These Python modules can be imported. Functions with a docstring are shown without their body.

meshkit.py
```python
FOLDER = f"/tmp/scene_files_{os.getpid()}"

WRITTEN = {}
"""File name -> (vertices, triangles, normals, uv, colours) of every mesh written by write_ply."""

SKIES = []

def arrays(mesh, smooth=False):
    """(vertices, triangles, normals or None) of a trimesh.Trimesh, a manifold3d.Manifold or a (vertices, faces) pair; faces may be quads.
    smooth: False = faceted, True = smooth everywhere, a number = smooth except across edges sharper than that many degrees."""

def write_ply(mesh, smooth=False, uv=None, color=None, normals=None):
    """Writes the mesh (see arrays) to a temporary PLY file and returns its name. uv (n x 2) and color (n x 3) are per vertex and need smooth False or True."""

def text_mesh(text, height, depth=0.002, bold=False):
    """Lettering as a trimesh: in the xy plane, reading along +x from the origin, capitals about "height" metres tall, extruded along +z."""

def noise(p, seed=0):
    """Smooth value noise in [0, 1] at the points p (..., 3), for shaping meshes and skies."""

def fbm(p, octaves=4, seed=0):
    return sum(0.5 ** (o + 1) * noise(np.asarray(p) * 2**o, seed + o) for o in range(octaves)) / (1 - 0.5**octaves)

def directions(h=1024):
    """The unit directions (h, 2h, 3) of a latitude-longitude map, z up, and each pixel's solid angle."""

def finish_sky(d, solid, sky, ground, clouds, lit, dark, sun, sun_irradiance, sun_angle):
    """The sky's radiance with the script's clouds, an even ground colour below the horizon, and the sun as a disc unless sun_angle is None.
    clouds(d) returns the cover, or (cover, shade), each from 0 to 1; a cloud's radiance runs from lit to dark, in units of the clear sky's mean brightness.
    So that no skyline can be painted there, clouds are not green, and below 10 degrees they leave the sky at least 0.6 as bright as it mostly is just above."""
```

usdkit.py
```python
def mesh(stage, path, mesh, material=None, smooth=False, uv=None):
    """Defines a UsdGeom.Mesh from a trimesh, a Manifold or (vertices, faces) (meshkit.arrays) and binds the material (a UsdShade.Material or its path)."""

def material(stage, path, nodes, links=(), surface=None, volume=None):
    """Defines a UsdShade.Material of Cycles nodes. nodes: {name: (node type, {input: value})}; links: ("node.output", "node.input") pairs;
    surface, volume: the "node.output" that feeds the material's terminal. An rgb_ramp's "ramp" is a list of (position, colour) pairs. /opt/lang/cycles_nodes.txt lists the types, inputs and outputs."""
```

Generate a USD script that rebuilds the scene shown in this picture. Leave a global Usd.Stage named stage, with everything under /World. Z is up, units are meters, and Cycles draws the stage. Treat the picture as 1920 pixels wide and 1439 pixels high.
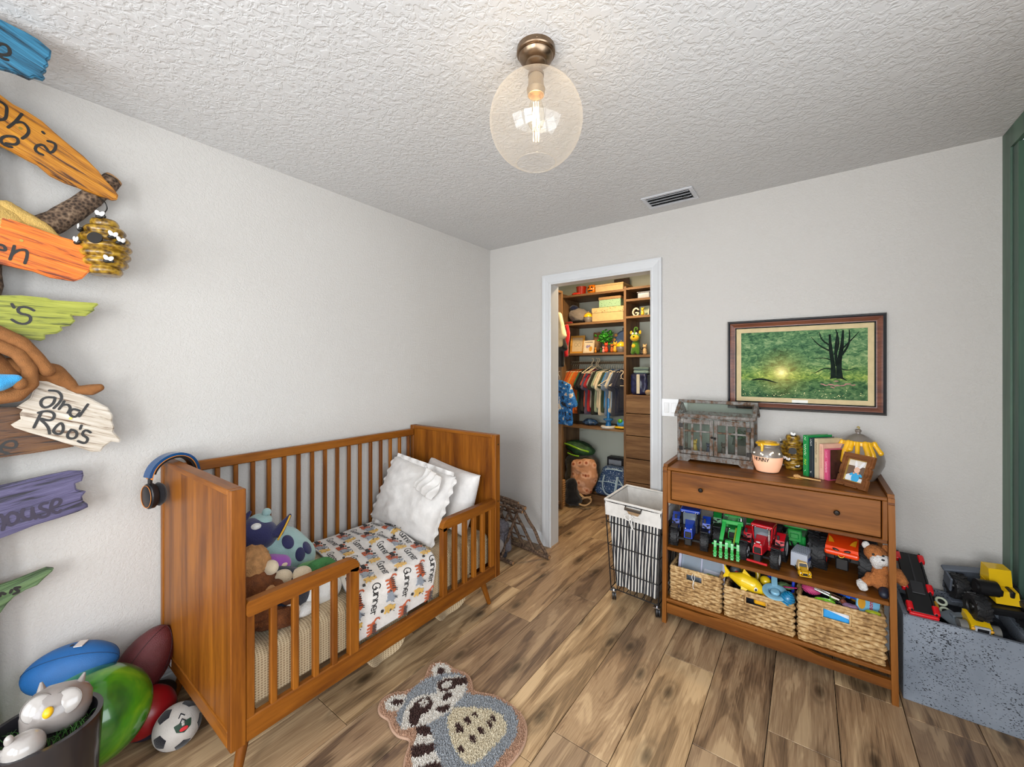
import math, random
import numpy as np, trimesh, manifold3d, usdkit, meshkit
import shapely
from shapely.geometry import Polygon, LineString, Point, box as sbox
from shapely import affinity
from pxr import Usd, UsdGeom, UsdLux, UsdShade, Sdf, Gf, Vt
from trimesh.transformations import rotation_matrix, translation_matrix
random.seed(7); rng = np.random.default_rng(7)
PI = math.pi
stage = Usd.Stage.CreateInMemory()
UsdGeom.SetStageUpAxis(stage, UsdGeom.Tokens.z); UsdGeom.SetStageMetersPerUnit(stage, 1.0)
UsdGeom.Xform.Define(stage, '/World'); UsdGeom.Scope.Define(stage, '/World/Looks')
# ------------------------------------------------------------------ camera, light, exposure
CAM = (2.248, 0.0, 1.402)
cam = UsdGeom.Camera.Define(stage, '/World/camera')
cam.AddTranslateOp().Set(Gf.Vec3d(*CAM))
cam.AddRotateXYZOp().Set(Gf.Vec3f(90, 0, math.degrees(math.atan2(.5909, .8067))))
cam.CreateHorizontalApertureAttr(36.0); cam.CreateVerticalApertureAttr(36.0*1439/1920)
cam.CreateFocalLengthAttr(758/1920*36.0)
cam.CreateVerticalApertureOffsetAttr(-27.5/1920*36.0)
cam.CreateClippingRangeAttr(Gf.Vec2f(0.02, 100)); cam.CreateExposureAttr(EXPOSURE := 0.0)
def rect_light(name, pos, rot, w, h, inten, col):
    l = UsdLux.RectLight.Define(stage, '/World/' + name)
    l.AddTranslateOp().Set(Gf.Vec3d(*pos)); l.AddRotateXYZOp().Set(Gf.Vec3f(*rot))
    l.CreateWidthAttr(w); l.CreateHeightAttr(h); l.CreateIntensityAttr(inten); l.CreateColorAttr(Gf.Vec3f(*col))
# daylight through the two windows in the wall behind the camera and the one in the right wall (light just outside each opening)
rect_light('window_daylight', (0.95, -1.56, 1.35), (98, 0, 0), 1.2, 1.5, 5.2, (0.97, 0.99, 1.0))
rect_light('window_daylight_001', (2.25, -1.56, 1.35), (98, 0, 0), 1.0, 1.5, 15.0, (0.97, 0.99, 1.0))
rect_light('window_daylight_002', (3.03, 0.05, 1.35), (98, 0, 90), 2.2, 1.4, 2.6, (0.97, 0.99, 1.0))
# closet ceiling light
cl = UsdLux.DiskLight.Define(stage, '/World/closet_lamp'); cl.AddTranslateOp().Set(Gf.Vec3d(0.75, 3.35, 2.425))
cl.CreateRadiusAttr(0.11); cl.CreateIntensityAttr(175.0); cl.CreateColorAttr(Gf.Vec3f(1.0, 0.74, 0.44))
dome = UsdLux.DomeLight.Define(stage, '/World/sky'); dome.CreateIntensityAttr(1.0); dome.CreateColorAttr(Gf.Vec3f(0.75, 0.87, 1.0))
# ------------------------------------------------------------------ helpers
used = {}
def uname(parent, name):
    p = parent + '/' + name
    if p not in used: used[p] = 0; return p
    used[p] += 1
    return f'{p}_{used[p]:03d}'
def custom(prim, **kw):
    for k, v in kw.items():
        if v: prim.SetCustomDataByKey(k, v)
def thing(name, label, cat, loc=(0, 0, 0), rz=0, group=None, rot=None, kind=None):
    x = UsdGeom.Xform.Define(stage, uname('/World', name))
    x.AddTranslateOp().Set(Gf.Vec3d(*map(float, loc)))
    if rot is not None: x.AddRotateXYZOp().Set(Gf.Vec3f(*map(float, rot)))
    elif rz: x.AddRotateZOp().Set(float(rz))
    custom(x.GetPrim(), label=label, category=cat, group=group, kind=kind)
    return x.GetPrim()
def part(parent, name, m, mat, smooth=30, label=None, kind=None):
    if isinstance(m, (list, tuple)) and not isinstance(m[0], np.ndarray): m = cat_(m)
    pp = str(parent.GetPath()) if parent is not None else '/World'
    o = usdkit.mesh(stage, uname(pp, name), m, mat, smooth=smooth).GetPrim()
    custom(o, label=label, kind=kind)
    return o
def single(name, label, cat, m, mat, smooth=30, group=None, kind=None):
    o = part(None, name, m, mat, smooth); custom(o, label=label, category=cat, group=group, kind=kind); return o
def struct(name, m, mat, parent=None, smooth=False, label=None, cat=None):
    o = part(parent, name, m, mat, smooth)
    if parent is None: custom(o, kind='structure', label=label, category=cat)
    return o
def dup(root, loc, rz=0, label=None, group=None, rot=None):
    was = root.GetCustomData()
    base = root.GetName()
    if base[-4:-3] == '_' and base[-3:].isdigit(): base = base[:-4]
    r = thing(base, label or was['label'], was['category'], loc, rz, group or was.get('group'), rot)
    r.GetReferences().AddInternalReference(root.GetPath()); r.SetInstanceable(True)
    return r
def cat_(ms): return trimesh.util.concatenate([m for m in ms])
def tri(m):
    if hasattr(m, 'to_mesh'):
        k = m.to_mesh(); return trimesh.Trimesh(k.vert_properties[:, :3], k.tri_verts, process=False)
    return m
def bx(x0, x1, y0, y1, z0, z1, b=0.0):
    """box with chamfered edges"""
    if b <= 0: m = trimesh.creation.box((x1-x0, y1-y0, z1-z0))
    else:
        ex, ey, ez = (x1-x0)/2, (y1-y0)/2, (z1-z0)/2; b = min(b, ex*.8, ey*.8, ez*.8); P = []
        for sx in (-1, 1):
            for sy in (-1, 1):
                for sz in (-1, 1):
                    P += [(sx*(ex-b), sy*(ey-b), sz*ez), (sx*(ex-b), sy*ey, sz*(ez-b)), (sx*ex, sy*(ey-b), sz*(ez-b))]
        m = trimesh.convex.convex_hull(np.array(P))
    m.apply_translation(((x0+x1)/2, (y0+y1)/2, (z0+z1)/2)); return m
def rbx(cx, cy, cz, w, d, h, r, n=4):
    """rounded box: hull of spheres"""
    r = min(r, w/2*.98, d/2*.98, h/2*.98); s = trimesh.creation.icosphere(1 if n < 5 else 2, r).vertices
    P = np.vstack([s + np.array([sx*(w/2-r), sy*(d/2-r), sz*(h/2-r)]) for sx in (-1, 1) for sy in (-1, 1) for sz in (-1, 1)])
    m = trimesh.convex.convex_hull(P); m.apply_translation((cx, cy, cz)); return m
def hull(P): return trimesh.convex.convex_hull(np.asarray(P, float))
def beam(p, q, w, d, up=(0, 0, 1), b=0.0):
    p, q = np.array(p, float), np.array(q, float); L = np.linalg.norm(q-p); z = (q-p)/L
    x = np.cross(up, z)
    if np.linalg.norm(x) < 1e-6: x = np.array([1., 0, 0])
    x /= np.linalg.norm(x); y = np.cross(z, x)
    m = bx(-w/2, w/2, -d/2, d/2, 0, L, b); T = np.eye(4); T[:3, 0], T[:3, 1], T[:3, 2], T[:3, 3] = x, y, z, p
    m.apply_transform(T); return m
def ell(c, r, sub=3, rot=None):
    m = trimesh.creation.icosphere(sub, 1.0); m.apply_scale(r)
    if rot is not None: m.apply_transform(rotm(*rot))
    m.apply_translation(c); return m
def rotm(ax, ay, az):
    return trimesh.transformations.euler_matrix(math.radians(ax), math.radians(ay), math.radians(az), 'sxyz')
def move(m, t=(0, 0, 0), r=None):
    m = m.copy()
    if r is not None: m.apply_transform(rotm(*r))
    m.apply_translation(t); return m
def cyl(r, z0, z1, n=24, r2=None, c=(0, 0)):
    r2 = r if r2 is None else r2
    a = np.arange(n)*2*PI/n
    P = np.vstack([np.c_[r*np.cos(a), r*np.sin(a), np.full(n, z0)], np.c_[r2*np.cos(a), r2*np.sin(a), np.full(n, z1)]])
    m = hull(P); m.apply_translation((c[0], c[1], 0)); return m
def rod(p, q, r, r2=None, n=10):
    p, q = np.array(p, float), np.array(q, float); L = np.linalg.norm(q-p)
    m = cyl(r, 0, L, n, r2); m.apply_transform(trimesh.geometry.align_vectors((0, 0, 1), (q-p)/L)); m.apply_translation(p); return m
def lathe(prof, n=40):
    """(r, z) profile, bottom to top or closed wall; open ends are allowed at r=0"""
    prof = np.array(prof, float); a = np.linspace(0, 2*PI, n, endpoint=False); k = len(prof)
    V = np.stack([np.outer(prof[:, 0], np.cos(a)), np.outer(prof[:, 0], np.sin(a)), np.repeat(prof[:, 1:2], n, 1)], -1).reshape(-1, 3)
    Fc = []
    for i in range(k-1):
        for j in range(n):
            A, B, C_, D = i*n+j, i*n+(j+1) % n, (i+1)*n+(j+1) % n, (i+1)*n+j
            Fc += [(A, B, C_), (A, C_, D)]
    m = trimesh.Trimesh(V, Fc, process=True); m.update_faces(m.nondegenerate_faces()); return m
def tube(pts, r, n=8, closed=False, caps=True, flat=None):
    """tube along a polyline; r may be a list; flat scales the binormal thickness"""
    P = np.array(pts, float); k = len(P); r = np.broadcast_to(np.asarray(r, float), (k,))
    if closed: T = np.roll(P, -1, 0)-np.roll(P, 1, 0)
    else: T = np.gradient(P, axis=0)
    T /= np.maximum(np.linalg.norm(T, axis=1, keepdims=True), 1e-9)
    u = np.cross(T[0], (0, 0, 1.0))
    if np.linalg.norm(u) < .1: u = np.cross(T[0], (1.0, 0, 0))
    u /= np.linalg.norm(u); V = []; a = np.arange(n)*2*PI/n
    for i in range(k):
        u = u - T[i]*(u@T[i]); u /= np.linalg.norm(u); w = np.cross(T[i], u)
        V.append(P[i] + r[i]*(np.outer(np.cos(a), u) + np.outer(np.sin(a)*(flat or 1), w)))
    V = np.vstack(V); Fc = []
    for i in range(k if closed else k-1):
        for j in range(n):
            A, B, C_, D = i*n+j, i*n+(j+1) % n, ((i+1) % k)*n+(j+1) % n, ((i+1) % k)*n+j
            Fc += [(A, B, C_), (A, C_, D)]
    if caps and not closed:
        V = np.vstack([V, P[0], P[-1]]); c0, c1 = len(V)-2, len(V)-1
        for j in range(n): Fc += [(c0, (j+1) % n, j), (c1, (k-1)*n+j, (k-1)*n+(j+1) % n)]
    m = trimesh.Trimesh(V, Fc, process=False); return m
def smoothpath(pts, n=30, closed=False):
    from scipy.interpolate import CubicSpline
    P = np.array(pts, float)
    if closed: P = np.vstack([P, P[:1]])
    t = np.r_[0, np.cumsum(np.linalg.norm(np.diff(P, axis=0), axis=1))]
    s = CubicSpline(t, P, bc_type='periodic' if closed else 'natural')
    return s(np.linspace(0, t[-1], n, endpoint=not closed))
def extr(poly, h, z0=0.0):
    ps = [g for g in getattr(poly, 'geoms', [poly]) if g.area > 1e-9]
    m = cat_([trimesh.creation.extrude_polygon(g, h, engine='earcut') for g in ps]); m.apply_translation((0, 0, z0)); return m
# plane maps: local (u, v, w) -> world axes
def onto(m, o, u, v, w):
    T = np.eye(4); T[:3, 0], T[:3, 1], T[:3, 2], T[:3, 3] = u, v, w, o
    m = m.copy(); m.apply_transform(T)
    if np.linalg.det(T[:3, :3]) < 0: m.invert()
    return m
def wallleft(m, x): return onto(m, (x, 0, 0), (0, 1, 0), (0, 0, 1), (1, 0, 0))       # (y, z) outline, thickness to +x
def wallback(m, y): return onto(m, (0, y, 0), (1, 0, 0), (0, 0, 1), (0, -1, 0))       # (x, z) outline, thickness to -y
def softbody(spheres, edge=0.008, it=8, bones=None):
    """union of sphere-hull bones, smoothed: spheres {name: (pos, r)}, bones [(a, b)]"""
    out = None
    S = lambda p, r: manifold3d.Manifold.sphere(r, 20).translate(tuple(map(float, p)))
    for a, b in bones:
        h = manifold3d.Manifold.batch_hull([S(*spheres[a]), S(*spheres[b])]) if a != b else S(*spheres[a])
        out = h if out is None else out + h
    m = tri(out.refine_to_length(edge)); m.merge_vertices()
    trimesh.smoothing.filter_taubin(m, iterations=it); return m
def fuzz(m, amp, scale, seed=0):
    m = m.copy(); n = m.vertex_normals
    m.vertices = m.vertices + n*((meshkit.fbm(m.vertices*scale, 3, seed)-.5)*2*amp)[:, None]; return m
def grid(nu, nv, f):
    u, v = np.meshgrid(np.linspace(0, 1, nu), np.linspace(0, 1, nv), indexing='ij')
    V = np.asarray(f(u, v)).reshape(3, -1).T if not isinstance(f(u, v), np.ndarray) else f(u, v).reshape(-1, 3)
    i, j = np.meshgrid(np.arange(nu-1), np.arange(nv-1), indexing='ij'); A = (i*nv+j).ravel()
    return V, np.vstack([np.c_[A, A+nv, A+nv+1], np.c_[A, A+nv+1, A+1]])
def sheet(nu, nv, f, th):
    """closed thin cloth of thickness th from a height field f(u, v) -> (x, y, z) arrays"""
    V, Fc = grid(nu, nv, f); m = trimesh.Trimesh(V, Fc, process=False); n = m.vertex_normals; k = len(V)
    idx = np.arange(k).reshape(nu, nv); rim = np.r_[idx[:-1, 0], idx[-1, :-1], idx[:0:-1, -1], idx[0, :0:-1]]
    S = []
    for a, b in zip(rim, np.roll(rim, -1)): S += [(a, b+k, b), (a, a+k, b+k)]
    return trimesh.Trimesh(np.vstack([V, V-n*th]), np.vstack([Fc, Fc[:, ::-1]+k, S]), process=False)
# ------------------------------------------------------------------ materials
LOOKS = {}
def srgb(c):
    if isinstance(c, str): c = [int(c[i:i+2], 16)/255 for i in (0, 2, 4)]
    return tuple((x/12.92 if x <= .04045 else ((x+.055)/1.055)**2.4) for x in c)
def M(name, nodes, links, surface='p.BSDF', volume=None):
    if name not in LOOKS: LOOKS[name] = usdkit.material(stage, '/World/Looks/' + name, nodes, links, surface, volume)
    return LOOKS[name]
def plain(name, col, rough=.5, metal=0.0, var=.06, scale=30, bump=0.0, bscale=200, spec=.5, **kw):
    """solid colour with slight mottling and optional fine relief"""
    c = np.array(srgb(col)); n = {'t': ('texture_coordinate', {}),
        'n': ('noise_texture', {'scale': scale, 'detail': 3.0}),
        'r': ('rgb_ramp', {'ramp': [(.3, tuple(np.clip(c*(1-var), 0, 1))), (.7, tuple(np.clip(c*(1+var), 0, 1)))]}),
        'p': ('principled_bsdf', {'roughness': rough, 'metallic': metal, 'specular_ior_level': spec, **kw})}
    l = [('t.object', 'n.vector'), ('n.fac', 'r.fac'), ('r.color', 'p.base_color')]
    if bump:
        n['bn'] = ('noise_texture', {'scale': bscale, 'detail': 4.0}); n['b'] = ('bump', {'strength': bump, 'distance': .01})
        l += [('t.object', 'bn.vector'), ('bn.fac', 'b.height'), ('b.normal', 'p.normal')]
    return M(name, n, l)
def fabric(name, col, scale=400, bump=.4, rough=.9, var=.08, sheen=.3):
    return plain(name, col, rough, 0, var, 25, bump, scale, .2, sheen_weight=sheen)
def wood(name, dark, mid, light, along='x', scale=1.0, rough=.38, ring=9.0, bump=.08, dist=2.5, coat=0.0, rnd=False, knots=0.0):
    """long grain streaks along one axis"""
    st = {'x': (1.2, 14, 14), 'y': (14, 1.2, 14), 'z': (14, 14, 1.2)}[along]
    n = {'t': ('texture_coordinate', {}), 'm': ('mapping', {'scale': tuple(s*scale for s in st)}),
         'n1': ('noise_texture', {'scale': 1.0, 'detail': 6.0, 'roughness': .6, 'distortion': .6}),
         'm2': ('mapping', {'scale': tuple(s*scale*6 for s in st)}),
         'n2': ('noise_texture', {'scale': 1.0, 'detail': 3.0, 'roughness': .7}),
         'a': ('math', {'math_type': 'multiply_add', 'value2': .35}),
         'r': ('rgb_ramp', {'ramp': [(.42, srgb(dark)), (.62, srgb(mid)), (.82, srgb(light))]}),
         'b': ('bump', {'strength': bump, 'distance': .004}),
         'p': ('principled_bsdf', {'roughness': rough, 'coat_weight': coat, 'coat_roughness': .25, 'specular_ior_level': .28})}
    l = [('t.object', 'm.vector'), ('m.vector', 'n1.vector'), ('t.object', 'm2.vector'), ('m2.vector', 'n2.vector'),
         ('n2.fac', 'a.value1'), ('n1.fac', 'a.value3'), ('a.value', 'r.fac'), ('n2.fac', 'b.height'), ('b.normal', 'p.normal')]
    if rnd:
        n['oi'] = ('object_info', {}); n['h'] = ('hsv', {}); n['mr'] = ('map_range', {'to_min': .82, 'to_max': 1.15})
        l += [('r.color', 'h.color'), ('oi.random', 'mr.value'), ('mr.result', 'h.value'), ('h.color', 'p.base_color')]
    else: l.append(('r.color', 'p.base_color'))
    return M(name, n, l)
def glass_pane(name, tint=(1, 1, 1), refl=1.0, ior=1.45, rough=0.0):
    return M(name, {'f': ('layer_weight', {'blend': .5}), 'rr': ('rgb_ramp', {'ramp': [(0, (.04,)*3), (.6, (.08,)*3), (.85, (.25,)*3), (1, (.8,)*3)]}), 't': ('transparent_bsdf', {'color': tint}), 'g': ('glossy_bsdf', {'roughness': rough, 'color': (refl,)*3}),
        's': ('mix_closure', {})}, [('f.facing', 'rr.fac'), ('rr.color', 's.fac'), ('t.BSDF', 's.closure1'), ('g.BSDF', 's.closure2')], 's.closure')
def emit(name, col, strength): return M(name, {'e': ('emission', {'color': col, 'strength': strength})}, [], 'e.emission')
# handwriting: polylines in a unit box (x right, y up), capitals 1 high
STROKES = {
 'G': [[(.75,.8),(.5,1),(.15,.8),(.05,.45),(.25,.08),(.6,.05),(.75,.4),(.45,.4)]], 'u': [[(.05,.6),(.08,.15),(.3,.02),(.5,.2),(.52,.6)],[(.52,.6),(.55,.02)]],
 'n': [[(.05,.6),(.06,0)],[(.06,.35),(.25,.58),(.45,.5),(.5,0)]], 'e': [[(.05,.32),(.5,.36),(.45,.55),(.25,.62),(.06,.45),(.06,.18),(.25,.02),(.5,.1)]],
 'r': [[(.06,.6),(.08,0)],[(.08,.35),(.22,.56),(.42,.55)]], 'H': [[(.05,1),(.08,0)],[(.6,1),(.58,0)],[(.07,.5),(.6,.52)]],
 'U': [[(.05,1),(.08,.25),(.3,.02),(.52,.25),(.55,1)]], 'N': [[(.05,0),(.08,1),(.55,.02),(.6,1)]], 'Y': [[(.05,1),(.3,.5)],[(.6,1),(.22,0)]],
 'o': [[(.25,.6),(.06,.45),(.08,.12),(.3,.02),(.5,.2),(.46,.5),(.25,.6)]], 'y': [[(.05,.6),(.28,.1)],[(.52,.6),(.15,-.35)]], 'c': [[(.5,.5),(.25,.6),(.05,.35),(.2,.03),(.5,.1)]]}
def ribbon(polys, w, th, z0=0.0, n=18):
    """pen strokes (lists of 2-D points) as thin solid ribbons in the xy plane"""
    out = []
    for p in polys:
        P = smoothpath(np.c_[np.array(p, float), np.zeros(len(p))], n)[:, :2] if len(p) > 2 else np.array(p, float)
        out.append(LineString(P).buffer(w/2, quad_segs=3))
    return extr(shapely.unary_union(out).simplify(w*.04), th, z0)
def script(text, h, w, th, adv=.72):
    x, S = 0.0, []
    for ch in text:
        for s in STROKES.get(ch, []): S.append([(x+p[0]*h, p[1]*h) for p in s])
        x += adv*h
    return ribbon(S, w, th), x
# ------------------------------------------------------------------ the room
H = 2.44; XR = 2.965; YB = 2.746; YF = -1.5
def stucco(name, col, strength, scale, rough=.85, var=.02, dist=.012):
    c = np.array(srgb(col))
    return M(name, {'t': ('geometry', {}), 'v': ('noise_texture', {'scale': scale, 'detail': 2.5, 'roughness': .55, 'distortion': .8}),
        'r0': ('rgb_ramp', {'ramp': [(.42, (0, 0, 0)), (.56, (1, 1, 1))]}), 'w': ('noise_texture', {'scale': 1.3, 'detail': 3.0}),
        'r': ('rgb_ramp', {'ramp': [(.3, tuple(c*(1-var))), (.7, tuple(np.minimum(c*(1+var), 1)))]}),
        'b': ('bump', {'strength': strength, 'distance': dist}), 'p': ('principled_bsdf', {'roughness': rough, 'specular_ior_level': .3})},
        [('t.position', 'v.vector'), ('v.fac', 'r0.fac'), ('r0.color', 'b.height'), ('b.normal', 'p.normal'), ('t.position', 'w.vector'), ('w.fac', 'r.fac'), ('r.color', 'p.base_color')])
WALL = stucco('wall_paint', 'c3bfba', .25, 90, dist=.004)
CEIL = stucco('ceiling_knockdown', 'cbcac9', .30, 40, dist=.008)
CLOSETW = stucco('closet_paint', 'cfd3c4', .12, 120, dist=.003)
TRIM = plain('white_trim_paint', 'cbcccd', .4, var=.01, scale=5)
GREEN = wood('green_painted_trim', '44594c', '52695a', '5c7564', 'z', .5, .45, bump=.03)
DARKIN = plain('dark_gap', '161a17', .6)
# floor: each plank is a board of its own, running along y, 222 mm wide, butt joints as in the photo
def plank_mat(k):
    pal = [('4e3c2e', '8b7055', 'b59a78'), ('574434', '97795a', 'c0a27d'), ('493930', '7f664f', 'a98e6f'), ('5c4733', 'a18360', 'cbad85')][k]
    n = {'t': ('texture_coordinate', {}), 'oi': ('object_info', {}), 'cx': ('combine_xyz', {}), 'ml': ('math', {'math_type': 'multiply', 'value2': 37.0}),
         'ad': ('vector_math', {'math_type': 'add'}), 'm': ('mapping', {'scale': (9.0, 1.1, 7.0)}),
         'n1': ('noise_texture', {'scale': 1.0, 'detail': 4.0, 'roughness': .55, 'distortion': 1.5}),
         'sn': ('math', {'math_type': 'multiply', 'value2': 44.0}), 'si': ('math', {'math_type': 'sine'}),
         'm2': ('mapping', {'scale': (230.0, 7.0, 200.0)}), 'n2': ('noise_texture', {'scale': 1.0, 'detail': 3.0}),
         'm3': ('mapping', {'scale': (4.0, 1.7, 4.0)}), 'k': ('voronoi_texture', {'dimensions': '2D', 'scale': 1.0, 'randomness': 1.0}),
         'kr': ('rgb_ramp', {'ramp': [(.0, (.08,)*3), (.05, (.3,)*3), (.09, (.75,)*3), (.12, (.6,)*3), (.17, (.9,)*3), (.26, (1, 1, 1))]}),
         'm4': ('mapping', {'scale': (19.0, .7, 11.0)}), 'n4': ('noise_texture', {'scale': 1.0, 'detail': 5.0, 'roughness': .7, 'distortion': 1.0}),
         'dk': ('rgb_ramp', {'ramp': [(.53, (1, 1, 1)), (.64, (.66, .61, .57)), (.73, (.36, .31, .28))]}),
         'a1': ('math', {'math_type': 'multiply_add', 'value2': .032}), 'a2': ('math', {'math_type': 'multiply_add', 'value2': .30}),
         'r': ('rgb_ramp', {'ramp': [(.42, srgb(pal[0])), (.60, srgb(pal[1])), (.78, srgb(pal[2]))]}),
         'mx': ('mix', {'mix_type': 'multiply', 'fac': .55}), 'mx2': ('mix', {'mix_type': 'multiply', 'fac': .85}),
         'b': ('bump', {'strength': .12, 'distance': .002}), 'p': ('principled_bsdf', {'roughness': .42, 'specular_ior_level': .4})}
    l = [('oi.random', 'ml.value1'), ('ml.value', 'cx.x'), ('ml.value', 'cx.y'), ('t.object', 'ad.vector1'), ('cx.vector', 'ad.vector2')]
    for m_ in ('m', 'm2', 'm3', 'm4'): l.append(('ad.vector', m_ + '.vector'))
    l += [('m.vector', 'n1.vector'), ('n1.fac', 'sn.value1'), ('sn.value', 'si.value1'), ('m2.vector', 'n2.vector'), ('m3.vector', 'k.vector'), ('k.distance', 'kr.fac'),
          ('m4.vector', 'n4.vector'), ('n4.fac', 'dk.fac'), ('si.value', 'a1.value1'), ('n1.fac', 'a1.value3'), ('n2.fac', 'a2.value1'), ('a1.value', 'a2.value3'), ('a2.value', 'r.fac'),
          ('r.color', 'mx.color1'), ('dk.color', 'mx.color2'), ('mx.color', 'mx2.color1'), ('kr.color', 'mx2.color2'), ('mx2.color', 'p.base_color'),
          ('a2.value', 'b.height'), ('b.normal', 'p.normal')]
    return M(f'oak_plank_{"abcd"[k]}', n, l)
PLANK = [plank_mat(k) for k in range(4)]
fl = UsdGeom.Xform.Define(stage, '/World/floor').GetPrim()
custom(fl, kind='structure', label='brown oak-look plank floor of wide boards', category='floor')
part(fl, 'subfloor', bx(-.3, 3.2, YF-.2, 4.4, -.12, -.012), DARKIN, False)
PW = .2225; X0 = 1.453 - 7*PW
cuts = {0: [.4, 1.7, 2.9], 1: [-.6, .72, 2.35, 3.3], 2: [.15, 1.42, 2.62, 3.7], 3: [-.4, .9, 2.1, 3.45], 4: [.5, 1.865, 3.1], 5: [-.3, .85, 2.25, 3.55], 6: [.2, 1.2, 2.53],
        7: [.1, 1.357, 2.78], 8: [-.5, .75, 2.05], 9: [.35, 1.62, 2.6], 10: [.55, 1.85], 11: [-.2, 1.05, 2.30], 12: [.3, 1.4, 2.255], 13: [-.1, 1.2, 2.5]}
for i in range(-1, 15):
    xa, xb = X0+i*PW, X0+(i+1)*PW
    yend = 4.3 if xa < 1.5 else YB
    ys = [YF] + [c for c in cuts.get(i, [.6, 1.9, 3.0]) if c < yend-.1] + [yend]
    for a, b in zip(ys[:-1], ys[1:]):
        if xb < -.3 or xa > XR+.05: continue
        part(fl, 'plank', bx(xa+.0012, min(xb, XR+.03)-.0012, a+.0012, b-.0012, -.012, 0, .0012), PLANK[rng.integers(4)], False)
struct('ceiling', bx(-.15, XR+.15, YF-.15, YB+.12, H, H+.1), CEIL, label='grey-white ceiling with a knockdown texture', cat='ceiling')
struct('wall_left', bx(-.12, 0, YF-.12, YB, 0, H), WALL, label='white textured wall behind the wooden toddler bed', cat='wall')
# back wall with the closet doorway (clear opening x .616-1.40, z < 2.068)
DX0, DX1, DZ, WT = .616, 1.40, 2.068, .115
struct('wall_back', [bx(-.12, DX0-.012, YB, YB+WT, 0, H), bx(DX1+.012, XR+.12, YB, YB+WT, 0, H), bx(DX0-.012, DX1+.012, YB, YB+WT, DZ+.012, H)], WALL,
       label='white textured wall with the closet doorway and the painting', cat='wall')
# right wall: a full-height green trimmed opening starts at the corner
struct('wall_right', [bx(XR, XR+.12, YF-.12, -1.1, 0, H), bx(XR, XR+.12, 1.2, YB-.9, 0, H), bx(XR, XR+.12, -1.1, 1.2, 0, .6), bx(XR, XR+.12, -1.1, 1.2, 2.1, H)], WALL)
w3 = UsdGeom.Xform.Define(stage, '/World/window_3').GetPrim(); custom(w3, kind='structure')
part(w3, 'window_frame', [bx(XR+.02, XR+.06, -1.1, -1.05, .6, 2.1), bx(XR+.02, XR+.06, 1.15, 1.2, .6, 2.1), bx(XR+.02, XR+.06, -1.05, 1.15, .6, .65), bx(XR+.02, XR+.06, -1.05, 1.15, 2.05, 2.1), bx(XR+.025, XR+.055, .03, .07, .65, 2.05)], TRIM, False)
t2 = UsdGeom.Xform.Define(stage, '/World/trim_2').GetPrim(); custom(t2, kind='structure', label='green painted wood frame in the right corner', category='trim')
gb = extr(Polygon([(YB, 0), (YB-.086, 0), (YB-.086, H-.088), (YB, H-.002)]), .018); part(t2, 'side_board', onto(gb, (XR-.018, 0, 0), (0, 1, 0), (0, 0, 1), (1, 0, 0)), GREEN, False)
gb = extr(Polygon([(YB, H-.002), (YB-.086, H-.088), (YB-.95, H-.088), (YB-.95, H-.002)]), .018); part(t2, 'head_board', onto(gb, (XR-.018, 0, 0), (0, 1, 0), (0, 0, 1), (1, 0, 0)), GREEN, False)
part(t2, 'inner_jamb', bx(XR-.012, XR+.05, YB-.15, YB-.087, 0, H-.09, .002), wood('green_jamb', '2f443c', '3b5248', '46604f', 'z', .5, .45), False)
part(t2, 'dark_opening_panel', bx(XR+.04, XR+.06, YB-.9, YB-.1, 0, H), DARKIN, False)
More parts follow.
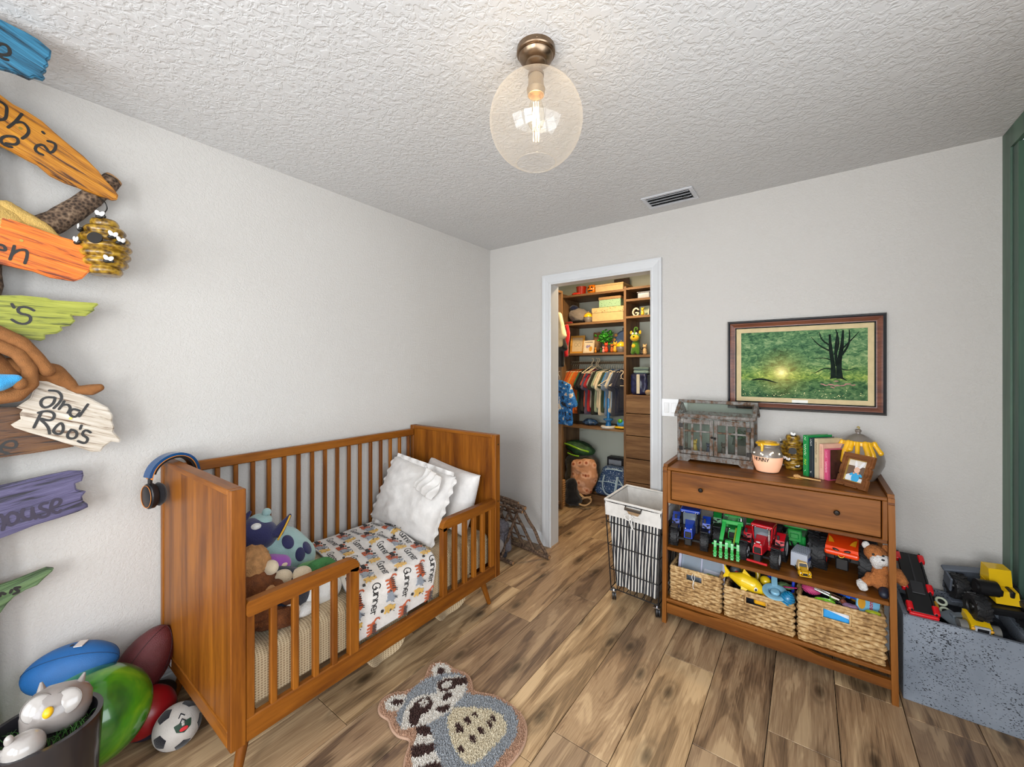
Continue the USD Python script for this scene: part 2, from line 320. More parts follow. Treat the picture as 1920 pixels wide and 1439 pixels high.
# wall behind the camera with two window openings
W = [(.35, 1.55), (1.75, 2.75)]
wl = [bx(-.12, XR+.12, YF-.12, YF, 0, .6), bx(-.12, XR+.12, YF-.12, YF, 2.1, H), bx(-.12, .35, YF-.12, YF, .6, 2.1), bx(1.55, 1.75, YF-.12, YF, .6, 2.1), bx(2.75, XR+.12, YF-.12, YF, .6, 2.1)]
struct('wall_front', wl, WALL)
for k, (a, b) in enumerate(W):
    w = UsdGeom.Xform.Define(stage, f'/World/window_{k+1}').GetPrim(); custom(w, kind='structure')
    part(w, 'window_frame', [bx(a, a+.05, YF-.08, YF-.02, .6, 2.1), bx(b-.05, b, YF-.08, YF-.02, .6, 2.1), bx(a, b, YF-.08, YF-.02, .6, .65), bx(a, b, YF-.08, YF-.02, 2.05, 2.1), bx(a, b, YF-.07, YF-.03, 1.33, 1.37)], TRIM, False)
# baseboards
def baseboard(L):
    p = Polygon([(0, 0), (.014, 0), (.014, .075), (.011, .083), (.011, .088), (.006, .098), (0, .1)]); return extr(p, L)
def profile_x(m, x0, y, sgn=-1): return onto(m, (x0, y, 0), (0, sgn, 0), (0, 0, 1), (1, 0, 0))
struct('baseboard_back', [profile_x(baseboard(.542), 0, YB), profile_x(baseboard(XR-1.475), 1.475, YB)], TRIM, label='white moulded baseboard along the wall beside the closet doorway', cat='baseboard')
struct('baseboard_left', onto(baseboard(YB-YF-.02), (0, YF, 0), (1, 0, 0), (0, 0, 1), (0, 1, 0)), TRIM)
# door casing: profiled, mitred
def casing(d=.075):
    prof = [(0, 0), (0, .012), (.01, .016), (.018, .014), (.05, .018), (.062, .022), (.075, .022), (.075, 0)]   # (distance from the opening, thickness)
    path = [(DX0+.006, 0), (DX0+.006, DZ-.006), (DX1-.006, DZ-.006), (DX1-.006, 0)]
    out = [[(path[0][0]-a, 0), (path[1][0]-a, path[1][1]+a), (path[2][0]+a, path[2][1]+a), (path[3][0]+a, 0)] for a, _ in prof]
    V = np.array([[(x, YB-t, z) for x, z in row] for row, (_, t) in zip(out, prof)])
    k, n = V.shape[:2]; Fc = []
    for i in range(k):
        for j in range(n-1):
            A, B, C_, D = i*n+j, i*n+j+1, ((i+1) % k)*n+j+1, ((i+1) % k)*n+j; Fc += [(A, C_, B), (A, D, C_)]
    return trimesh.Trimesh(V.reshape(-1, 3), Fc, process=False)
t1 = UsdGeom.Xform.Define(stage, '/World/trim_1').GetPrim(); custom(t1, kind='structure', label='white moulded casing around the closet doorway', category='trim')
cs = casing(); trimesh.repair.fix_normals(cs); part(t1, 'casing', cs, TRIM, False)
part(t1, 'door_jamb', [bx(DX0-.012, DX0, YB-.004, YB+WT+.004, 0, DZ), bx(DX1, DX1+.012, YB-.004, YB+WT+.004, 0, DZ), bx(DX0-.012, DX1+.012, YB-.004, YB+WT+.004, DZ, DZ+.012)], TRIM, False)
# closet shell
CB = 4.27
struct('wall_closet_back', bx(-.35, 1.75, CB, CB+.1, 0, H), CLOSETW); struct('wall_closet_left', bx(-.35, -.25, YB+WT, CB, 0, H), CLOSETW)
struct('wall_closet_right', bx(1.65, 1.75, YB+WT, CB, 0, H), CLOSETW); struct('ceiling_closet', bx(-.35, 1.75, YB+WT, CB+.1, H, H+.08), CLOSETW)
# ceiling vent
VENT = plain('vent_metal', 'c3c4c8', .4, .0, var=.02); VD = plain('vent_dark', '232324', .7)
v = thing('ceiling_vent', 'grey metal air vent with three slots set in the ceiling', 'vent', (1.57, 2.545, H), 0)
vx, vy, fw = .147, .098, .024
part(v, 'frame', [bx(-vx, vx, -vy, -vy+fw, -.008, 0, .003), bx(-vx, vx, vy-fw, vy, -.008, 0, .003), bx(-vx, -vx+fw, -vy+fw, vy-fw, -.008, 0, .003), bx(vx-fw, vx, -vy+fw, vy-fw, -.008, 0, .003)], VENT, False)
part(v, 'duct_backing', bx(-vx+fw, vx-fw, -vy+fw, vy-fw, -.0012, 0), VD, False)
for k in range(4):
    y = -.06+k*.04; part(v, 'louver', beam((-vx+fw, y, -.005), (vx-fw, y, -.005), .026, .002, (0, -.55, .83)), VENT, False)
part(v, 'damper_knob', [move(cyl(.018, -.012, -.002), (.085, .02, 0)), bx(.07, .11, .012, .028, -.013, -.004)], VD, label='black damper knob')
for s in (-1, 1): part(v, 'screw', move(cyl(.004, -.0095, -.007, 10), (s*(vx-.012), 0, 0)), VENT)
# light switch plate
sw = thing('light_switch', 'white three-gang rocker light switch plate on the wall left of the painting', 'light switch', (1.545, YB, 1.148))
SWM = plain('switch_plastic', 'efefef', .25, var=.01)
part(sw, 'wall_plate', rbx(0, -.0035, 0, .165, .007, .115, .0035), SWM)
for k in (-1, 0, 1):
    r_ = bx(-.016, .016, -.004, .004, -.033, .033, .003); part(sw, 'rocker', move(r_, (k*.046, -.0075, 0), (4 if k else -4, 0, 0)), SWM, False)
# ceiling lamp
lx, ly = 1.535, 1.105
lamp = thing('ceiling_lamp', 'clear glass globe ceiling lamp with bronze canopy and glowing filament bulb', 'ceiling lamp', (lx, ly, H))
BRZ = M('brushed_bronze', {'p': ('principled_bsdf', {'base_color': srgb('8a7560'), 'metallic': 1.0, 'roughness': .28})}, [])
part(lamp, 'canopy', lathe([(0, 0), (.062, 0), (.0625, -.016), (.060, -.019), (.054, -.021), (.056, -.025), (.052, -.034), (.042, -.042), (.034, -.045), (.033, -.05), (.026, -.056), (.018, -.060), (.017, -.076), (.026, -.08), (.026, -.088), (0, -.088)][::-1], 48), BRZ)
part(lamp, 'canopy_screw', move(ell((0, 0, 0), (.003, .003, .003), 1), (.036, -.05, -.01)), BRZ)
part(lamp, 'socket', lathe([(0, -.088), (.024, -.088), (.026, -.12), (.03, -.13), (.027, -.15), (.024, -.15), (.02, -.135), (0, -.135)][::-1], 32), plain('brass_socket', 'b39c7e', .35, .8))
g0 = []; R, cz = .15, -.234
for t in np.linspace(math.acos(.985), PI-math.asin(.43), 40): g0.append((R*math.sin(t), cz+R*1.0*math.cos(t)))
GLB = M('globe_glass', {'f': ('layer_weight', {'blend': .42}), 'rr': ('rgb_ramp', {'ramp': [(0, (.10,)*3), (.55, (.15,)*3), (.9, (.34,)*3), (1, (.6,)*3)]}),
   't': ('transparent_bsdf', {'color': (1, .985, .96)}), 'g': ('glossy_bsdf', {'roughness': .015}), 'd': ('translucent_bsdf', {'color': (1, .93, .82)}), 'd2': ('diffuse_bsdf', {'color': (1, .96, .9)}), 'dd': ('mix_closure', {'fac': .5}),
   'gd': ('mix_closure', {'fac': .55}), 's': ('mix_closure', {})}, [('f.facing', 'rr.fac'), ('rr.color', 's.fac'), ('t.BSDF', 's.closure1'), ('d.BSDF', 'dd.closure1'), ('d2.BSDF', 'dd.closure2'), ('g.BSDF', 'gd.closure1'), ('dd.closure', 'gd.closure2'), ('gd.closure', 's.closure2')], 's.closure')
gp = g0 + [(r-.0025, z) for r, z in g0[::-1]]
part(lamp, 'glass_globe', lathe(g0, 64), GLB, True)
rim = [(g0[-1][0]*math.cos(a), g0[-1][0]*math.sin(a), g0[-1][1]) for a in np.linspace(0, 2*PI, 48, endpoint=False)]
part(lamp, 'globe_rim', tube(rim, .0018, 6, True), GLB, True)
bulbp = [(0, -.265), (.012, -.263), (.024, -.245), (.029, -.225), (.027, -.2), (.02, -.175), (.014, -.155), (.013, -.145)]
part(lamp, 'bulb', lathe(bulbp, 32), glass_pane('bulb_glass', (1, .97, .9), .6), True)
FIL = emit('filament_glow', (1.0, .74, .42), 150.0)
for k in range(6):
    a = k*PI/3; part(lamp, 'filament', rod((.008*math.cos(a), .008*math.sin(a), -.175), (.011*math.cos(a+.5), .011*math.sin(a+.5), -.24), .0012, n=6), FIL)
# ------------------------------------------------------------------ toddler bed
def bedwood(ax): return wood('bed_wood_'+ax, '4a2106', '74400b', '935715', ax, .7, .45, bump=.04, coat=.04)
BX, BY, BZ = bedwood('x'), bedwood('y'), bedwood('z')
crib = thing('toddler_bed', 'mid-brown wooden toddler bed with slatted back and two short front guard rails', 'bed', (0, 0, 0))
y0, y1, x0, x1, zb, zt = .507, 1.898, .012, .77, .176, 1.012
TH = .045
for ya, s in ((y0, 1), (y1-TH, -1)):
    part(crib, 'end_post', bx(x1-.03, x1, ya, ya+TH, zb, zt-.0, .003), BZ, False)
    part(crib, 'end_post', bx(x0, x0+.03, ya, ya+TH, zb, zt, .003), BZ, False)
    part(crib, 'end_panel', bx(x0+.03, x1-.03, ya+.004, ya+TH-.004, zb+.055, zt-.02), BZ, False)
    part(crib, 'end_bottom_rail', bx(x0+.03, x1-.03, ya, ya+TH, zb, zb+.055, .003), BX, False)
    part(crib, 'end_top_cap', bx(x0+.03, x1-.03, ya, ya+TH, zt-.02, zt, .003), BX, False)
bl, br = y0+TH, y1-TH
part(crib, 'back_top_rail', bx(.022, .052, bl, br, .945, .988, .004), BY, False)
part(crib, 'back_bottom_rail', bx(.022, .052, bl, br, zb, zb+.07, .004), BY, False)
for y in [.632]+[.705+.0740*k for k in range(15)]+[1.815]:
    part(crib, 'back_slat', bx(.028, .046, y-.0095, y+.0095, zb+.07, .945, .003), BZ, False)
part(crib, 'front_bottom_rail', bx(x1-.028, x1-.002, bl, br, .177, .255, .004), BY, False)
# guard rails: rounded inner end, square spindles
def guard(pts, ys, post):
    r = Polygon(pts).buffer(-.012).buffer(.012, quad_segs=6)
    m = extr(r, .03); part(crib, 'guard_top_rail', onto(m, (x1-.03, 0, 0), (0, 1, 0), (0, 0, 1), (1, 0, 0)), BY, False)
    part(crib, 'guard_post', bx(x1-.03, x1, post[0], post[1], .25, .598, .003), BZ, False)
    for y, w in ys: part(crib, 'guard_spindle', bx(x1-.024, x1-.004, y-w/2, y+w/2, .25, .59, .003), BZ, False)
guard([(bl, .587), (.93, .587), (.965, .575), (.965, .600), (.958, .618), (.945, .632), (.925, .638), (bl, .638)], [(.566, .027), (.6395, .0225), (.713, .0225), (.788, .0225), (.862, .0225)], (.922, .964))
guard([(br, .587), (1.467, .587), (1.432, .575), (1.432, .600), (1.44, .618), (1.453, .632), (1.473, .638), (br, .638)], [(1.528, .029), (1.604, .029), (1.678, .029), (1.752, .029), (1.832, .04)], (1.432, 1.465))
for yy, s in ((y0+.08, -1), (y1-.08, 1)):
    for xx, sx in ((x1-.09, 1), (x0+.09, -1)):
        part(crib, 'leg', rod((xx, yy, zb+.01), (xx+sx*.03, yy+s*.05, .001), .021, .012, 16), BZ)
    part(crib, 'leg_brace', bx(x0+.06, x1-.05, yy-.03, yy+.03, zb+.002, zb+.03, .003), BX, False)
DOT = plain('bolt_hole', '17100a', .6)
for y, z in ((y1-.02, .955), (y1-.02, .62)): part(crib, 'bolt_hole', move(cyl(.0045, 0, .0015, 12), (x1, y, z), (0, 90, 0)), DOT, label='small dark bolt hole')
part(crib, 'care_sticker', bx(.05, .16, y0-.0012, y0, .19, .29), plain('paper_sticker', 'cfc9c6', .6), False, label='white paper sticker')
# mattress, waffle blanket
MAT = fabric('mattress_cloth', 'cfc9bf')
mt = single('mattress', 'off-white mattress under the waffle blanket in the toddler bed', 'mattress', rbx(.385, 1.2, .33, .66, 1.27, .145, .04, 6), MAT, 40)
# waffle knit: woven relief on real cloth geometry
WAF = M('waffle_knit', {'t': ('texture_coordinate', {}), 's': ('separate_xyz', {}), 'su': ('math', {'math_type': 'subtract'}), 'wx': ('math', {'math_type': 'multiply', 'value2': 700.0}), 'wy': ('math', {'math_type': 'multiply', 'value2': 600.0}),
   'sx': ('math', {'math_type': 'sine'}), 'sy': ('math', {'math_type': 'sine'}), 'm1': ('math', {'math_type': 'maximum'}), 'mr': ('map_range', {'from_min': -1.0}), 'r': ('rgb_ramp', {'ramp': [(0, srgb('846f54')), (.5, srgb('ab9473')), (1, srgb('c4b090'))]}), 'b': ('bump', {'strength': .6, 'distance': .003}),
   'p': ('principled_bsdf', {'roughness': .95, 'specular_ior_level': .15, 'sheen_weight': .1})},
   [('t.object', 's.vector'), ('s.x', 'su.value1'), ('s.z', 'su.value2'), ('su.value', 'wx.value1'), ('s.y', 'wy.value1'), ('wx.value', 'sx.value1'), ('wy.value', 'sy.value1'), ('sx.value', 'm1.value1'), ('sy.value', 'm1.value2'),
    ('m1.value', 'mr.value'), ('mr.result', 'r.fac'), ('mr.result', 'b.height'), ('r.color', 'p.base_color'), ('b.normal', 'p.normal')])
def bedtop(x, y):
    """blanket surface: flat top rounded over the front edge at x ~ .70"""
    return .432 + .010*(meshkit.fbm(np.stack([x*5, y*5, x*0], -1), 3, 3)-.5)
def blanket(u, v):
    y = .57+1.265*v; s = u*.95                      # arc length from the back
    L = .63; over = np.clip(s-L, 0, None); r = .055; ang = np.clip(over/r, 0, PI/2)
    x = .055+np.minimum(s, L)+r*np.sin(ang); dz = r*(1-np.cos(ang))+np.clip(over-r*PI/2, 0, None)
    n = meshkit.fbm(np.stack([y*9, s*2, y*0], -1), 3, 5)-.5
    fold = .006*np.sin(y*55+s*20)*np.clip((.95-y)/.3, 0, 1)
    lump = .035*np.exp(-((y-1.30)/.16)**2)*0
    z = .437-dz+.016*n+fold+lump
    x = np.minimum(x + .010*(n-.4)*np.clip(over*20, 0, 1), .728)
    return np.stack([x, y, np.maximum(z, .262)], -1)
wb = single('waffle_blanket', 'beige waffle knit blanket covering the bed mattress', 'blanket', sheet(90, 110, blanket, .006), WAF, True)
for k, (yc, wd, zlow) in enumerate(((1.13, .13, .075), (1.535, .15, .08))):
    def flap(u, v, yc=yc, wd=wd, zl=zlow):
        y = yc+wd*(u-.5)*2; a = np.clip(1-(2*u-1)**2, 0, 1)**.5
        z = .26-(.26-zl)*a*v; x = .705+.02*np.sin(u*9)*v-.03*v*(1-v)
        return np.stack([x+0*z, y+0*z, z], -1)
    single('waffle_blanket_flap' if 0 else 'blanket_end', ['loose scalloped blanket end drooping under the bed rail near the raccoon rug', 'loose scalloped blanket end drooping under the far half of the bed rail'][k], 'blanket', sheet(28, 14, flap, .005), WAF, True, group=None)
# printed blanket: white cloth with generic animals and lettering as flat print pieces laid on the cloth
PRW = fabric('printed_blanket_cloth', 'd6d0ca', 300, .25)
PRB = fabric('printed_blanket_back', 'a6adba', 300, .25)
A = np.array
def pblank(u, v):
    """u across the bed (back to front, over the edge), v along the bed"""
    s = u
    y0_ = 1.10-.17*s+.02*np.sin(s*6); y1_ = 1.50-.03*s-.10*s**2
    y = y0_+(y1_-y0_)*v
    tot = .86; d = s*tot; L = .60; over = np.clip(d-L, 0, None); r = .06; ang = np.clip(over/r, 0, PI/2)
    x = .075+np.minimum(d, L)+r*np.sin(ang); dz = r*(1-np.cos(ang))+np.clip(over-r*PI/2, 0, None)*1.0
    n = meshkit.fbm(np.stack([x*7, y*7, x*0+1], -1), 3, 11)-.5
    bumpz = .02*np.exp(-((y-1.30-.1*s)/.05)**2)*np.exp(-((s-.35)/.2)**2)+.03*np.exp(-((y-1.46)/.03)**2)*np.exp(-((s-.3)/.16)**2)
    z = .453-dz+.014*(n+.5)*(1-np.clip(over*6, 0, .8))+bumpz
    return np.stack([np.minimum(x+.006+.004*n, .7405), y, np.maximum(z, .268)], -1)
pb = thing('printed_blanket', 'white baby blanket printed with small animals and lettering on the toddler bed', 'blanket', (0, 0, 0))
part(pb, 'cloth', sheet(110, 70, pblank, .003), PRW, True)
part(pb, 'grey_underside', sheet(60, 40, lambda u, v: pblank(.0+u*1.0, v)+np.array([-.0045, 0, -.0045]), .002), PRB, True, label='grey underside')
PG = pblank(*np.meshgrid(np.linspace(0, 1, 160), np.linspace(0, 1, 90), indexing='ij'))
def pgrid(u, v):
    a, b = np.clip(u, 0, 1)*158.999, np.clip(v, 0, 1)*88.999; i, j = a.astype(int), b.astype(int); a, b = (a-i)[:, None], (b-j)[:, None]
    return PG[i, j]*(1-a)*(1-b)+PG[i+1, j]*a*(1-b)+PG[i, j+1]*(1-a)*b+PG[i+1, j+1]*a*b
def print_on(m2, c, rot, sc):
    """lay a flat outline mesh (blanket coordinates: metres along the bed v-dir and across) onto the cloth surface"""
    m = m2.subdivide_to_size(.016/sc)
    a = math.radians(rot); V = m.vertices[:, :2]*sc; V = V@np.array([[math.cos(a), math.sin(a)], [-math.sin(a), math.cos(a)]])
    u = np.clip(c[0]+V[:, 0]/.86, .004, .996); v = np.clip(c[1]+V[:, 1]/.40, .004, .996)
    P = pgrid(u, v); e = .01; tu = pgrid(u+e, v)-pgrid(u-e, v); tv = pgrid(u, v+e)-pgrid(u, v-e)
    n = np.cross(tu, tv); n /= np.linalg.norm(n, axis=1, keepdims=True)+1e-12; n *= np.sign(n[:, 2:3]+.3*n[:, 0:1]+1e-9)
    return trimesh.Trimesh(P+n*(.0012+m.vertices[:, 2:3]*.4), m.faces, process=False)
E_ = lambda cx, cy, a, b, r=0: affinity.rotate(affinity.scale(Point(cx, cy).buffer(1, 10), a, b), r, origin=(cx, cy))
def L_(pts, w): return LineString(pts).buffer(w/2)
U_ = shapely.unary_union
tiger = U_([E_(0, 0, .9, .42), E_(.95, .35, .38, .34), E_(1.2, .25, .22, .16), L_([(-.8, .1), (-1.2, .5), (-1.1, .95), (-.85, 1.05)], .16), L_([(-.6, -.2), (-.75, -.85)], .24), L_([(-.2, -.25), (-.15, -.85)], .22), L_([(.4, -.25), (.35, -.85)], .22), L_([(.7, -.1), (.95, -.75)], .22)])
donk = U_([E_(-.1, -.25, .72, .5), E_(.55, .4, .5, .27, -35), L_([(.2, .1), (.5, .5)], .42), L_([(-.05, .3), (.4, .8)], .12), E_(.55, .85, .12, .3, 20), L_([(-.5, -.4), (-.7, -.75)], .3), L_([(.3, -.4), (.45, -.75)], .3), L_([(-.75, -.2), (-1.05, -.5)], .08)])
bear = U_([E_(0, -.25, .55, .6), E_(.25, .5, .38, .34), E_(.02, .82, .13, .13), E_(.5, .82, .13, .13), E_(.5, .42, .2, .15), L_([(.3, -.1), (.75, -.2)], .24), L_([(.1, -.6), (.55, -.85)], .28), L_([(-.3, -.6), (-.35, -.9)], .3)])
bee = U_([E_(0, 0, .2, .12), E_(-.05, .15, .12, .1), E_(.12, .15, .12, .1)])
strp = U_([L_([(q, -.28), (q+.1, .28)], .09) for q in (-.65, -.4, -.15, .1, .35, .6)]+[L_([(.8, .4), (.85, .6)], .07), L_([(1.0, .4), (1.05, .6)], .07)])
COLP = {'print_orange': 'b4532c', 'print_grey': '8b9098', 'print_yellow': 'd0a552', 'print_black': '2a2624', 'print_white': 'e8e2dc'}
PM = {k: fabric(k, c, 300, .2) for k, c in COLP.items()}
acc = {k: [] for k in COLP}
name, nlen = script('Gunner', .034, .0040, .0006, .62)
def lay(p, z): return onto(extr(p.simplify(.02), .012, z), (0, 0, 0), (1, 0, 0), (0, 1, 0), (0, 0, 1))
for r_i, v in enumerate((.07, .25, .43, .61, .79, .95)):
    for c_i in range(-1, 5):
        u0 = c_i*.35+(r_i % 2)*.16-.06
        for kind, du in (('n', 0), ('t', .125), ('d', .18), ('b', .232)):
            uu = u0+du
            if not .03 < uu < .96 or (kind == 'n' and not .08 < uu < .92): continue
            if kind == 'n': acc['print_black'].append(print_on(move(name, (-nlen/2, -.012, 0)), (uu, v), -4, 1.0)); continue
            sc = .0255; shp, col = dict(t=(tiger, 'print_orange'), d=(donk, 'print_grey'), b=(bear, 'print_yellow'))[kind]
            acc[col].append(print_on(lay(shp, 0), (uu, v), 0, sc))
            if kind == 't': acc['print_black'].append(print_on(lay(strp, .03), (uu, v), 0, sc))
            if kind == 'd': acc['print_black'].append(print_on(lay(U_([L_([(.1, .35), (.42, .75)], .1), L_([(-1., -.5), (-1.12, -.62)], .14), E_(.8, .2, .06, .06)]), .03), (uu, v), 0, sc))
            if kind == 'b': acc['print_black'].append(print_on(lay(U_([E_(.62, .45, .06, .06), E_(.3, .58, .04, .04), L_([(.1, -.1), (.3, -.3)], .06)]), .03), (uu, v), 0, sc))
        if .03 < u0+.07 < .95 and v < .9: acc['print_black'].append(print_on(lay(bee, 0), (u0+.07, v+.085), 0, .03))
for k, ms in acc.items():
    if k == 'print_black': part(pb, 'printed_lettering', ms, PM[k], False, kind='stuff'); continue
    for m_ in ms: part(pb, 'printed_animal', m_, PM[k], False)
# pillows
def pillow(w, h, th, seed, fl=.0, wr=.008):
    """w along local x, h along local z, thickness along y; wrinkled, with a sewn flange"""
    def side(sg):
        def f(u, v):
            a, b = 2*u-1, 2*v-1
            prof = np.clip((1-np.abs(a)**2.6)*(1-np.abs(b)**2.6), 0, 1)**.5
            pinch = 1-.06*(a*b)**2*4*.5
            x = a*w/2*(1-.05*(1-np.abs(b)**2)*np.abs(a)**3+.0)*1.0; z = b*h/2*(1-.05*(1-np.abs(a)**2)*np.abs(b)**3)
            n = meshkit.fbm(np.stack([x*9+z*4, z*11, x*0+sg*3+seed], -1), 3, seed)-.5
            rdg = np.abs(meshkit.fbm(np.stack([x*5+z*6+3, z*9-x*4, x*0+seed*2.3], -1), 2, seed+4)-.5)
            return np.stack([x, sg*(prof*th/2+prof*(wr*2*n-wr*2.2*rdg)), z], -1)
        return f
    V1, F1 = grid(44, 36, side(-1)); V2, F2 = grid(44, 36, side(1)); 
    m = trimesh.Trimesh(np.vstack([V1, V2]), np.vstack([F1, F2[:, ::-1]+len(V1)]), process=True); trimesh.repair.fix_normals(m); return m
PIL = fabric('pillow_cotton', 'd3cfcb', 120, .12)
def ruffle(w, h, n=90, d=.03):
    out = []
    per = [(-w/2, -h/2), (w/2, -h/2), (w/2, h/2), (-w/2, h/2), (-w/2, -h/2)]
    for (ax, az), (bx_, bz) in zip(per[:-1], per[1:]):
        def f(u, v, ax=ax, az=az, bx_=bx_, bz=bz):
            x = ax+(bx_-ax)*u; z = az+(bz-az)*u; nx, nz = (bz-az), -(bx_-ax); l = math.hypot(nx, nz); sgn = 1 if (ax*nx+az*nz) > 0 else -1
            k = 0.94
            return np.stack([x*k+sgn*nx/l*d*v, .009*np.sin(u*42+ax*20)*v, z*k+sgn*nz/l*d*v], -1)
        out.append(sheet(60, 5, f, .002))
    return out
p1 = thing('pillow', 'plump white pillow leaning on the bed headboard behind the ruffled one', 'pillow', (.44, 1.782, .625), rot=(-16, 4, -8))
part(p1, 'cushion', pillow(.50, .36, .17, 3), PIL, True); 
p2 = thing('ruffled_pillow', 'crumpled white pillow with ruffled edges leaning in front of the plain one', 'pillow', (.345, 1.585, .634), rot=(-24, 5, -2))
part(p2, 'cushion', pillow(.56, .40, .15, 8, wr=.02), PIL, True); part(p2, 'ruffle', ruffle(.56, .40), PIL, True)
fold = sheet(40, 24, lambda u, v: np.stack([.10+.16*u+.02*np.sin(v*5), -.085-.03*np.sin(PI*u)*np.sin(PI*v)+.012*np.sin(u*22+v*6), .20-.13*v-.03*u], -1), .004)
part(p2, 'folded_corner', fold, PIL, True)
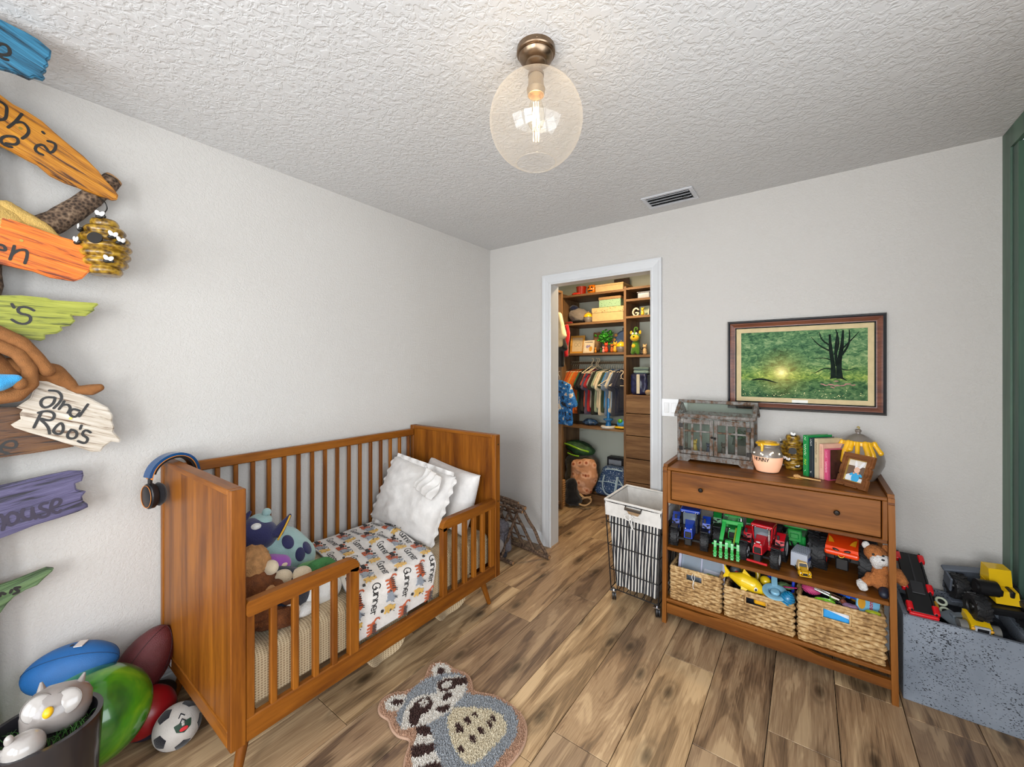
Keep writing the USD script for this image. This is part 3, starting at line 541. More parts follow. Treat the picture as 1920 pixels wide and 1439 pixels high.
SIGNS = {
  'blue': {'x':0.335,'o':[(0.069,2.421),(0.092,2.418),(0.116,2.416),(0.14,2.41),(0.168,2.392),(0.166,2.368),(0.159,2.357),(0.162,2.343),(0.155,2.332),(0.158,2.323),(0.149,2.309),(0.155,2.3),(0.151,2.293),(0.134,2.291),(0.124,2.28),(0.116,2.281),(0.098,2.283),(0.086,2.282),(0.069,2.279),(0.011,2.273),(0.011,2.419)],'l':[[(0.065,2.315),(0.084,2.326),(0.086,2.34),(0.08,2.35),(0.07,2.348),(0.064,2.339)],[(0.067,2.315),(0.074,2.308),(0.082,2.309)]]},
  'gold': {'x':0.09,'o':[(0.078,2.304),(0.104,2.287),(0.135,2.278),(0.168,2.262),(0.197,2.236),(0.232,2.208),(0.268,2.182),(0.306,2.143),(0.323,2.118),(0.345,2.094),(0.36,2.071),(0.357,2.054),(0.345,2.048),(0.323,2.051),(0.306,2.053),(0.279,2.059),(0.252,2.065),(0.222,2.069),(0.187,2.081),(0.158,2.107),(0.131,2.117),(0.1,2.131),(0.078,2.139),(0.02,2.157),(0.02,2.323)],'l':[[(0.075,2.281),(0.088,2.274),(0.091,2.252),(0.084,2.224),(0.075,2.218)],[(0.123,2.262),(0.107,2.225),(0.094,2.203)],[(0.11,2.227),(0.125,2.234),(0.136,2.222),(0.134,2.196),(0.124,2.18)],[(0.169,2.223),(0.172,2.22)],[(0.181,2.197),(0.196,2.196),(0.197,2.175),(0.185,2.159),(0.171,2.178),(0.157,2.171),(0.155,2.149),(0.169,2.144)],[(0.09,2.148),(0.114,2.159),(0.112,2.176),(0.099,2.176),(0.084,2.166),(0.079,2.15),(0.088,2.141),(0.101,2.141)]]},
  'orange': {'x':0.13,'o':[(0.077,1.896),(0.115,1.887),(0.16,1.875),(0.208,1.863),(0.263,1.855),(0.306,1.835),(0.319,1.811),(0.284,1.765),(0.26,1.727),(0.24,1.714),(0.184,1.717),(0.146,1.731),(0.111,1.736),(0.077,1.741),(0.016,1.751),(0.016,1.907)],'l':[[(0.096,1.759),(0.101,1.782),(0.105,1.805)],[(0.101,1.777),(0.116,1.794),(0.129,1.797),(0.132,1.781),(0.127,1.753)],[(0.071,1.788),(0.086,1.787),(0.083,1.8),(0.073,1.802)]]},
  'lime': {'x':0.09,'o':[(0.078,1.644),(0.122,1.65),(0.178,1.65),(0.191,1.644),(0.25,1.646),(0.303,1.648),(0.306,1.642),(0.294,1.628),(0.296,1.62),(0.273,1.596),(0.238,1.595),(0.247,1.576),(0.235,1.558),(0.213,1.552),(0.216,1.54),(0.202,1.527),(0.175,1.521),(0.175,1.505),(0.165,1.499),(0.137,1.505),(0.107,1.52),(0.078,1.534),(0.019,1.536),(0.019,1.639)],'l':[[(0.102,1.618),(0.106,1.607)],[(0.149,1.602),(0.13,1.612),(0.116,1.606),(0.118,1.59),(0.138,1.584),(0.141,1.565),(0.128,1.554),(0.111,1.558),(0.102,1.566)]]},
  'brown': {'x':0.07,'o':[(0.079,1.274),(0.128,1.27),(0.196,1.232),(0.246,1.118),(0.153,1.11),(0.079,1.107),(0.019,1.108),(0.019,1.278)],'l':[[(0.078,1.146),(0.111,1.139),(0.109,1.157),(0.097,1.16),(0.083,1.149),(0.08,1.13),(0.095,1.119)]]},
  'white': {'x':0.11,'o':[(0.158,1.373),(0.184,1.36),(0.23,1.33),(0.288,1.29),(0.328,1.257),(0.342,1.225),(0.34,1.204),(0.346,1.181),(0.343,1.164),(0.364,1.131),(0.359,1.121),(0.337,1.127),(0.318,1.111),(0.309,1.094),(0.285,1.097),(0.247,1.122),(0.187,1.159),(0.14,1.185),(0.106,1.207),(0.099,1.217),(0.12,1.234),(0.118,1.254),(0.125,1.265),(0.111,1.274),(0.14,1.303)],'l':[[(0.193,1.302),(0.172,1.302),(0.163,1.283),(0.172,1.269),(0.188,1.277),(0.196,1.3)],[(0.183,1.327),(0.201,1.323),(0.211,1.301),(0.198,1.272),(0.193,1.265)],[(0.205,1.261),(0.212,1.274),(0.217,1.287)],[(0.212,1.274),(0.226,1.274),(0.231,1.266),(0.226,1.246)],[(0.254,1.251),(0.237,1.257),(0.231,1.241),(0.242,1.23),(0.254,1.243)],[(0.275,1.272),(0.265,1.252),(0.254,1.231)],[(0.165,1.255),(0.157,1.23),(0.148,1.203)],[(0.158,1.252),(0.177,1.256),(0.193,1.245),(0.188,1.225),(0.164,1.231)],[(0.164,1.227),(0.18,1.198),(0.183,1.178)],[(0.198,1.2),(0.209,1.211),(0.215,1.192),(0.205,1.173),(0.193,1.181),(0.198,1.2)],[(0.234,1.185),(0.245,1.178),(0.242,1.154),(0.228,1.156),(0.226,1.172),(0.234,1.185)],[(0.259,1.197),(0.256,1.185)],[(0.282,1.169),(0.268,1.178),(0.262,1.164),(0.274,1.149),(0.269,1.133),(0.251,1.142)]]},
  'purple': {'x':0.08,'o':[(0.078,1.015),(0.127,1.021),(0.179,1.028),(0.234,1.033),(0.267,1.026),(0.269,1.009),(0.265,0.99),(0.248,0.984),(0.251,0.962),(0.26,0.956),(0.275,0.948),(0.265,0.933),(0.268,0.915),(0.28,0.9),(0.28,0.889),(0.257,0.88),(0.206,0.87),(0.153,0.862),(0.102,0.847),(0.078,0.841),(0.019,0.822),(0.019,1.007)],'l':[[(0.078,0.92),(0.083,0.911),(0.083,0.869)],[(0.101,0.921),(0.112,0.914),(0.114,0.89),(0.101,0.879),(0.093,0.893),(0.094,0.915),(0.101,0.921)],[(0.126,0.925),(0.128,0.894),(0.141,0.886),(0.146,0.912)],[(0.146,0.924),(0.149,0.899),(0.154,0.886)],[(0.18,0.932),(0.166,0.93),(0.164,0.919),(0.18,0.906),(0.182,0.889),(0.164,0.887),(0.159,0.896)],[(0.19,0.911),(0.207,0.919),(0.211,0.934),(0.199,0.94),(0.19,0.924),(0.193,0.899),(0.207,0.891),(0.212,0.897)]]},
  'green': {'x':0.07,'o':[(0.079,0.683),(0.108,0.686),(0.153,0.695),(0.18,0.701),(0.197,0.692),(0.193,0.683),(0.174,0.666),(0.159,0.649),(0.133,0.644),(0.108,0.632),(0.093,0.615),(0.079,0.591),(0.037,0.544),(0.037,0.686)],'l':[[(0.102,0.658),(0.1,0.651)],[(0.119,0.66),(0.109,0.662),(0.117,0.646),(0.107,0.643)],[(0.088,0.651),(0.08,0.658),(0.078,0.648)]]},
}
# ------------------------------------------------------------------ wooden sign tree on the left wall
def painted(name, dark, mid, light, ang, rough=.5):
    return M(name, {'t': ('texture_coordinate', {}), 'vr': ('vector_rotate', {'rotate_type': 'x_axis', 'angle': math.radians(-ang)}), 'm': ('mapping', {'scale': (10., 6.0, 75.0)}),
        'n': ('noise_texture', {'scale': 1.0, 'detail': 5.0, 'roughness': .6, 'distortion': .5}), 'r': ('rgb_ramp', {'ramp': [(.36, srgb(dark)), (.47, srgb(mid)), (.7, srgb(light))]}),
        'b': ('bump', {'strength': .5, 'distance': .006}), 'p': ('principled_bsdf', {'roughness': rough})},
        [('t.object', 'vr.vector'), ('vr.vector', 'm.vector'), ('m.vector', 'n.vector'), ('n.fac', 'r.fac'), ('r.color', 'p.base_color'), ('n.fac', 'b.height'), ('b.normal', 'p.normal')])
INK = plain('black_ink', '17130f', .5); INKP = plain('purple_ink', '2c2438', .5)
SG = {'blue': ('weathered blue wooden sign board close under the ceiling', ('0e2632', '1f5a76', '3a86a8'), -22),
      'gold': ('long golden yellow arrow sign board lettered in black', ('4a2806', 'a86808', 'c6861a'), -27),
      'orange': ('bright orange arrow sign board below the golden one', ('6a2a06', 'd2640c', 'e58420'), -14),
      'lime': ('ragged lime green sign board below the orange one', ('464b12', '8a8f2c', 'a8aa40'), 0),
      'brown': ('dark brown sign board partly hidden behind the white one', ('1c1006', '543214', '704a22'), 4),
      'white': ('whitewashed arrow sign board with two lines of black lettering', ('5a3e28', 'b5a896', 'd2cabf'), -22),
      'purple': ('muted purple sign board with a notched end', ('1a1724', '464060', '605a7c'), 10),
      'green': ('small green arrow sign board lowest on the wall', ('223018', '47603a', '62794e'), 18)}
for k, d in SIGNS.items():
    lab, cols, ang = SG[k]; o = list(d['o']); X_ = d['x']
    for a, b in ((-1, 0), (-2, -3)) if k != 'white' else ():                       # carry the board on past the frame's edge
        (ya, za), (yb_, zb_) = o[a], o[b]; s_ = (zb_-za)/(yb_-ya); o[a] = (-.12, za+s_*(-.12-ya)*.8)
    p = Polygon(o).buffer(0)
    if p.geom_type != 'Polygon': p = max(p.geoms, key=lambda g: g.area)
    sg = thing('sign_board', lab, 'sign', (0, 0, 0))
    b0 = extr(p, .014); b1 = extr(p.buffer(-.004), .018)
    part(sg, 'board', wallleft(cat_([b0, b1]), X_), painted('paint_'+k, *cols, ang), False)
    lt = ribbon(d['l'], .0075 if k != 'purple' else .009, .0016); part(sg, 'lettering', wallleft(lt, X_+.0178), INKP if k == 'purple' else INK, False)
    cy_, cz_ = p.centroid.x, p.centroid.y
    if k in ('gold', 'orange', 'white'): part(sg, 'screw', wallleft(move(cyl(.0045, 0, .002, 12), (max(cy_, .12), cz_+(.01 if k != 'white' else 0), 0)), X_+.0178), plain('brass_screw', 'b59a4a', .3, .8))
# the tree post and its branch behind the boards
BARK = M('tree_bark', {'t': ('texture_coordinate', {}), 'v': ('voronoi_texture', {'scale': 90.0}), 'n': ('noise_texture', {'scale': 40.0, 'detail': 6.0, 'roughness': .7}), 'mx': ('math', {'math_type': 'multiply'}),
   'r': ('rgb_ramp', {'ramp': [(.08, srgb('2a1f16')), (.25, srgb('5c4838')), (.5, srgb('8d765f'))]}), 'b': ('bump', {'strength': .8, 'distance': .008}), 'p': ('principled_bsdf', {'roughness': .9})},
   [('t.object', 'v.vector'), ('t.object', 'n.vector'), ('v.distance', 'mx.value1'), ('n.fac', 'mx.value2'), ('mx.value', 'r.fac'), ('r.color', 'p.base_color'), ('mx.value', 'b.height'), ('b.normal', 'p.normal')])
CUTW = plain('cut_wood', 'a07850', .8, var=.15, scale=60)
tr = thing('sign_post_tree', 'rough bark tree post with a branch carrying the painted sign boards', 'tree post', (0, 0, 0))
tp = smoothpath([(.062, .0, .002), (.062, .012, .6), (.062, -.005, 1.2), (.062, .03, 1.72), (.062, .01, 2.1), (.062, -.03, 2.36)], 60)
part(tr, 'trunk', fuzz(tube(tp, np.linspace(.062, .052, 60), 22), .007, 28, 2), BARK, True)
bp = smoothpath([(.064, .06, 1.80), (.062, .13, 1.865), (.062, .2, 1.93), (.06, .28, 2.03), (.06, .352, 2.14)], 30)
part(tr, 'branch', fuzz(tube(bp, np.linspace(.042, .03, 30), 18), .005, 40, 3), BARK, True)
bq = smoothpath([(.062, -.01, 2.0), (.13, -.04, 2.16), (.25, -.05, 2.28), (.325, -.05, 2.33)], 24)
part(tr, 'branch', fuzz(tube(bq, np.linspace(.036, .024, 24), 16), .005, 40, 6), BARK, True)
part(tr, 'cut_end', rod((.06, .351, 2.139), (.06, .3555, 2.1455), .029, .027, 18), CUTW)
# beehive ornament hanging from the branch
HIVEC = M('hive_straw', {'t': ('texture_coordinate', {}), 'v': ('voronoi_texture', {'scale': 70.0}), 'n': ('noise_texture', {'scale': 30.0, 'detail': 5.0}), 'mx': ('math', {'math_type': 'multiply_add', 'value2': .5}),
   'r': ('rgb_ramp', {'ramp': [(.5, srgb('35240a')), (.72, srgb('7c5a14')), (.95, srgb('b08a28'))]}), 'b': ('bump', {'strength': .6, 'distance': .004}), 'p': ('principled_bsdf', {'roughness': .35, 'coat_weight': .4})},
   [('t.object', 'v.vector'), ('t.object', 'n.vector'), ('v.distance', 'mx.value1'), ('n.fac', 'mx.value3'), ('mx.value', 'r.fac'), ('r.color', 'p.base_color'), ('mx.value', 'b.height'), ('b.normal', 'p.normal')])
WING = plain('white_wing', 'e9e7e4', .5); BEEB = plain('bee_black', '1b1916', .5); BEEY = plain('bee_yellow', 'e0a52a', .5)
def beehive(label, loc, R, Hh, rz, bees, hookh=0, turn=0):
    h = thing('beehive_ornament', label, 'beehive ornament', loc, rz)
    n = 7; env = [.66, .87, .97, 1.0, .93, .78, .52]
    prof = [(0, 0)]
    for k in range(n):
        z0_, z1_ = Hh*k/n, Hh*(k+1)/n; r_ = R*env[k]
        for t in np.linspace(0, 1, 7): prof.append((r_*.86+r_*.14*math.sin(PI*t), z0_+(z1_-z0_)*t))
    prof.append((0, Hh*1.02))
    m = lathe(prof, 48); m = fuzz(m, R*.02, 60, 1); part(h, 'coiled_body', m, HIVEC, True)
    hz = Hh*.58
    part(h, 'entrance_hole', move(cyl(R*.27, 0, .004, 24), (0, -R*.965, hz), (80, 0, 0)), DOT, label='dark round entrance hole')
    for (a, z) in bees:
        k = min(int(z*n), n-1); rr = R*env[k]*1.0+.004; ca, sa = math.cos(a), math.sin(a); P0 = np.array([rr*ca, rr*sa, z*Hh]); s = R*.13
        T = lambda m: move(m, P0, (0, 0, math.degrees(a)))
        part(h, 'bee', [T(ell((0, 0, 0), (s*.8, s*1.1, s*.7), 2)), T(ell((0, s*1.4, s*.2), (s*.55, s*.55, s*.55), 2))], BEEB, label='small black bee')
        part(h, 'bee_wing', [T(move(ell((0, 0, 0), (s*.3, s*.7, s*1.1), 2), (s*.5, -s*.3, s*1.2), (25, 0, 0))), T(move(ell((0, 0, 0), (s*.3, s*.7, s*1.1), 2), (s*.5, s*.9, s*1.0), (-35, 0, 0)))], WING, label='white bee wing pair')
    if hookh: part(h, 'wire_hook', tube(smoothpath([(0, 0, Hh), (0, 0, Hh+hookh*.4), (0, .018, Hh+hookh*.7), (-.005, .01, Hh+hookh), (-.012, -.01, Hh+hookh*1.02)], 20), .002, 6), BEEB)
    return h
beehive('beehive ornament with white-winged bees hanging from the branch on the wall', (.125, .320, 1.752), .076, .205, 62, [(-1.57, 1.0), (-2.7, .75), (-1.0, .64), (-.75, .56), (-1.15, .2), (-2.3, .48)], .075)
# soft toys sitting on the boards
FURY = plain('yellow_plush', 'd2ad62', .95, var=.15, scale=120, bump=.6, bscale=300)
yp = thing('yellow_plush_toy', 'fuzzy yellow plush toy lying behind the orange sign board', 'soft toy', (.1, .03, 1.88))
part(yp, 'body', fuzz(ell((0, 0, 0), (.055, .11, .075)), .004, 90), FURY, True)
part(yp, 'arm', fuzz(softbody({'a': ((.0, .06, .05), .03), 'b': ((.0, .135, .012), .024), 'c': ((0, .165, -.015), .018)}, .008, 6, [('a', 'b'), ('b', 'c')]), .003, 100), FURY, True)
FURB = plain('brown_plush', '8a5a30', .95, var=.12, scale=60, bump=.4, bscale=350)
BLUEF = fabric('blue_fleece', '3f9fd8', 350, .5)
kp = thing('brown_plush_toy', 'long-limbed brown plush toy draped over the white sign board', 'soft toy', (.135, 0, 0))
part(kp, 'body', softbody({'a': ((-.02, -.02, 1.47), .07), 'b': ((-.02, .06, 1.36), .07), 'd': ((-.025, .0, 1.36), .08)}, .012, 8, [('a', 'b'), ('a', 'd')]), FURB, True)
part(kp, 'arm', softbody({'a': ((.01, -.06, 1.535), .024), 'b': ((.012, .066, 1.522), .023), 'c': ((.012, .118, 1.488), .022), 'd': ((.012, .152, 1.44), .02), 'e': ((.012, .176, 1.395), .02)}, .007, 6, [('a', 'b'), ('b', 'c'), ('c', 'd'), ('d', 'e')]), FURB, True)
part(kp, 'arm', softbody({'a': ((.02, .06, 1.485), .02), 'b': ((.022, .112, 1.452), .019), 'c': ((.022, .137, 1.404), .018), 'd': ((.022, .138, 1.352), .02), 'e': ((.022, .108, 1.315), .022), 'f': ((.022, .03, 1.305), .024)}, .007, 6, [('a', 'b'), ('b', 'c'), ('c', 'd'), ('d', 'e'), ('e', 'f')]), FURB, True)
part(kp, 'leg', softbody({'a': ((-.03, .10, 1.40), .04), 'b': ((-.03, .19, 1.385), .036), 'c': ((-.03, .225, 1.35), .025), 'd': ((-.02, .245, 1.325), .014), 'e': ((-.015, .285, 1.325), .02), 'f': ((-.01, .305, 1.332), .014)}, .007, 6, [('a', 'b'), ('b', 'c'), ('c', 'd'), ('d', 'e'), ('e', 'f')]), FURB, True)
bt = thing('blue_shirt_plush', 'tiny plush toy in a blue fleece top held by the brown plush', 'soft toy', (.185, .07, 1.36))
part(bt, 'shirt', softbody({'a': ((0, -.05, .0), .034), 'b': ((0, 0, -.002), .028), 'c': ((0, .035, .008), .016)}, .006, 6, [('a', 'b'), ('b', 'c')]), BLUEF, True)
part(bt, 'paw', ell((0, .044, -.006), (.015, .017, .02)), FURB, True)
# ------------------------------------------------------------------ balls and toys on the floor by the bed
def football(name, label, loc, rot, L, R, mat, seam):
    b = thing(name, label, 'ball', loc, rot=rot)
    t = np.linspace(0, PI, 40); prof = [(R*math.sin(x)**1.15, -L/2*math.cos(x)) for x in t]; prof[0] = (0, -L/2); prof[-1] = (0, L/2)
    part(b, 'cover', lathe(prof, 48), mat, True)
    for k in range(4):
        a = k*PI/2+.6; part(b, 'seam', tube([((r+.0003)*math.cos(a), (r+.0003)*math.sin(a), z) for r, z in prof[1:-1]], .0013, 5), seam, True)
    return b, prof
BLF = plain('blue_foam', '0f548f', .55, bump=.25, bscale=500); BLS = plain('blue_seam', '0a3358', .6); MAR = plain('maroon_leather', '5a1f22', .45, bump=.4, bscale=420); MARS = plain('maroon_seam', '2c0e10', .6)
PRT = plain('print_pale', 'c9bdb4', .5)
fb, pf = football('blue_football', 'blue rubber football lying against the wall above the green egg', (.125, .235, .335), (0, 84, 55), .27, .078, BLF, BLS)
part(fb, 'barcode_label', move(bx(-.0015, .0015, -.018, .018, -.012, .012), (-.0765, .0, .035), (0, 8, 0)), PRT, False, label='small white printed label')
part(fb, 'valve', move(cyl(.006, 0, .002, 16), (-.0762, .0, .01), (0, -90, 0)), DOT)
fb2, pf2 = football('maroon_football', 'maroon leather football standing tilted against the bed end', (.115, .428, .222), (-28, 8, 0), .30, .085, MAR, MARS)
part(fb2, 'barcode_label', move(bx(-.0015, .0015, -.010, .010, -.03, .03), (.062, -.055, -.055), (0, 10, -40)), PRT, False, label='white barcode strip')
tx = cat_([ribbon([[(0, 0), (.008, .009), (.016, 0), (.024, .009), (.032, 0), (.04, .009)]], .003, .0015), ribbon([[(0, -.016), (.04, -.016)]], .004, .0015)]); part(fb2, 'printed_lettering', move(onto(tx, (0, 0, 0), (0, 0, 1), (0, 1, 0), (1, 0, 0)), (.0835, -.02, -.03), (0, 6, 10)), PRT, False)
GEGG = M('green_swirl', {'t': ('texture_coordinate', {}), 'n': ('noise_texture', {'scale': 5.0, 'detail': 4.0, 'distortion': .5}), 'r': ('rgb_ramp', {'ramp': [(.34, srgb('12501a')), (.5, srgb('3f8418')), (.64, srgb('7fae22'))]}), 'p': ('principled_bsdf', {'roughness': .18, 'coat_weight': .5})},
   [('t.object', 'n.vector'), ('n.fac', 'r.fac'), ('r.color', 'p.base_color')])
eg = thing('green_egg_ball', 'large glossy green egg-shaped ball beside the black pot', 'ball', (.235, .240, .19), rot=(0, 70, 42))
t = np.linspace(0, PI, 44); prof = [(.152*math.sin(x)*(1-.16*math.cos(x)), -.205*math.cos(x)) for x in t]; prof[0] = (0, -.205); prof[-1] = (0, .205)
part(eg, 'shell', lathe(prof, 64), GEGG, True)
RED = plain('red_rubber', '8e1218', .3); NAVY = plain('navy_rubber', '141a3a', .4)
rb = thing('red_ball', 'red and navy playground ball between the green egg and soccer plush', 'ball', (.212, .425, .088), rot=(25, 10, 0))
u_, v_ = np.meshgrid(np.linspace(0, 2*PI, 41), np.linspace(0, PI, 21))
def dome(R, t0, t1):
    t = np.linspace(t0, t1, 16); m = lathe([(R*math.sin(x), R*math.cos(x)) for x in t[::-1]], 48); return m
part(rb, 'red_half', dome(.087, 0, 1.75), RED, True); part(rb, 'navy_half', dome(.087, 1.75, PI), NAVY, True)
dk = single('dark_football', 'dark brown small football wedged behind the red ball', 'ball', move(lathe([(.055*math.sin(x)+1e-6, -.1*math.cos(x)) for x in np.linspace(0, PI, 24)], 32), (.085, .445, .056), (90, 0, 5)), plain('dark_leather', '2c201b', .6), True)
# soccer plush: white ball with black pentagon patches and a stitched smile
sc = thing('soccer_plush', 'white and black soccer ball plush with a smiling stitched face', 'ball', (.352, .478, .072))
SW = fabric('soccer_white', 'bdb7b1', 300, .3); SB = fabric('soccer_black', '1d1d24', 300, .3)
R_ = .072; part(sc, 'ball', ell((0, 0, 0), (R_,)*3, 4), SW, True)
ico = trimesh.creation.icosahedron(); iv = ico.vertices/np.linalg.norm(ico.vertices[0])
def patch(c, poly, h=.0012, sub=.02):
    """flat outline wrapped on the ball around direction c"""
    c = np.array(c)/np.linalg.norm(c); u = np.cross((0, 0, 1), c); u = u/np.linalg.norm(u) if np.linalg.norm(u) > 1e-3 else np.array([1., 0, 0]); w = np.cross(c, u)
    m = extr(poly, .2).subdivide_to_size(.15); V = m.vertices; D = c+np.outer(V[:, 0], u)+np.outer(V[:, 1], w); D /= np.linalg.norm(D, axis=1, keepdims=True)
    return trimesh.Trimesh(D*(R_-.002+(V[:, 2:3] > .1)*(h+.002)), m.faces, process=False)
pent = Polygon([(.36*math.cos(a), .36*math.sin(a)) for a in np.arange(5)*2*PI/5+.3])
fv = np.array([.88, .02, .47])
for d_ in iv: 
    if np.dot(d_, fv) < .86: part(sc, 'black_patch', patch(d_, pent), SB, True)
part(sc, 'mouth', patch(fv, Polygon([(-.34, .12), (.34, .12), (.28, -.15), (0, -.3), (-.28, -.15)]).buffer(.03), .002), plain('mouth_green', '1e3a2a', .7), True, label='dark green smiling mouth')
part(sc, 'tongue', patch(fv+np.array([0, 0, -.16]), E_(0, 0, .17, .09), .0032), plain('tongue_red', 'c8242c', .6), True, label='red tongue')
for s in (-1, 1): part(sc, 'tooth', patch(fv+np.array([.1*s, 0, .10]), sbox(-.06, -.05, .06, .05), .0032), SW, True, label='white tooth')
for s in (-1, 1):
    e = fv+np.array([.22*s, 0, .42]); part(sc, 'eye_stitch', patch(e, ribbon and L_([(-.12, -.05), (0, .1), (.12, -.05)], .04), .002), SB, True)
# black pot with two owl figures and grass
BPOT = plain('black_glazed_pot', '1e1d22', .25, coat_weight=.3)
px_, py_, PZ = .497, .138, .052
pot_ = thing('black_pot', 'glossy black planter pot holding the owl figures at the lower left', 'pot', (px_, py_, 0))
part(pot_, 'pot_body', lathe([(0, 0), (.085, 0), (.10, .02), (.112, .2), (.122, .377), (.122, .390), (.110, .390), (.106, .362), (.095, .342), (0, .340)], 56), BPOT, 35)
part(pot_, 'soil', lathe([(0, .322), (.10, .332), (.099, .348), (0, .352)], 40), plain('dark_soil', '1c1712', .9, bump=.5), True)
gr = []
for k in range(260):
    a, r_ = rng.uniform(0, 2*PI), .095*math.sqrt(rng.uniform(.1, 1)); x, y = r_*math.cos(a), r_*math.sin(a); dx, dy = rng.normal(0, .014, 2); h_ = rng.uniform(.015, .032)
    gr.append(tube([(x, y, .347), (x+dx*.4, y+dy*.4, .347+h_*.7), (x+dx, y+dy, .347+h_)], [.0014, .0011, .0003], 4))
gs = part(pot_, 'moss_grass', gr, plain('moss_green', '2f5a1e', .8, var=.3), False, kind='stuff')
OWLG = plain('owl_glaze', '867e79', .25, coat_weight=.5); OWLW = plain('owl_white', 'a39d98', .2, coat_weight=.5); BEAK = plain('beak_yellow', 'e3b01a', .35)
ow = thing('ceramic_owl', 'grey ceramic owl with pale eye discs and yellow beak in the black pot', 'figurine', (px_-.012, py_+.018, .300+PZ), rot=(-30, 4, 68))
part(ow, 'body', lathe([(0, 0), (.05, 0), (.066, .02), (.074, .05), (.07, .085), (.056, .105), (.03, .118), (0, .12)], 48), OWLG, True)
for s in (-1, 1):
    part(ow, 'eye_disc', ell((s*.028, -.055, .068), (.034, .014, .034), 3), OWLW, True); part(ow, 'ear_tuft', rod((s*.038, -.012, .10), (s*.046, -.014, .132), .014, .003, 12), OWLG)
    part(ow, 'eyelid', tube([(s*.028+.033*math.cos(a), -.061-.003*math.sin(a), .068+.033*math.sin(a)) for a in np.linspace(0, 2*PI, 28, endpoint=False)], .0012, 5, True), plain('owl_line', '6f6862', .4), True)
part(ow, 'beak', ell((0, -.078, .052), (.011, .012, .014), 2), BEAK, True)
ow2 = thing('ribbed_shell_owl', 'small white ribbed ceramic bird in front of the grey owl', 'figurine', (px_+.064, py_-.038, .302+PZ), rot=(0, 0, 60))
rb_ = lathe([(0, 0)]+[(.04*math.sin(.35+2.5*k/26)*(1+.035*(k % 2)), .07*(1-math.cos(PI*k/26))/2) for k in range(27)]+[(0, .071)], 40)
part(ow2, 'ribbed_body', rb_, OWLW, True); part(ow2, 'head_knob', ell((-.022, -.012, .074), (.009, .009, .014), 2), OWLW, True); part(ow2, 'side_tuft', ell((-.046, -.006, .038), (.013, .010, .012), 2), OWLW, True)
# ------------------------------------------------------------------ low toy dresser against the back wall
def dw(ax): return wood('dresser_wood_'+ax, '4c270a', '6f3f10', '8a5420', ax, .8, .4, bump=.03, coat=.06)
DWX, DWY, DWZ = dw('x'), dw('y'), dw('z')
ds = thing('toy_dresser', 'walnut brown open toy dresser with one wide drawer and two shelves', 'dresser', (0, 0, 0))
a0, a1, fy, by, zt_ = 1.622, 2.518, 2.30, 2.712, .861
part(ds, 'top_board', bx(a0, a1, fy, by, zt_-.016, zt_, .003), DWX, False)
part(ds, 'case_side', bx(a0, a0+.018, fy, by, .678, zt_-.016, .002), DWZ, False); part(ds, 'case_side', bx(a1-.018, a1, fy, by, .678, zt_-.016, .002), DWZ, False)
part(ds, 'case_bottom', bx(a0, a1, fy, by, .664, .682, .003), DWX, False); part(ds, 'case_back', bx(a0+.018, a1-.018, by-.012, by, .682, zt_-.016), DWX, False)
dr = part(ds, 'drawer', bx(a0+.021, a1-.021, fy+.005, fy+.03, .686, zt_-.0195, .002), DWX, False)
KN = M('dark_knob', {'p': ('principled_bsdf', {'base_color': (.02, .017, .015), 'metallic': .6, 'roughness': .25})}, [])
for x in (1.794, 2.350): part(dr, 'knob', move(lathe([(0, 0), (.005, 0), (.004, .012), (.010, .016), (.0115, .021), (.008, .026), (0, .027)], 28), (x, fy+.006, .766), (90, 0, 0)), KN)
for s, xt, xf in ((-1, 1.612, 1.606), (1, 2.528, 2.541)):
    for y in (fy+.012, by-.018): part(ds, 'leg', hull([(xt+dx, y+dy, .86) for dx in (-.011, .011) for dy in (-.018, .018)]+[(xf+dx, y+dy, .0) for dx in (-.011, .011) for dy in (-.015, .015)]), DWZ, False)
    pr = Polygon([(fy-.006, .835), (fy+.01, .872), (by-.02, .878), (by+.004, .866), (by+.004, .83), (by-.04, .83), (by-.05, .84), (fy+.05, .84), (fy+.03, .82)]).buffer(.003)
    part(ds, 'side_bar', onto(extr(pr, .022), (xt-.011, 0, 0), (0, 1, 0), (0, 0, 1), (1, 0, 0)), DWY, False)
part(ds, 'shelf', bx(1.618, 2.524, fy-.002, by, .405, .423, .004), DWX, False); part(ds, 'shelf', bx(1.614, 2.530, fy, by, .118, .136, .004), DWX, False)
ap = Polygon([(1.618, .055), (1.618, .108), (1.80, .108), (1.85, .112), (1.90, .118), (2.16, .118), (2.22, .112), (2.28, .098), (2.34, .094), (2.535, .094), (2.535, .055)])
part(ds, 'apron', wallback(extr(ap, .018), fy+.024), DWX, False)
# ---- terrarium
RUST = M('weathered_paint', {'t': ('texture_coordinate', {}), 'n': ('noise_texture', {'scale': 28.0, 'detail': 8.0, 'roughness': .7}), 'm': ('mapping', {'scale': (60., 60., 14.)}), 'n2': ('noise_texture', {'scale': 1.0, 'detail': 4.0}), 'mx': ('math', {'math_type': 'multiply_add', 'value2': .45}),
   'r': ('rgb_ramp', {'ramp': [(.5, srgb('2a221c')), (.63, srgb('5e4026')), (.72, srgb('67625d')), (.95, srgb('8f8a84'))]}), 'b': ('bump', {'strength': .4, 'distance': .003}), 'p': ('principled_bsdf', {'roughness': .7})},
   [('t.object', 'n.vector'), ('t.object', 'm.vector'), ('m.vector', 'n2.vector'), ('n2.fac', 'mx.value1'), ('n.fac', 'mx.value3'), ('mx.value', 'r.fac'), ('r.color', 'p.base_color'), ('mx.value', 'b.height'), ('b.normal', 'p.normal')])
PANE = glass_pane('terrarium_glass', (.93, .97, .95), .9)
X0_, X1_, yA, yB_, zA = 1.628, 2.004, 2.525, 2.70, zt_
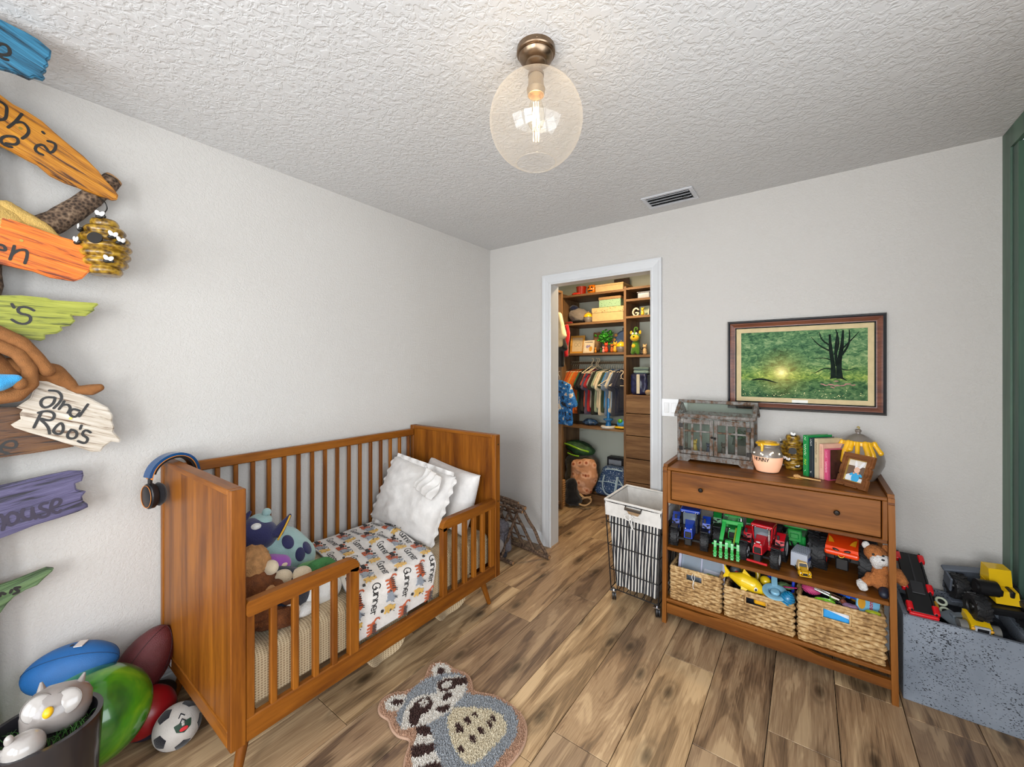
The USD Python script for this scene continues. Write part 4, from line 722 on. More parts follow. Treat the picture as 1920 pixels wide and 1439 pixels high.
te = thing('terrarium', 'weathered wooden greenhouse terrarium with glass panes on the left of the dresser', 'terrarium', (0, 0, 0))
zw0, zw1, zr = zA+.045, 1.125, 1.205; yr = (yA+yB_)/2
pl_ = Polygon([(X0_-.008, zA), (X0_-.008, zA+.042), (X1_+.008, zA+.042), (X1_+.008, zA), (X1_-.05, zA), (X1_-.065, zA+.014), (X0_+.065, zA+.014), (X0_+.05, zA)])
part(te, 'plinth_front', wallback(extr(pl_, .012), yA+.004), RUST, False); part(te, 'plinth_back', wallback(extr(pl_, .012), yB_+.008), RUST, False)
for x in (X0_, X1_): part(te, 'plinth_side', bx(x-.008, x+.008, yA, yB_, zA, zA+.042, .002), RUST, False)
part(te, 'floor_tray', bx(X0_, X1_, yA, yB_, zA+.03, zA+.042), RUST, False)
for x in (X0_, X1_):
    for y in (yA, yB_): part(te, 'corner_post', bx(x-.008, x+.008, y-.002, y+.012, zw0-.004, zw1, .002), RUST, False)
for y in (yA, yB_): part(te, 'eave_rail', bx(X0_-.006, X1_+.006, y-.004, y+.012, zw1-.012, zw1+.012, .002), RUST, False)
xm = (X0_+X1_)/2
for s, xa, xb in ((0, X0_+.010, xm-.002), (1, xm+.002, X1_-.010)):
    d = part(te, 'door', [bx(xa, xa+.018, yA-.008, yA+.004, zw0, zw1-.014, .002), bx(xb-.018, xb, yA-.008, yA+.004, zw0, zw1-.014, .002), bx(xa+.018, xb-.018, yA-.008, yA+.004, zw0, zw0+.022, .002), bx(xa+.018, xb-.018, yA-.008, yA+.004, zw1-.042, zw1-.014, .002)], RUST, False)
    w_ = (xb-xa-.036)/3
    for k in (1, 2): part(d, 'muntin', bx(xa+.018+w_*k-.006, xa+.018+w_*k+.006, yA-.006, yA+.002, zw0+.02, zw1-.04, .002), RUST, False)
    part(d, 'muntin', bx(xa+.018, xb-.018, yA-.005, yA+.001, 1.035, 1.045, .001), RUST, False)
    part(d, 'glass_pane', bx(xa+.012, xb-.012, yA+.002, yA+.004, zw0+.012, zw1-.03), PANE, False)
    xh = xa+.004 if s == 0 else xb-.004
    for z in (zw0+.03, zw1-.055): part(d, 'hinge', bx(xh-.011, xh+.011, yA-.0105, yA-.007, z-.012, z+.012, .002), KN, False)
part(te, 'latch', [bx(xm-.014, xm+.014, yA-.014, yA-.008, 1.008, 1.015, .002), move(ell((0, 0, 0), (.006, .006, .006), 2), (xm-.008, yA-.016, 1.013)), move(ell((0, 0, 0), (.006, .006, .006), 2), (xm+.008, yA-.016, 1.006))], KN)
for x in (X0_, X1_): part(te, 'side_glass', bx(x-.001, x+.001, yA+.012, yB_, zw0, zw1), PANE, False)
part(te, 'back_glass', bx(X0_, X1_, yB_, yB_+.002, zw0, zw1), PANE, False)
for s, ye in ((-1, yA-.016), (1, yB_+.014)):
    P_, Q_ = np.array([0, ye, zw1+.004]), np.array([0, yr, zr]); dd = (Q_-P_); nn = np.cross((1, 0, 0), dd)
    for x in (X0_-.012, X1_+.012): part(te, 'roof_rafter', beam((x, P_[1], P_[2]), (x, Q_[1], Q_[2]), .02, .012, nn, .002), RUST, False)
    part(te, 'roof_edge', bx(X0_-.02, X1_+.02, ye-.008, ye+.008, zw1-.004, zw1+.014, .002), RUST, False)
    V = [(X0_-.005, P_[1], P_[2]+.006), (X1_+.005, P_[1], P_[2]+.006), (X1_+.005, yr, zr), (X0_-.005, yr, zr)]
    part(te, 'roof_glass', hull([*V, *[(a, b, c-.002) for a, b, c in V]]), PANE, False)
part(te, 'ridge', bx(X0_-.022, X1_+.022, yr-.010, yr+.010, zr-.008, zr+.010, .002), RUST, False)
for x in (X0_, X1_): part(te, 'gable_board', onto(extr(Polygon([(yA-.004, zw1+.005), (yB_+.01, zw1+.005), (yr, zr-.01)]).difference(Polygon([(yA+.03, zw1+.014), (yB_-.03, zw1+.014), (yr, zr-.03)])), .01), (x-.005, 0, 0), (0, 1, 0), (0, 0, 1), (1, 0, 0)), RUST, False)
LEAF = plain('terrarium_leaf', '2c5130', .6, var=.3); FIGD = plain('figure_dark', '4a3d33', .6)
zf = zA+.042
def figurine(name, label, x, y, h, col, z=zf):
    f = thing(name, label, 'figurine', (x, y, z))
    part(f, 'body', softbody({'a': ((0, 0, h*.22), h*.22), 'b': ((0, 0, h*.55), h*.15)}, h*.08, 4, [('a', 'b')]), col, True)
    part(f, 'head', ell((0, -h*.03, h*.82), (h*.19, h*.17, h*.18), 2), col, True)
    for s in (-1, 1): part(f, 'ear', ell((s*h*.14, 0, h*.98), (h*.06, h*.04, h*.09), 1), col, True)
    return f
figurine('mini_figurine', 'tiny yellow figurine at the left end inside the terrarium', 1.70, 2.60, .075, plain('mini_yellow', 'c09a3c', .5))
figurine('mini_figurine', 'tiny brown figurine standing inside the middle of the terrarium', 1.855, 2.60, .07, FIGD)
figurine('mini_figurine', 'tiny dark blue figurine inside the terrarium behind the left door', 1.775, 2.60, .06, plain('mini_blue', '2a3350', .5))
hs = thing('mini_house', 'small dark model house with a leafy roof inside the right of the terrarium', 'model house', (1.945, 2.62, zf))
part(hs, 'walls', bx(-.035, .035, -.03, .03, 0, .07, .004), FIGD, False); part(hs, 'roof', hull([(-.045, -.04, .07), (.045, -.04, .07), (-.045, .04, .07), (.045, .04, .07), (-.04, 0, .12), (.04, 0, .12)]), plain('mini_roof', '27342a', .8), False)
part(hs, 'leaf_clump', [ell((rng.uniform(-.045, .045), rng.uniform(-.03, .03), rng.uniform(.10, .15)), (.016, .014, .006), 1, (rng.uniform(-40, 40), rng.uniform(-40, 40), 0)) for _ in range(26)], LEAF, False, kind='stuff')
# ---- pots, beehive, books, dipper, photo frame on the top
GREYP = plain('pot_grey_glaze', '7d736a', .3, coat_weight=.3); HON = plain('honey_yellow', 'eeb31c', .2, coat_weight=.5)
PINKP = M('lit_pink_ceramic', {'p': ('principled_bsdf', {'base_color': srgb('e8bfa4'), 'roughness': .4, 'emission_color': srgb('ff9a5c'), 'emission_strength': .35, 'subsurface_weight': .2})}, [])
hp = thing('hunny_pot', 'small lit-up pink and brown honey pot lettered in black beside the terrarium', 'pot', (2.075, 2.515, zt_))
def seg(prof, i0, i1): return prof[i0:i1+1]
prof = [(0, 0), (.045, 0), (.05, .004), (.062, .035), (.0685, .075), (.066, .098), (.058, .118), (.046, .130), (.046, .137), (.052, .141), (.053, .149), (.048, .154)]
part(hp, 'base_ring', lathe(prof[:3]+[(.047, .0055), (0, .0055)], 48), GREYP)
part(hp, 'lower_body', lathe([(0, .004)]+smoothpath([(0.0505, 0, .005), (.062, 0, .035), (.0685, 0, .075), (.0683, 0, .085)], 16)[:, [0, 2]].tolist()+[(.055, .085)], 48), PINKP, 50)
part(hp, 'upper_body', lathe([(.055, .084)]+smoothpath([(.0687, 0, .084), (.066, 0, .098), (.058, 0, .118), (.046, 0, .131)], 14)[:, [0, 2]].tolist()+[(.046, .137), (.053, .141), (.054, .149), (.049, .154), (.042, .154), (.041, .13), (0, .12)], 48), GREYP, 50)
dz = []
for a in np.linspace(-2.9, -.9, 30): pass
drip = lathe([(.040, .140), (.0425, .155), (.049, .1565), (.0545, .1515), (.0548, .146)], 48); part(hp, 'honey_rim', drip, HON, True)
part(hp, 'honey_drip', softbody({'a': ((-.022, -.049, .147), .010), 'b': ((-.020, -.052, .135), .007), 'c': ((-.02, -.056, .118), .006), 'd': ((-.034, -.042, .143), .008)}, .004, 3, [('a', 'b'), ('b', 'c'), ('a', 'd')]), HON, True)
GLOW = emit('pot_light', (1, .85, .6), 6.0)
for a, z in ((-2.6, .10), (-1.95, .102), (-1.83, .097), (-1.25, .108), (-1.15, .112), (-1.32, .101), (-.6, .104)):
    r_ = .0665; part(hp, 'light_hole', ell((r_*math.cos(a), r_*math.sin(a), z), (.0035, .0035, .004), 2), GLOW, True)
def wrap(m, R, a0, z0):
    """lettering in the xy plane bent around a vertical axis at radius R(z), reading from angle a0"""
    V = m.vertices; a = a0+V[:, 0]/R(z0); r = np.array([R(z0+y) for y in V[:, 1]])+V[:, 2]
    return trimesh.Trimesh(np.c_[r*np.cos(a), r*np.sin(a), z0+V[:, 1]], m.faces, process=False)
tx, L = script('HUNNY', .018, .0028, .0014, .8); part(hp, 'lettering', wrap(tx.subdivide_to_size(.006), lambda z: np.interp(z, [.035, .075, .085], [.062, .0685, .0685]), -2.45, .062), INK, False)
beehive('beehive ornament standing behind the books on the dresser', (2.182, 2.655, zt_), .064, .185, 0, [(-1.6, 1.0), (-2.9, .78), (-2.6, .22), (-1.9, .30), (-1.2, .12), (-2.2, .33)])
bk = 42
def book(label, k, off, th, h, d, col, letters=None, lc=None, lw=.009, pages='ded3c0'):
    c, s = math.cos(math.radians(bk)), math.sin(math.radians(bk))
    b = thing('book', label, 'book', (2.228+off*.78, 2.532-off*.36, zt_), 48-90, 'books on the dresser' if 0 else None)
    m = plain('book_cover_'+k, col, .45, var=.08)
    part(b, 'cover', [bx(0, th, -.0015, .002, 0, h, .0008), bx(0, .002, 0, d, 0, h), bx(th-.002, th, 0, d, 0, h)], m, False)
    part(b, 'pages', bx(.002, th-.002, .002, d-.004, .003, h-.003), plain('book_pages', pages, .8), False)
    if letters:      # lettering too small to read in the photo: pen strokes running down the spine
        for k_, (z_, l_, c_) in enumerate(letters):
            n_ = int(l_/(lw*.42)); pts = [[(q*lw*.42, (0, lw*.75, lw*.1, lw*.55)[(q*3+k_) % 4]) for q in range(n_)]]
            t = ribbon(pts, lw*.16, .0006, n=n_*4); t.apply_translation((0, -lw*.35, 0))
            part(b, 'spine_lettering', onto(t, (th/2, -.0014, z_), (0, 0, -1), (1, 0, 0), (0, -1, 0)), plain('lettering_'+c_, c_, .5), False)
    return b
book('green book with white spine lettering, first in the row beside the beehive', 'green', .0, .024, .205, .15, '1c8f48', [(.198, .022, 'd6e9c8'), (.16, .062, 'd6e9c8'), (.085, .036, 'c4e03a'), (.03, .012, 'd6e9c8')], lw=.013)
book('dark navy book second in the row between green and cream books', 'navy', .032, .020, .195, .15, '223139', [(.19, .04, 'cfd3cf'), (.03, .014, 'cfd3cf')], lw=.010)
book('cream book third in the row with faint dark spine lettering', 'cream', .059, .018, .195, .14, 'c9b795', [(.178, .065, '6a4a3c'), (.10, .03, '6a6a4c')], lw=.009)
book('pale pink book fourth in the row before the bright pink one', 'pale_pink', .084, .018, .172, .13, 'e0b09a', [(.16, .11, 'b07a66')], lw=.007)
bk5 = book('bright pink spined book last in the row with a dark brown cover', 'pink', .108, .019, .15, .125, 'cf4f78', [(.14, .035, 'e9a8bc'), (.09, .06, 'f3d6de')], lw=.009)
part(bk5, 'front_cover', bx(.0188, .0200, .012, .122, .004, .148), plain('book_brown', '4a2a22', .4, var=.4, scale=40), False, label='dark brown picture cover')
dp = thing('honey_dipper', 'small wooden honey dipper lying in front of the books', 'honey dipper', (2.205, 2.440, zt_), 0)
WD = plain('dipper_wood', 'c99a5e', .5); part(dp, 'handle', rod((.01, .0, .0085), (.092, -.006, .0045), .0045, .0035), WD)
part(dp, 'ribbed_head', move(lathe([(0, 0)]+[(.0105*(1 if k % 2 else .82)*math.sin(.5+2.2*k/10), .003*k) for k in range(11)]+[(0, .031)], 24), (-.016, .002, .0105), (0, 90, 0)), WD)
part(dp, 'honey_puddle', fuzz(ell((-.008, -.004, .0015), (.034, .018, .0015), 3), .0005, 40), plain('honey_resin', 'c8963a', .2, coat_weight=.4), True)
# big grey honey pot with lid
bpz = thing('large_honey_pot', 'large grey honey pot with lid and yellow drips at the dresser\'s right', 'pot', (2.447, 2.615, zt_))
part(bpz, 'pot_body', lathe([(0, 0), (.06, 0), (.078, .03), (.097, .075), (.1, .1), (.092, .14), (.07, .172), (.064, .178), (.064, .186), (.058, .186), (.0, .18)], 64), GREYP, 50)
part(bpz, 'lid', lathe([(.063, .187), (.060, .192), (.04, .208), (.02, .219), (.010, .222), (.009, .228), (.013, .232), (.013, .240), (.008, .244), (0, .245)], 48), GREYP, 50)
part(bpz, 'lid_finial', tube(smoothpath([(0, 0, .244), (.004, -.002, .250), (.001, -.004, .256), (-.004, 0, .252)], 12), .0025, 6), plain('bee_gold', 'a88f3c', .4), True)
hd = [part(bpz, 'honey_rim', lathe([(.060, .187), (.066, .191), (.0705, .186), (.071, .170), (.069, .166)], 64), HON, True)]
for a, ln, w in ((-3.0, .085, .013), (-2.75, .035, .013), (-2.2, .085, .018), (-2.02, .03, .016), (-1.68, .095, .013), (-1.25, .05, .018), (-1.05, .06, .015), (-.6, .04, .016)):
    rr = lambda z: np.interp(z, [.075, .1, .14, .172, .185], [.099, .101, .0935, .0715, .0665])
    zs = np.linspace(.182, .182-ln, 5); pts = {str(i): ((rr(z)*math.cos(a), rr(z)*math.sin(a), z), w*(1 if i < 4 else 1.1)*.72) for i, z in enumerate(zs)}
    part(bpz, 'honey_drip', softbody(pts, .006, 4, [(str(i), str(i+1)) for i in range(4)]), HON, True)
part(bpz, 'label_patch', wrap(extr(sbox(0, 0, .16, .055), .0008).subdivide_to_size(.02), lambda z: np.interp(z, [.03, .075, .1, .11], [.0784, .0974, .1004, .1]), -2.95, .048), plain('pot_label', 'a09a96', .4), True)
tx, L = script('Hu', .045, .006, .0014, .62); part(bpz, 'lettering', wrap(tx.subdivide_to_size(.01), lambda z: np.interp(z, [.03, .075, .1, .14], [.0786, .0976, .1006, .0926]), -2.9, .058), INK, False)
# small photo frame leaning back
ph = thing('photo_frame', 'small carved brown photo frame with a baby photograph standing in front of the large pot', 'photo frame', (2.4085, 2.40, zt_), rot=(-20, 0, -43))
FRW = wood('frame_brown', '4a2a14', '6e4222', '865530', 'x', 1.5, .4)
W2, H2 = .068, .155; fr = Polygon([(-W2, 0), (W2, 0), (W2, H2), (-W2, H2)]); n_ = [(W2, .05), (W2, .10), (-W2, .05), (-W2, .10), (-.03, 0), (.03, 0)]
fr = fr.difference(U_([Point(p).buffer(.005) for p in n_])); op = sbox(-.042, .026, .042, H2-.026)
part(ph, 'frame', onto(cat_([extr(fr.difference(op), .012), extr(fr.buffer(-.008).difference(op.buffer(.008)), .016)]), (0, 0, 0), (1, 0, 0), (0, 0, 1), (0, -1, 0)), FRW, False)
part(ph, 'gold_slip', onto(extr(op.difference(op.buffer(-.003)), .009), (0, 0, 0), (1, 0, 0), (0, 0, 1), (0, -1, 0)), plain('gold_slip', 'c6a458', .35, .6), False)
part(ph, 'easel_back', bx(-.03, .03, .0, .004, .01, .13), FRW, False); part(ph, 'stand_leg', beam((0, .002, .10), (0, .062, .022), .03, .004), FRW, False)
def flat(parent, nm, poly, z, col, th=.0006): part(parent, nm, onto(extr(poly, th, z), (0, 0, 0), (1, 0, 0), (0, 0, 1), (0, -1, 0)), plain(nm+'_'+col, col, .4), False)
flat(ph, 'photo_print', sbox(-.042, .026, .042, H2-.026), .002, '6b5446'); Z_ = .0027
flat(ph, 'photo_sky', sbox(-.041, .10, .041, H2-.027), Z_, 'd9d2c8'); flat(ph, 'photo_blanket', U_([E_(-.02, .042, .022, .018), E_(.028, .036, .014, .011)]), Z_, 'd5dbe2')
flat(ph, 'photo_romper', U_([E_(.004, .046, .017, .022), E_(-.016, .060, .009, .005, 40), E_(.024, .060, .009, .005, -40)]), Z_+.0007, '3ba5d8')
flat(ph, 'photo_face', E_(.004, .082, .013, .014), Z_+.0014, 'dfb49c'); flat(ph, 'photo_bunny_ears', U_([E_(-.006, .108, .005, .017, 14), E_(.020, .108, .006, .018, -25), E_(.004, .094, .013, .005)]), Z_+.0012, 'e6e4e6')
flat(ph, 'photo_hands', U_([E_(-.006, .066, .004, .004), E_(.013, .066, .004, .004)]), Z_+.0016, 'dba68c')
# ---- painting on the wall
pt = thing('framed_painting', 'framed woodland painting in a dark wood frame on the back wall', 'painting', (2.211, YB, 1.4255))
FW, FH = .353, .2575
def moulding(w, h, prof):
    """mitred frame: prof = (inset from the outer edge, height off the wall)"""
    V = np.array([[(sx*(w-a), -t, sz*(h-a)) for sx, sz in ((-1, -1), (1, -1), (1, 1), (-1, 1))] for a, t in prof]); k = len(prof); Fc = []
    for i in range(k-1):
        for j in range(4): A_, B_, C_, D_ = i*4+j, i*4+(j+1) % 4, (i+1)*4+(j+1) % 4, (i+1)*4+j; Fc += [(A_, C_, B_), (A_, D_, C_)]
    m = trimesh.Trimesh(V.reshape(-1, 3), Fc, process=False); return m
FBL = plain('frame_black', '1b1d22', .2, coat_weight=.5); FBR = wood('frame_mahogany', '3d1c10', '5f2f1a', '7a4226', 'x', 1.2, .25, coat=.4)
part(pt, 'outer_edge', moulding(FW, FH, [(0, 0), (0, .022), (.004, .028), (.010, .029), (.014, .026)]), FBL, False)
part(pt, 'frame_face', moulding(FW-.014, FH-.014, [(0, .02), (0, .026), (.006, .027), (.022, .021), (.026, .021)]), FBR, 20)
part(pt, 'inner_lip', moulding(FW-.040, FH-.040, [(0, .015), (0, .0215), (.003, .0225), (.006, .018), (.006, .008)]), FBL, False)
part(pt, 'linen_liner', moulding(FW-.046, FH-.046, [(0, .006), (0, .012), (.024, .010), (.025, .006)]), fabric('liner_linen', 'cdb98f', 500, .2), False)
CW, CH = FW-.069, FH-.069
PAINT = M('woodland_painting', {'t': ('texture_coordinate', {}), 'm': ('mapping', {'scale': (42., 42., 70.)}), 'n': ('noise_texture', {'scale': 1.0, 'detail': 6.0, 'roughness': .65, 'distortion': .8}),
   'm2': ('mapping', {'scale': (7., 7., 15.), 'location': (3., 0, 1.)}), 'l': ('noise_texture', {'scale': 1.0, 'detail': 4.0, 'roughness': .6, 'distortion': 1.0}), 'la': ('math', {'math_type': 'multiply_add', 'value2': .9}), 'lb': ('math', {'math_type': 'multiply_add', 'value2': .45, 'value3': -.2}),
   'r': ('rgb_ramp', {'ramp': [(.22, srgb('1c3024')), (.38, srgb('3b5f42')), (.52, srgb('64875a')), (.66, srgb('98ab78')), (.82, srgb('c9cca6'))]}),
   's': ('separate_xyz', {}), 'zr': ('map_range', {'from_min': -CH, 'from_max': CH}), 'gr': ('rgb_ramp', {'ramp': [(0, (.55, .62, .6)), (.24, (.7, .75, .62)), (.31, (1.5, 1.25, .55)), (.38, (1.35, 1.2, .7)), (.5, (1., 1., .9)), (.8, (.85, .92, .95)), (1, (.95, 1.0, 1.0))]}),
   'mx': ('mix', {'mix_type': 'multiply', 'fac': .9}),
   'd': ('vector_math', {'math_type': 'distance', 'vector2': (-.085, 0, -.045)}), 'dr': ('rgb_ramp', {'ramp': [(0, (1, .9, .6)), (.018, (.75, .55, .2)), (.045, (.22, .15, .03)), (.1, (.05, .035, 0)), (.15, (0, 0, 0))]}), 'ad': ('mix', {'mix_type': 'add', 'fac': .9}), 'p': ('principled_bsdf', {'roughness': .7, 'specular_ior_level': .12})},
   [('t.object', 'm.vector'), ('m.vector', 'n.vector'), ('t.object', 'm2.vector'), ('m2.vector', 'l.vector'), ('l.fac', 'lb.value1'), ('n.fac', 'la.value1'), ('lb.value', 'la.value3'), ('la.value', 'r.fac'), ('t.object', 's.vector'), ('s.z', 'zr.value'), ('zr.result', 'gr.fac'), ('r.color', 'mx.color1'), ('gr.color', 'mx.color2'), ('t.object', 'd.vector1'), ('d.value', 'dr.fac'), ('mx.color', 'ad.color1'), ('dr.color', 'ad.color2'), ('ad.color', 'p.base_color')])
cv = part(pt, 'canvas', bx(-CW, CW, -.008, -.006, -CH, CH), PAINT, False)
TD = plain('painted_trunk', '18221d', .8, var=.4, spec=.1); pz = lambda poly, z=.0084: onto(extr(poly, .0004, z), (0, 0, 0), (1, 0, 0), (0, 0, 1), (0, -1, 0))
def P_taper(pts, ws):
    P = smoothpath(np.c_[np.array(pts), np.zeros(len(pts))], 24)[:, :2]; w = np.interp(np.linspace(0, 1, 24), np.linspace(0, 1, len(ws)), ws); T = np.gradient(P, axis=0); N = np.c_[-T[:, 1], T[:, 0]]/np.linalg.norm(T, axis=1)[:, None]
    return Polygon(np.vstack([P+N*w[:, None], (P-N*w[:, None])[::-1]])).buffer(0)
trk = [P_taper([(.145, -.07), (.143, 0), (.135, .07), (.13, .16)], [.012, .009, .008, .004]), P_taper([(.172, -.075), (.168, -.01), (.178, .08), (.185, .18)], [.014, .010, .008, .004]), P_taper([(.16, -.01), (.155, .06), (.162, .17)], [.006, .006, .003]),
       P_taper([(.142, .02), (.10, .035), (.06, .03)], [.003, .002, .001]), P_taper([(.15, .05), (.165, .10), (.155, .185)], [.006, .004, .002]), P_taper([(.135, .10), (.10, .13), (.085, .175)], [.004, .003, .001]), P_taper([(.18, .05), (.205, .10), (.21, .18)], [.005, .004, .002]), P_taper([(.14, -.025), (.10, -.025), (.06, -.045), (.05, -.042)], [.003, .0025, .002, .0006]), P_taper([(.135, .07), (.09, .1), (.05, .15)], [.004, .003, .001]), P_taper([(.18, .08), (.22, .13), (.25, .17)], [.004, .003, .001]), P_taper([(.172, -.02), (.20, -.03), (.235, -.02)], [.003, .002, .001]), P_taper([(.13, -.075), (.16, -.066), (.2, -.085)], [.002, .008, .001])]
part(cv, 'painted_trees', pz(U_(trk).intersection(sbox(-CW, -CH, CW, CH))), TD, False)
part(cv, 'painted_log', pz(P_taper([(-.23, -.09), (-.19, -.083), (-.13, -.095), (-.10, -.105)], [.002, .005, .004, .001])), TD, False)
fl_ = U_([Point(rng.uniform(-CW+.01, CW-.01), -CH+.012+abs(rng.normal(0, .02))).buffer(rng.uniform(.0012, .0028), 3) for _ in range(60)]); part(cv, 'painted_flowers', pz(fl_), plain('painted_flower', 'c9c77a', .4), False, kind='stuff')
part(cv, 'painted_leaves', pz(U_([E_(.15+rng.normal(0, .035), -.105+rng.normal(0, .008), .010, .003, rng.uniform(-30, 30)) for _ in range(14)])), plain('painted_rust', '8a4a2c', .4), False, kind='stuff')
part(pt, 'name_plaque', bx(-.036, .036, -.0135, -.012, -FH+.046, -FH+.062), plain('plaque', 'd9d6cc', .4), False)
# ------------------------------------------------------------------ toy vehicles on the dresser's middle shelf
SZ = .4232
TYRE = plain('toy_tyre', '1b1b1d', .6, bump=.2); HUBG = plain('hub_grey', 'a9abae', .35); BLK = plain('toy_black', '151517', .4); CHR = M('toy_chrome', {'p': ('principled_bsdf', {'base_color': (.75, .75, .77), 'metallic': 1.0, 'roughness': .15})}, [])
WINT = M('toy_window', {'p': ('principled_bsdf', {'base_color': srgb('59666e'), 'roughness': .08, 'coat_weight': .6})}, [])
def gloss(name, col): return plain(name, col, .22, var=.02, coat_weight=.4)
def wheel(par, c, r, w, hub, nt=16, tread=.12, axis=0):
    """tyre with chevron lugs, axle along x"""
    prof = [(r*.55, -w/2), (r*.9, -w/2), (r*.97, -w*.38), (r*.97, w*.38), (r*.9, w/2), (r*.55, w/2)]
    t = lathe(prof, 28); lug = []
    for k in range(nt):
        for s in (-1, 1):
            a = 2*PI*k/nt+(PI/nt if s > 0 else 0)
            b = bx(r*.93, r*1.03, -r*tread/2, r*tread/2, -w*.27, w*.27); b = move(b, (0, 0, 0), (s*28, 0, 0)); b = move(b, (0, 0, s*w*.25)); b.apply_transform(rotm(0, 0, math.degrees(a))); lug.append(b)
    m = cat_([t]+lug); m.apply_transform(rotm(0, 90, 0)); m.apply_translation(c)
    p = part(par, 'wheel', m, TYRE, 35)
    h = lathe([(0, -w*.42), (r*.2, -w*.46), (r*.25, -w*.3), (r*.5, -w*.34), (r*.58, -w*.46), (r*.58, w*.46), (r*.5, w*.34), (r*.25, w*.3), (r*.2, w*.46), (0, w*.42)], 24); h.apply_transform(rotm(0, 90, 0)); h.apply_translation(c)
    part(p, 'hub', h, hub, 35)
def tractor(label, loc, s, col, hub, rz=0, cab=True, track=.15, rear=.068, loader=False, roofcol=None, low=False):
    t = thing('toy_tractor', label, 'toy tractor', loc, rz); fr, rr = .048*s, rear*s; ya, yb = .0, .128*s; hw = .026*s
    part(t, 'chassis', [bx(-.016*s, .016*s, -.03*s, .16*s, .03*s, .062*s, .003), bx(-track/2*s, track/2*s, -.006*s, .006*s, .036*s, .048*s, .002), bx(-track/2*s, track/2*s, yb-.008*s, yb+.008*s, rr-.008*s, rr+.008*s)], BLK, False)
    for sx in (-1, 1):
        wheel(t, (sx*track/2*s, ya, fr), fr, .036*s, hub); wheel(t, (sx*(track/2+.006)*s, yb, rr), rr, .04*s, hub, 18)
        part(t, 'rear_fender', onto(extr(Polygon([(yb-rr*1.02, rr*1.05), (yb-rr*.75, rr*1.75), (yb-.01, rr*2.15), (yb+rr*.7, rr*1.95), (yb+rr*.68, rr*1.85), (yb, rr*2.05), (yb-rr*.65, rr*1.65), (yb-rr*.9, rr*1.05)]), .04*s), (sx*(track/2+.004)*s-.02*s, 0, 0), (0, 1, 0), (0, 0, 1), (1, 0, 0)), col, False)
    hd = hull([(sx*a*s, y*s, z*s) for sx in (-1, 1) for a, y, z in ((.021, -.046, .066), (.021, -.048, .094), (.017, -.038, .112), (.025, .05, .134), (.029, .055, .07), (.017, -.02, .120))]); part(t, 'hood', hd, col, 25)
    part(t, 'grille', [bx(-.016*s, .016*s, -.0495*s, -.044*s, .070*s, .100*s, .002), bx(-.018*s, .018*s, -.056*s, -.03*s, .03*s, .066*s, .004)], BLK, False)
    for sx in (-1, 1): part(t, 'headlight', ell((sx*.014*s, -.042*s, .116*s), (.005*s, .004*s, .004*s), 1), CHR, True)
    if cab:
        cy0, cy1, cz0, cz1, cw0, cw1 = .05*s, .14*s, .105*s, .176*s, .040*s, .046*s
        part(t, 'cab_base', bx(-cw0, cw0, cy0, cy1, .06*s, cz0, .004), col if not low else BLK, False)
        posts = [beam((sx*cw0, y0_, cz0), (sx*cw1, y1_, cz1), .006*s, .006*s) for sx in (-1, 1) for y0_, y1_ in ((cy0, cy0-.006*s), (cy1, cy1), ((cy0+cy1)/2+.02*s,)*2)]
        part(t, 'cab_frame', posts, BLK if roofcol is None else roofcol, False)
        part(t, 'cab_window', hull([(sx*(cw0-.003*s), y, z) for sx in (-1, 1) for y, z in ((cy0+.002*s, cz0), (cy1-.002*s, cz0), (cy0-.003*s, cz1), (cy1-.002*s, cz1))]), WINT, False)
        part(t, 'cab_roof', rbx(0, (cy0+cy1)/2-.006*s, cz1+.008*s, .104*s, .11*s, .02*s, .008*s), roofcol or col, 40)
        for sx in (-1, 1):
            part(t, 'work_light', [ell((sx*q*s, cy0-.018*s, cz1+.004*s), (.004*s,)*3, 1) for q in (.028, .04)], CHR, True)
            part(t, 'mirror', [rod((sx*cw1, cy0, .15*s), (sx*(cw1+.028*s), cy0-.006*s, .152*s), .0015*s), bx(min(sx*(cw1+.022*s), sx*(cw1+.034*s)), max(sx*(cw1+.022*s), sx*(cw1+.034*s)), cy0-.009*s, cy0-.005*s, .132*s, .156*s, .001)], BLK, False)
    part(t, 'exhaust', [rod((.036*s, .03*s, .10*s), (.036*s, .03*s, .175*s), .004*s), rod((.036*s, .03*s, .12*s), (.036*s, .03*s, .15*s), .0065*s)], CHR if not low else BLK)
    for sx in (-1, 1): part(t, 'front_fender', rbx(sx*track/2*s, .006*s, .104*s, .038*s, .06*s, .006*s, .003*s), BLK, 40)
    return t
tractor('blue toy tractor with black cab at the left end of the shelf', (1.722, 2.362, SZ), 1.0, gloss('tractor_blue', '1c3fa8'), HUBG, 6, low=True)
gt = tractor('green toy tractor with a front loader and tined rake beside the blue one', (1.918, 2.488, SZ), 1.04, gloss('tractor_green', '1f8a3c'), plain('hub_yellow', 'd8b52a', .4), 5, cab=False, rear=.07)
GRN = gloss('rake_green', '2fa34a'); YGR = plain('yellow_green', '9fb83a', .4)
for sx in (-1, 1):
    part(gt, 'loader_arm', [beam((sx*.036, .05, .155), (sx*.036, -.06, .165), .012, .022, (1, 0, 0)), beam((sx*.036, -.06, .165), (sx*.036-.012, -.135, .085), .012, .018, (1, 0, 0))], GRN, False)
    part(gt, 'hydraulic_ram', rod((sx*.028-.01, -.05, .13), (sx*.028-.02, -.125, .07), .004), YGR)
part(gt, 'loader_frame', bx(-.045, .045, .03, .06, .10, .17, .004), GRN, False); part(gt, 'seat_block', bx(-.03, .03, .075, .12, .13, .205, .006), GRN, False); part(gt, 'loader_crossbar', bx(-.05, .05, -.07, -.055, .15, .172, .003), GRN, False)
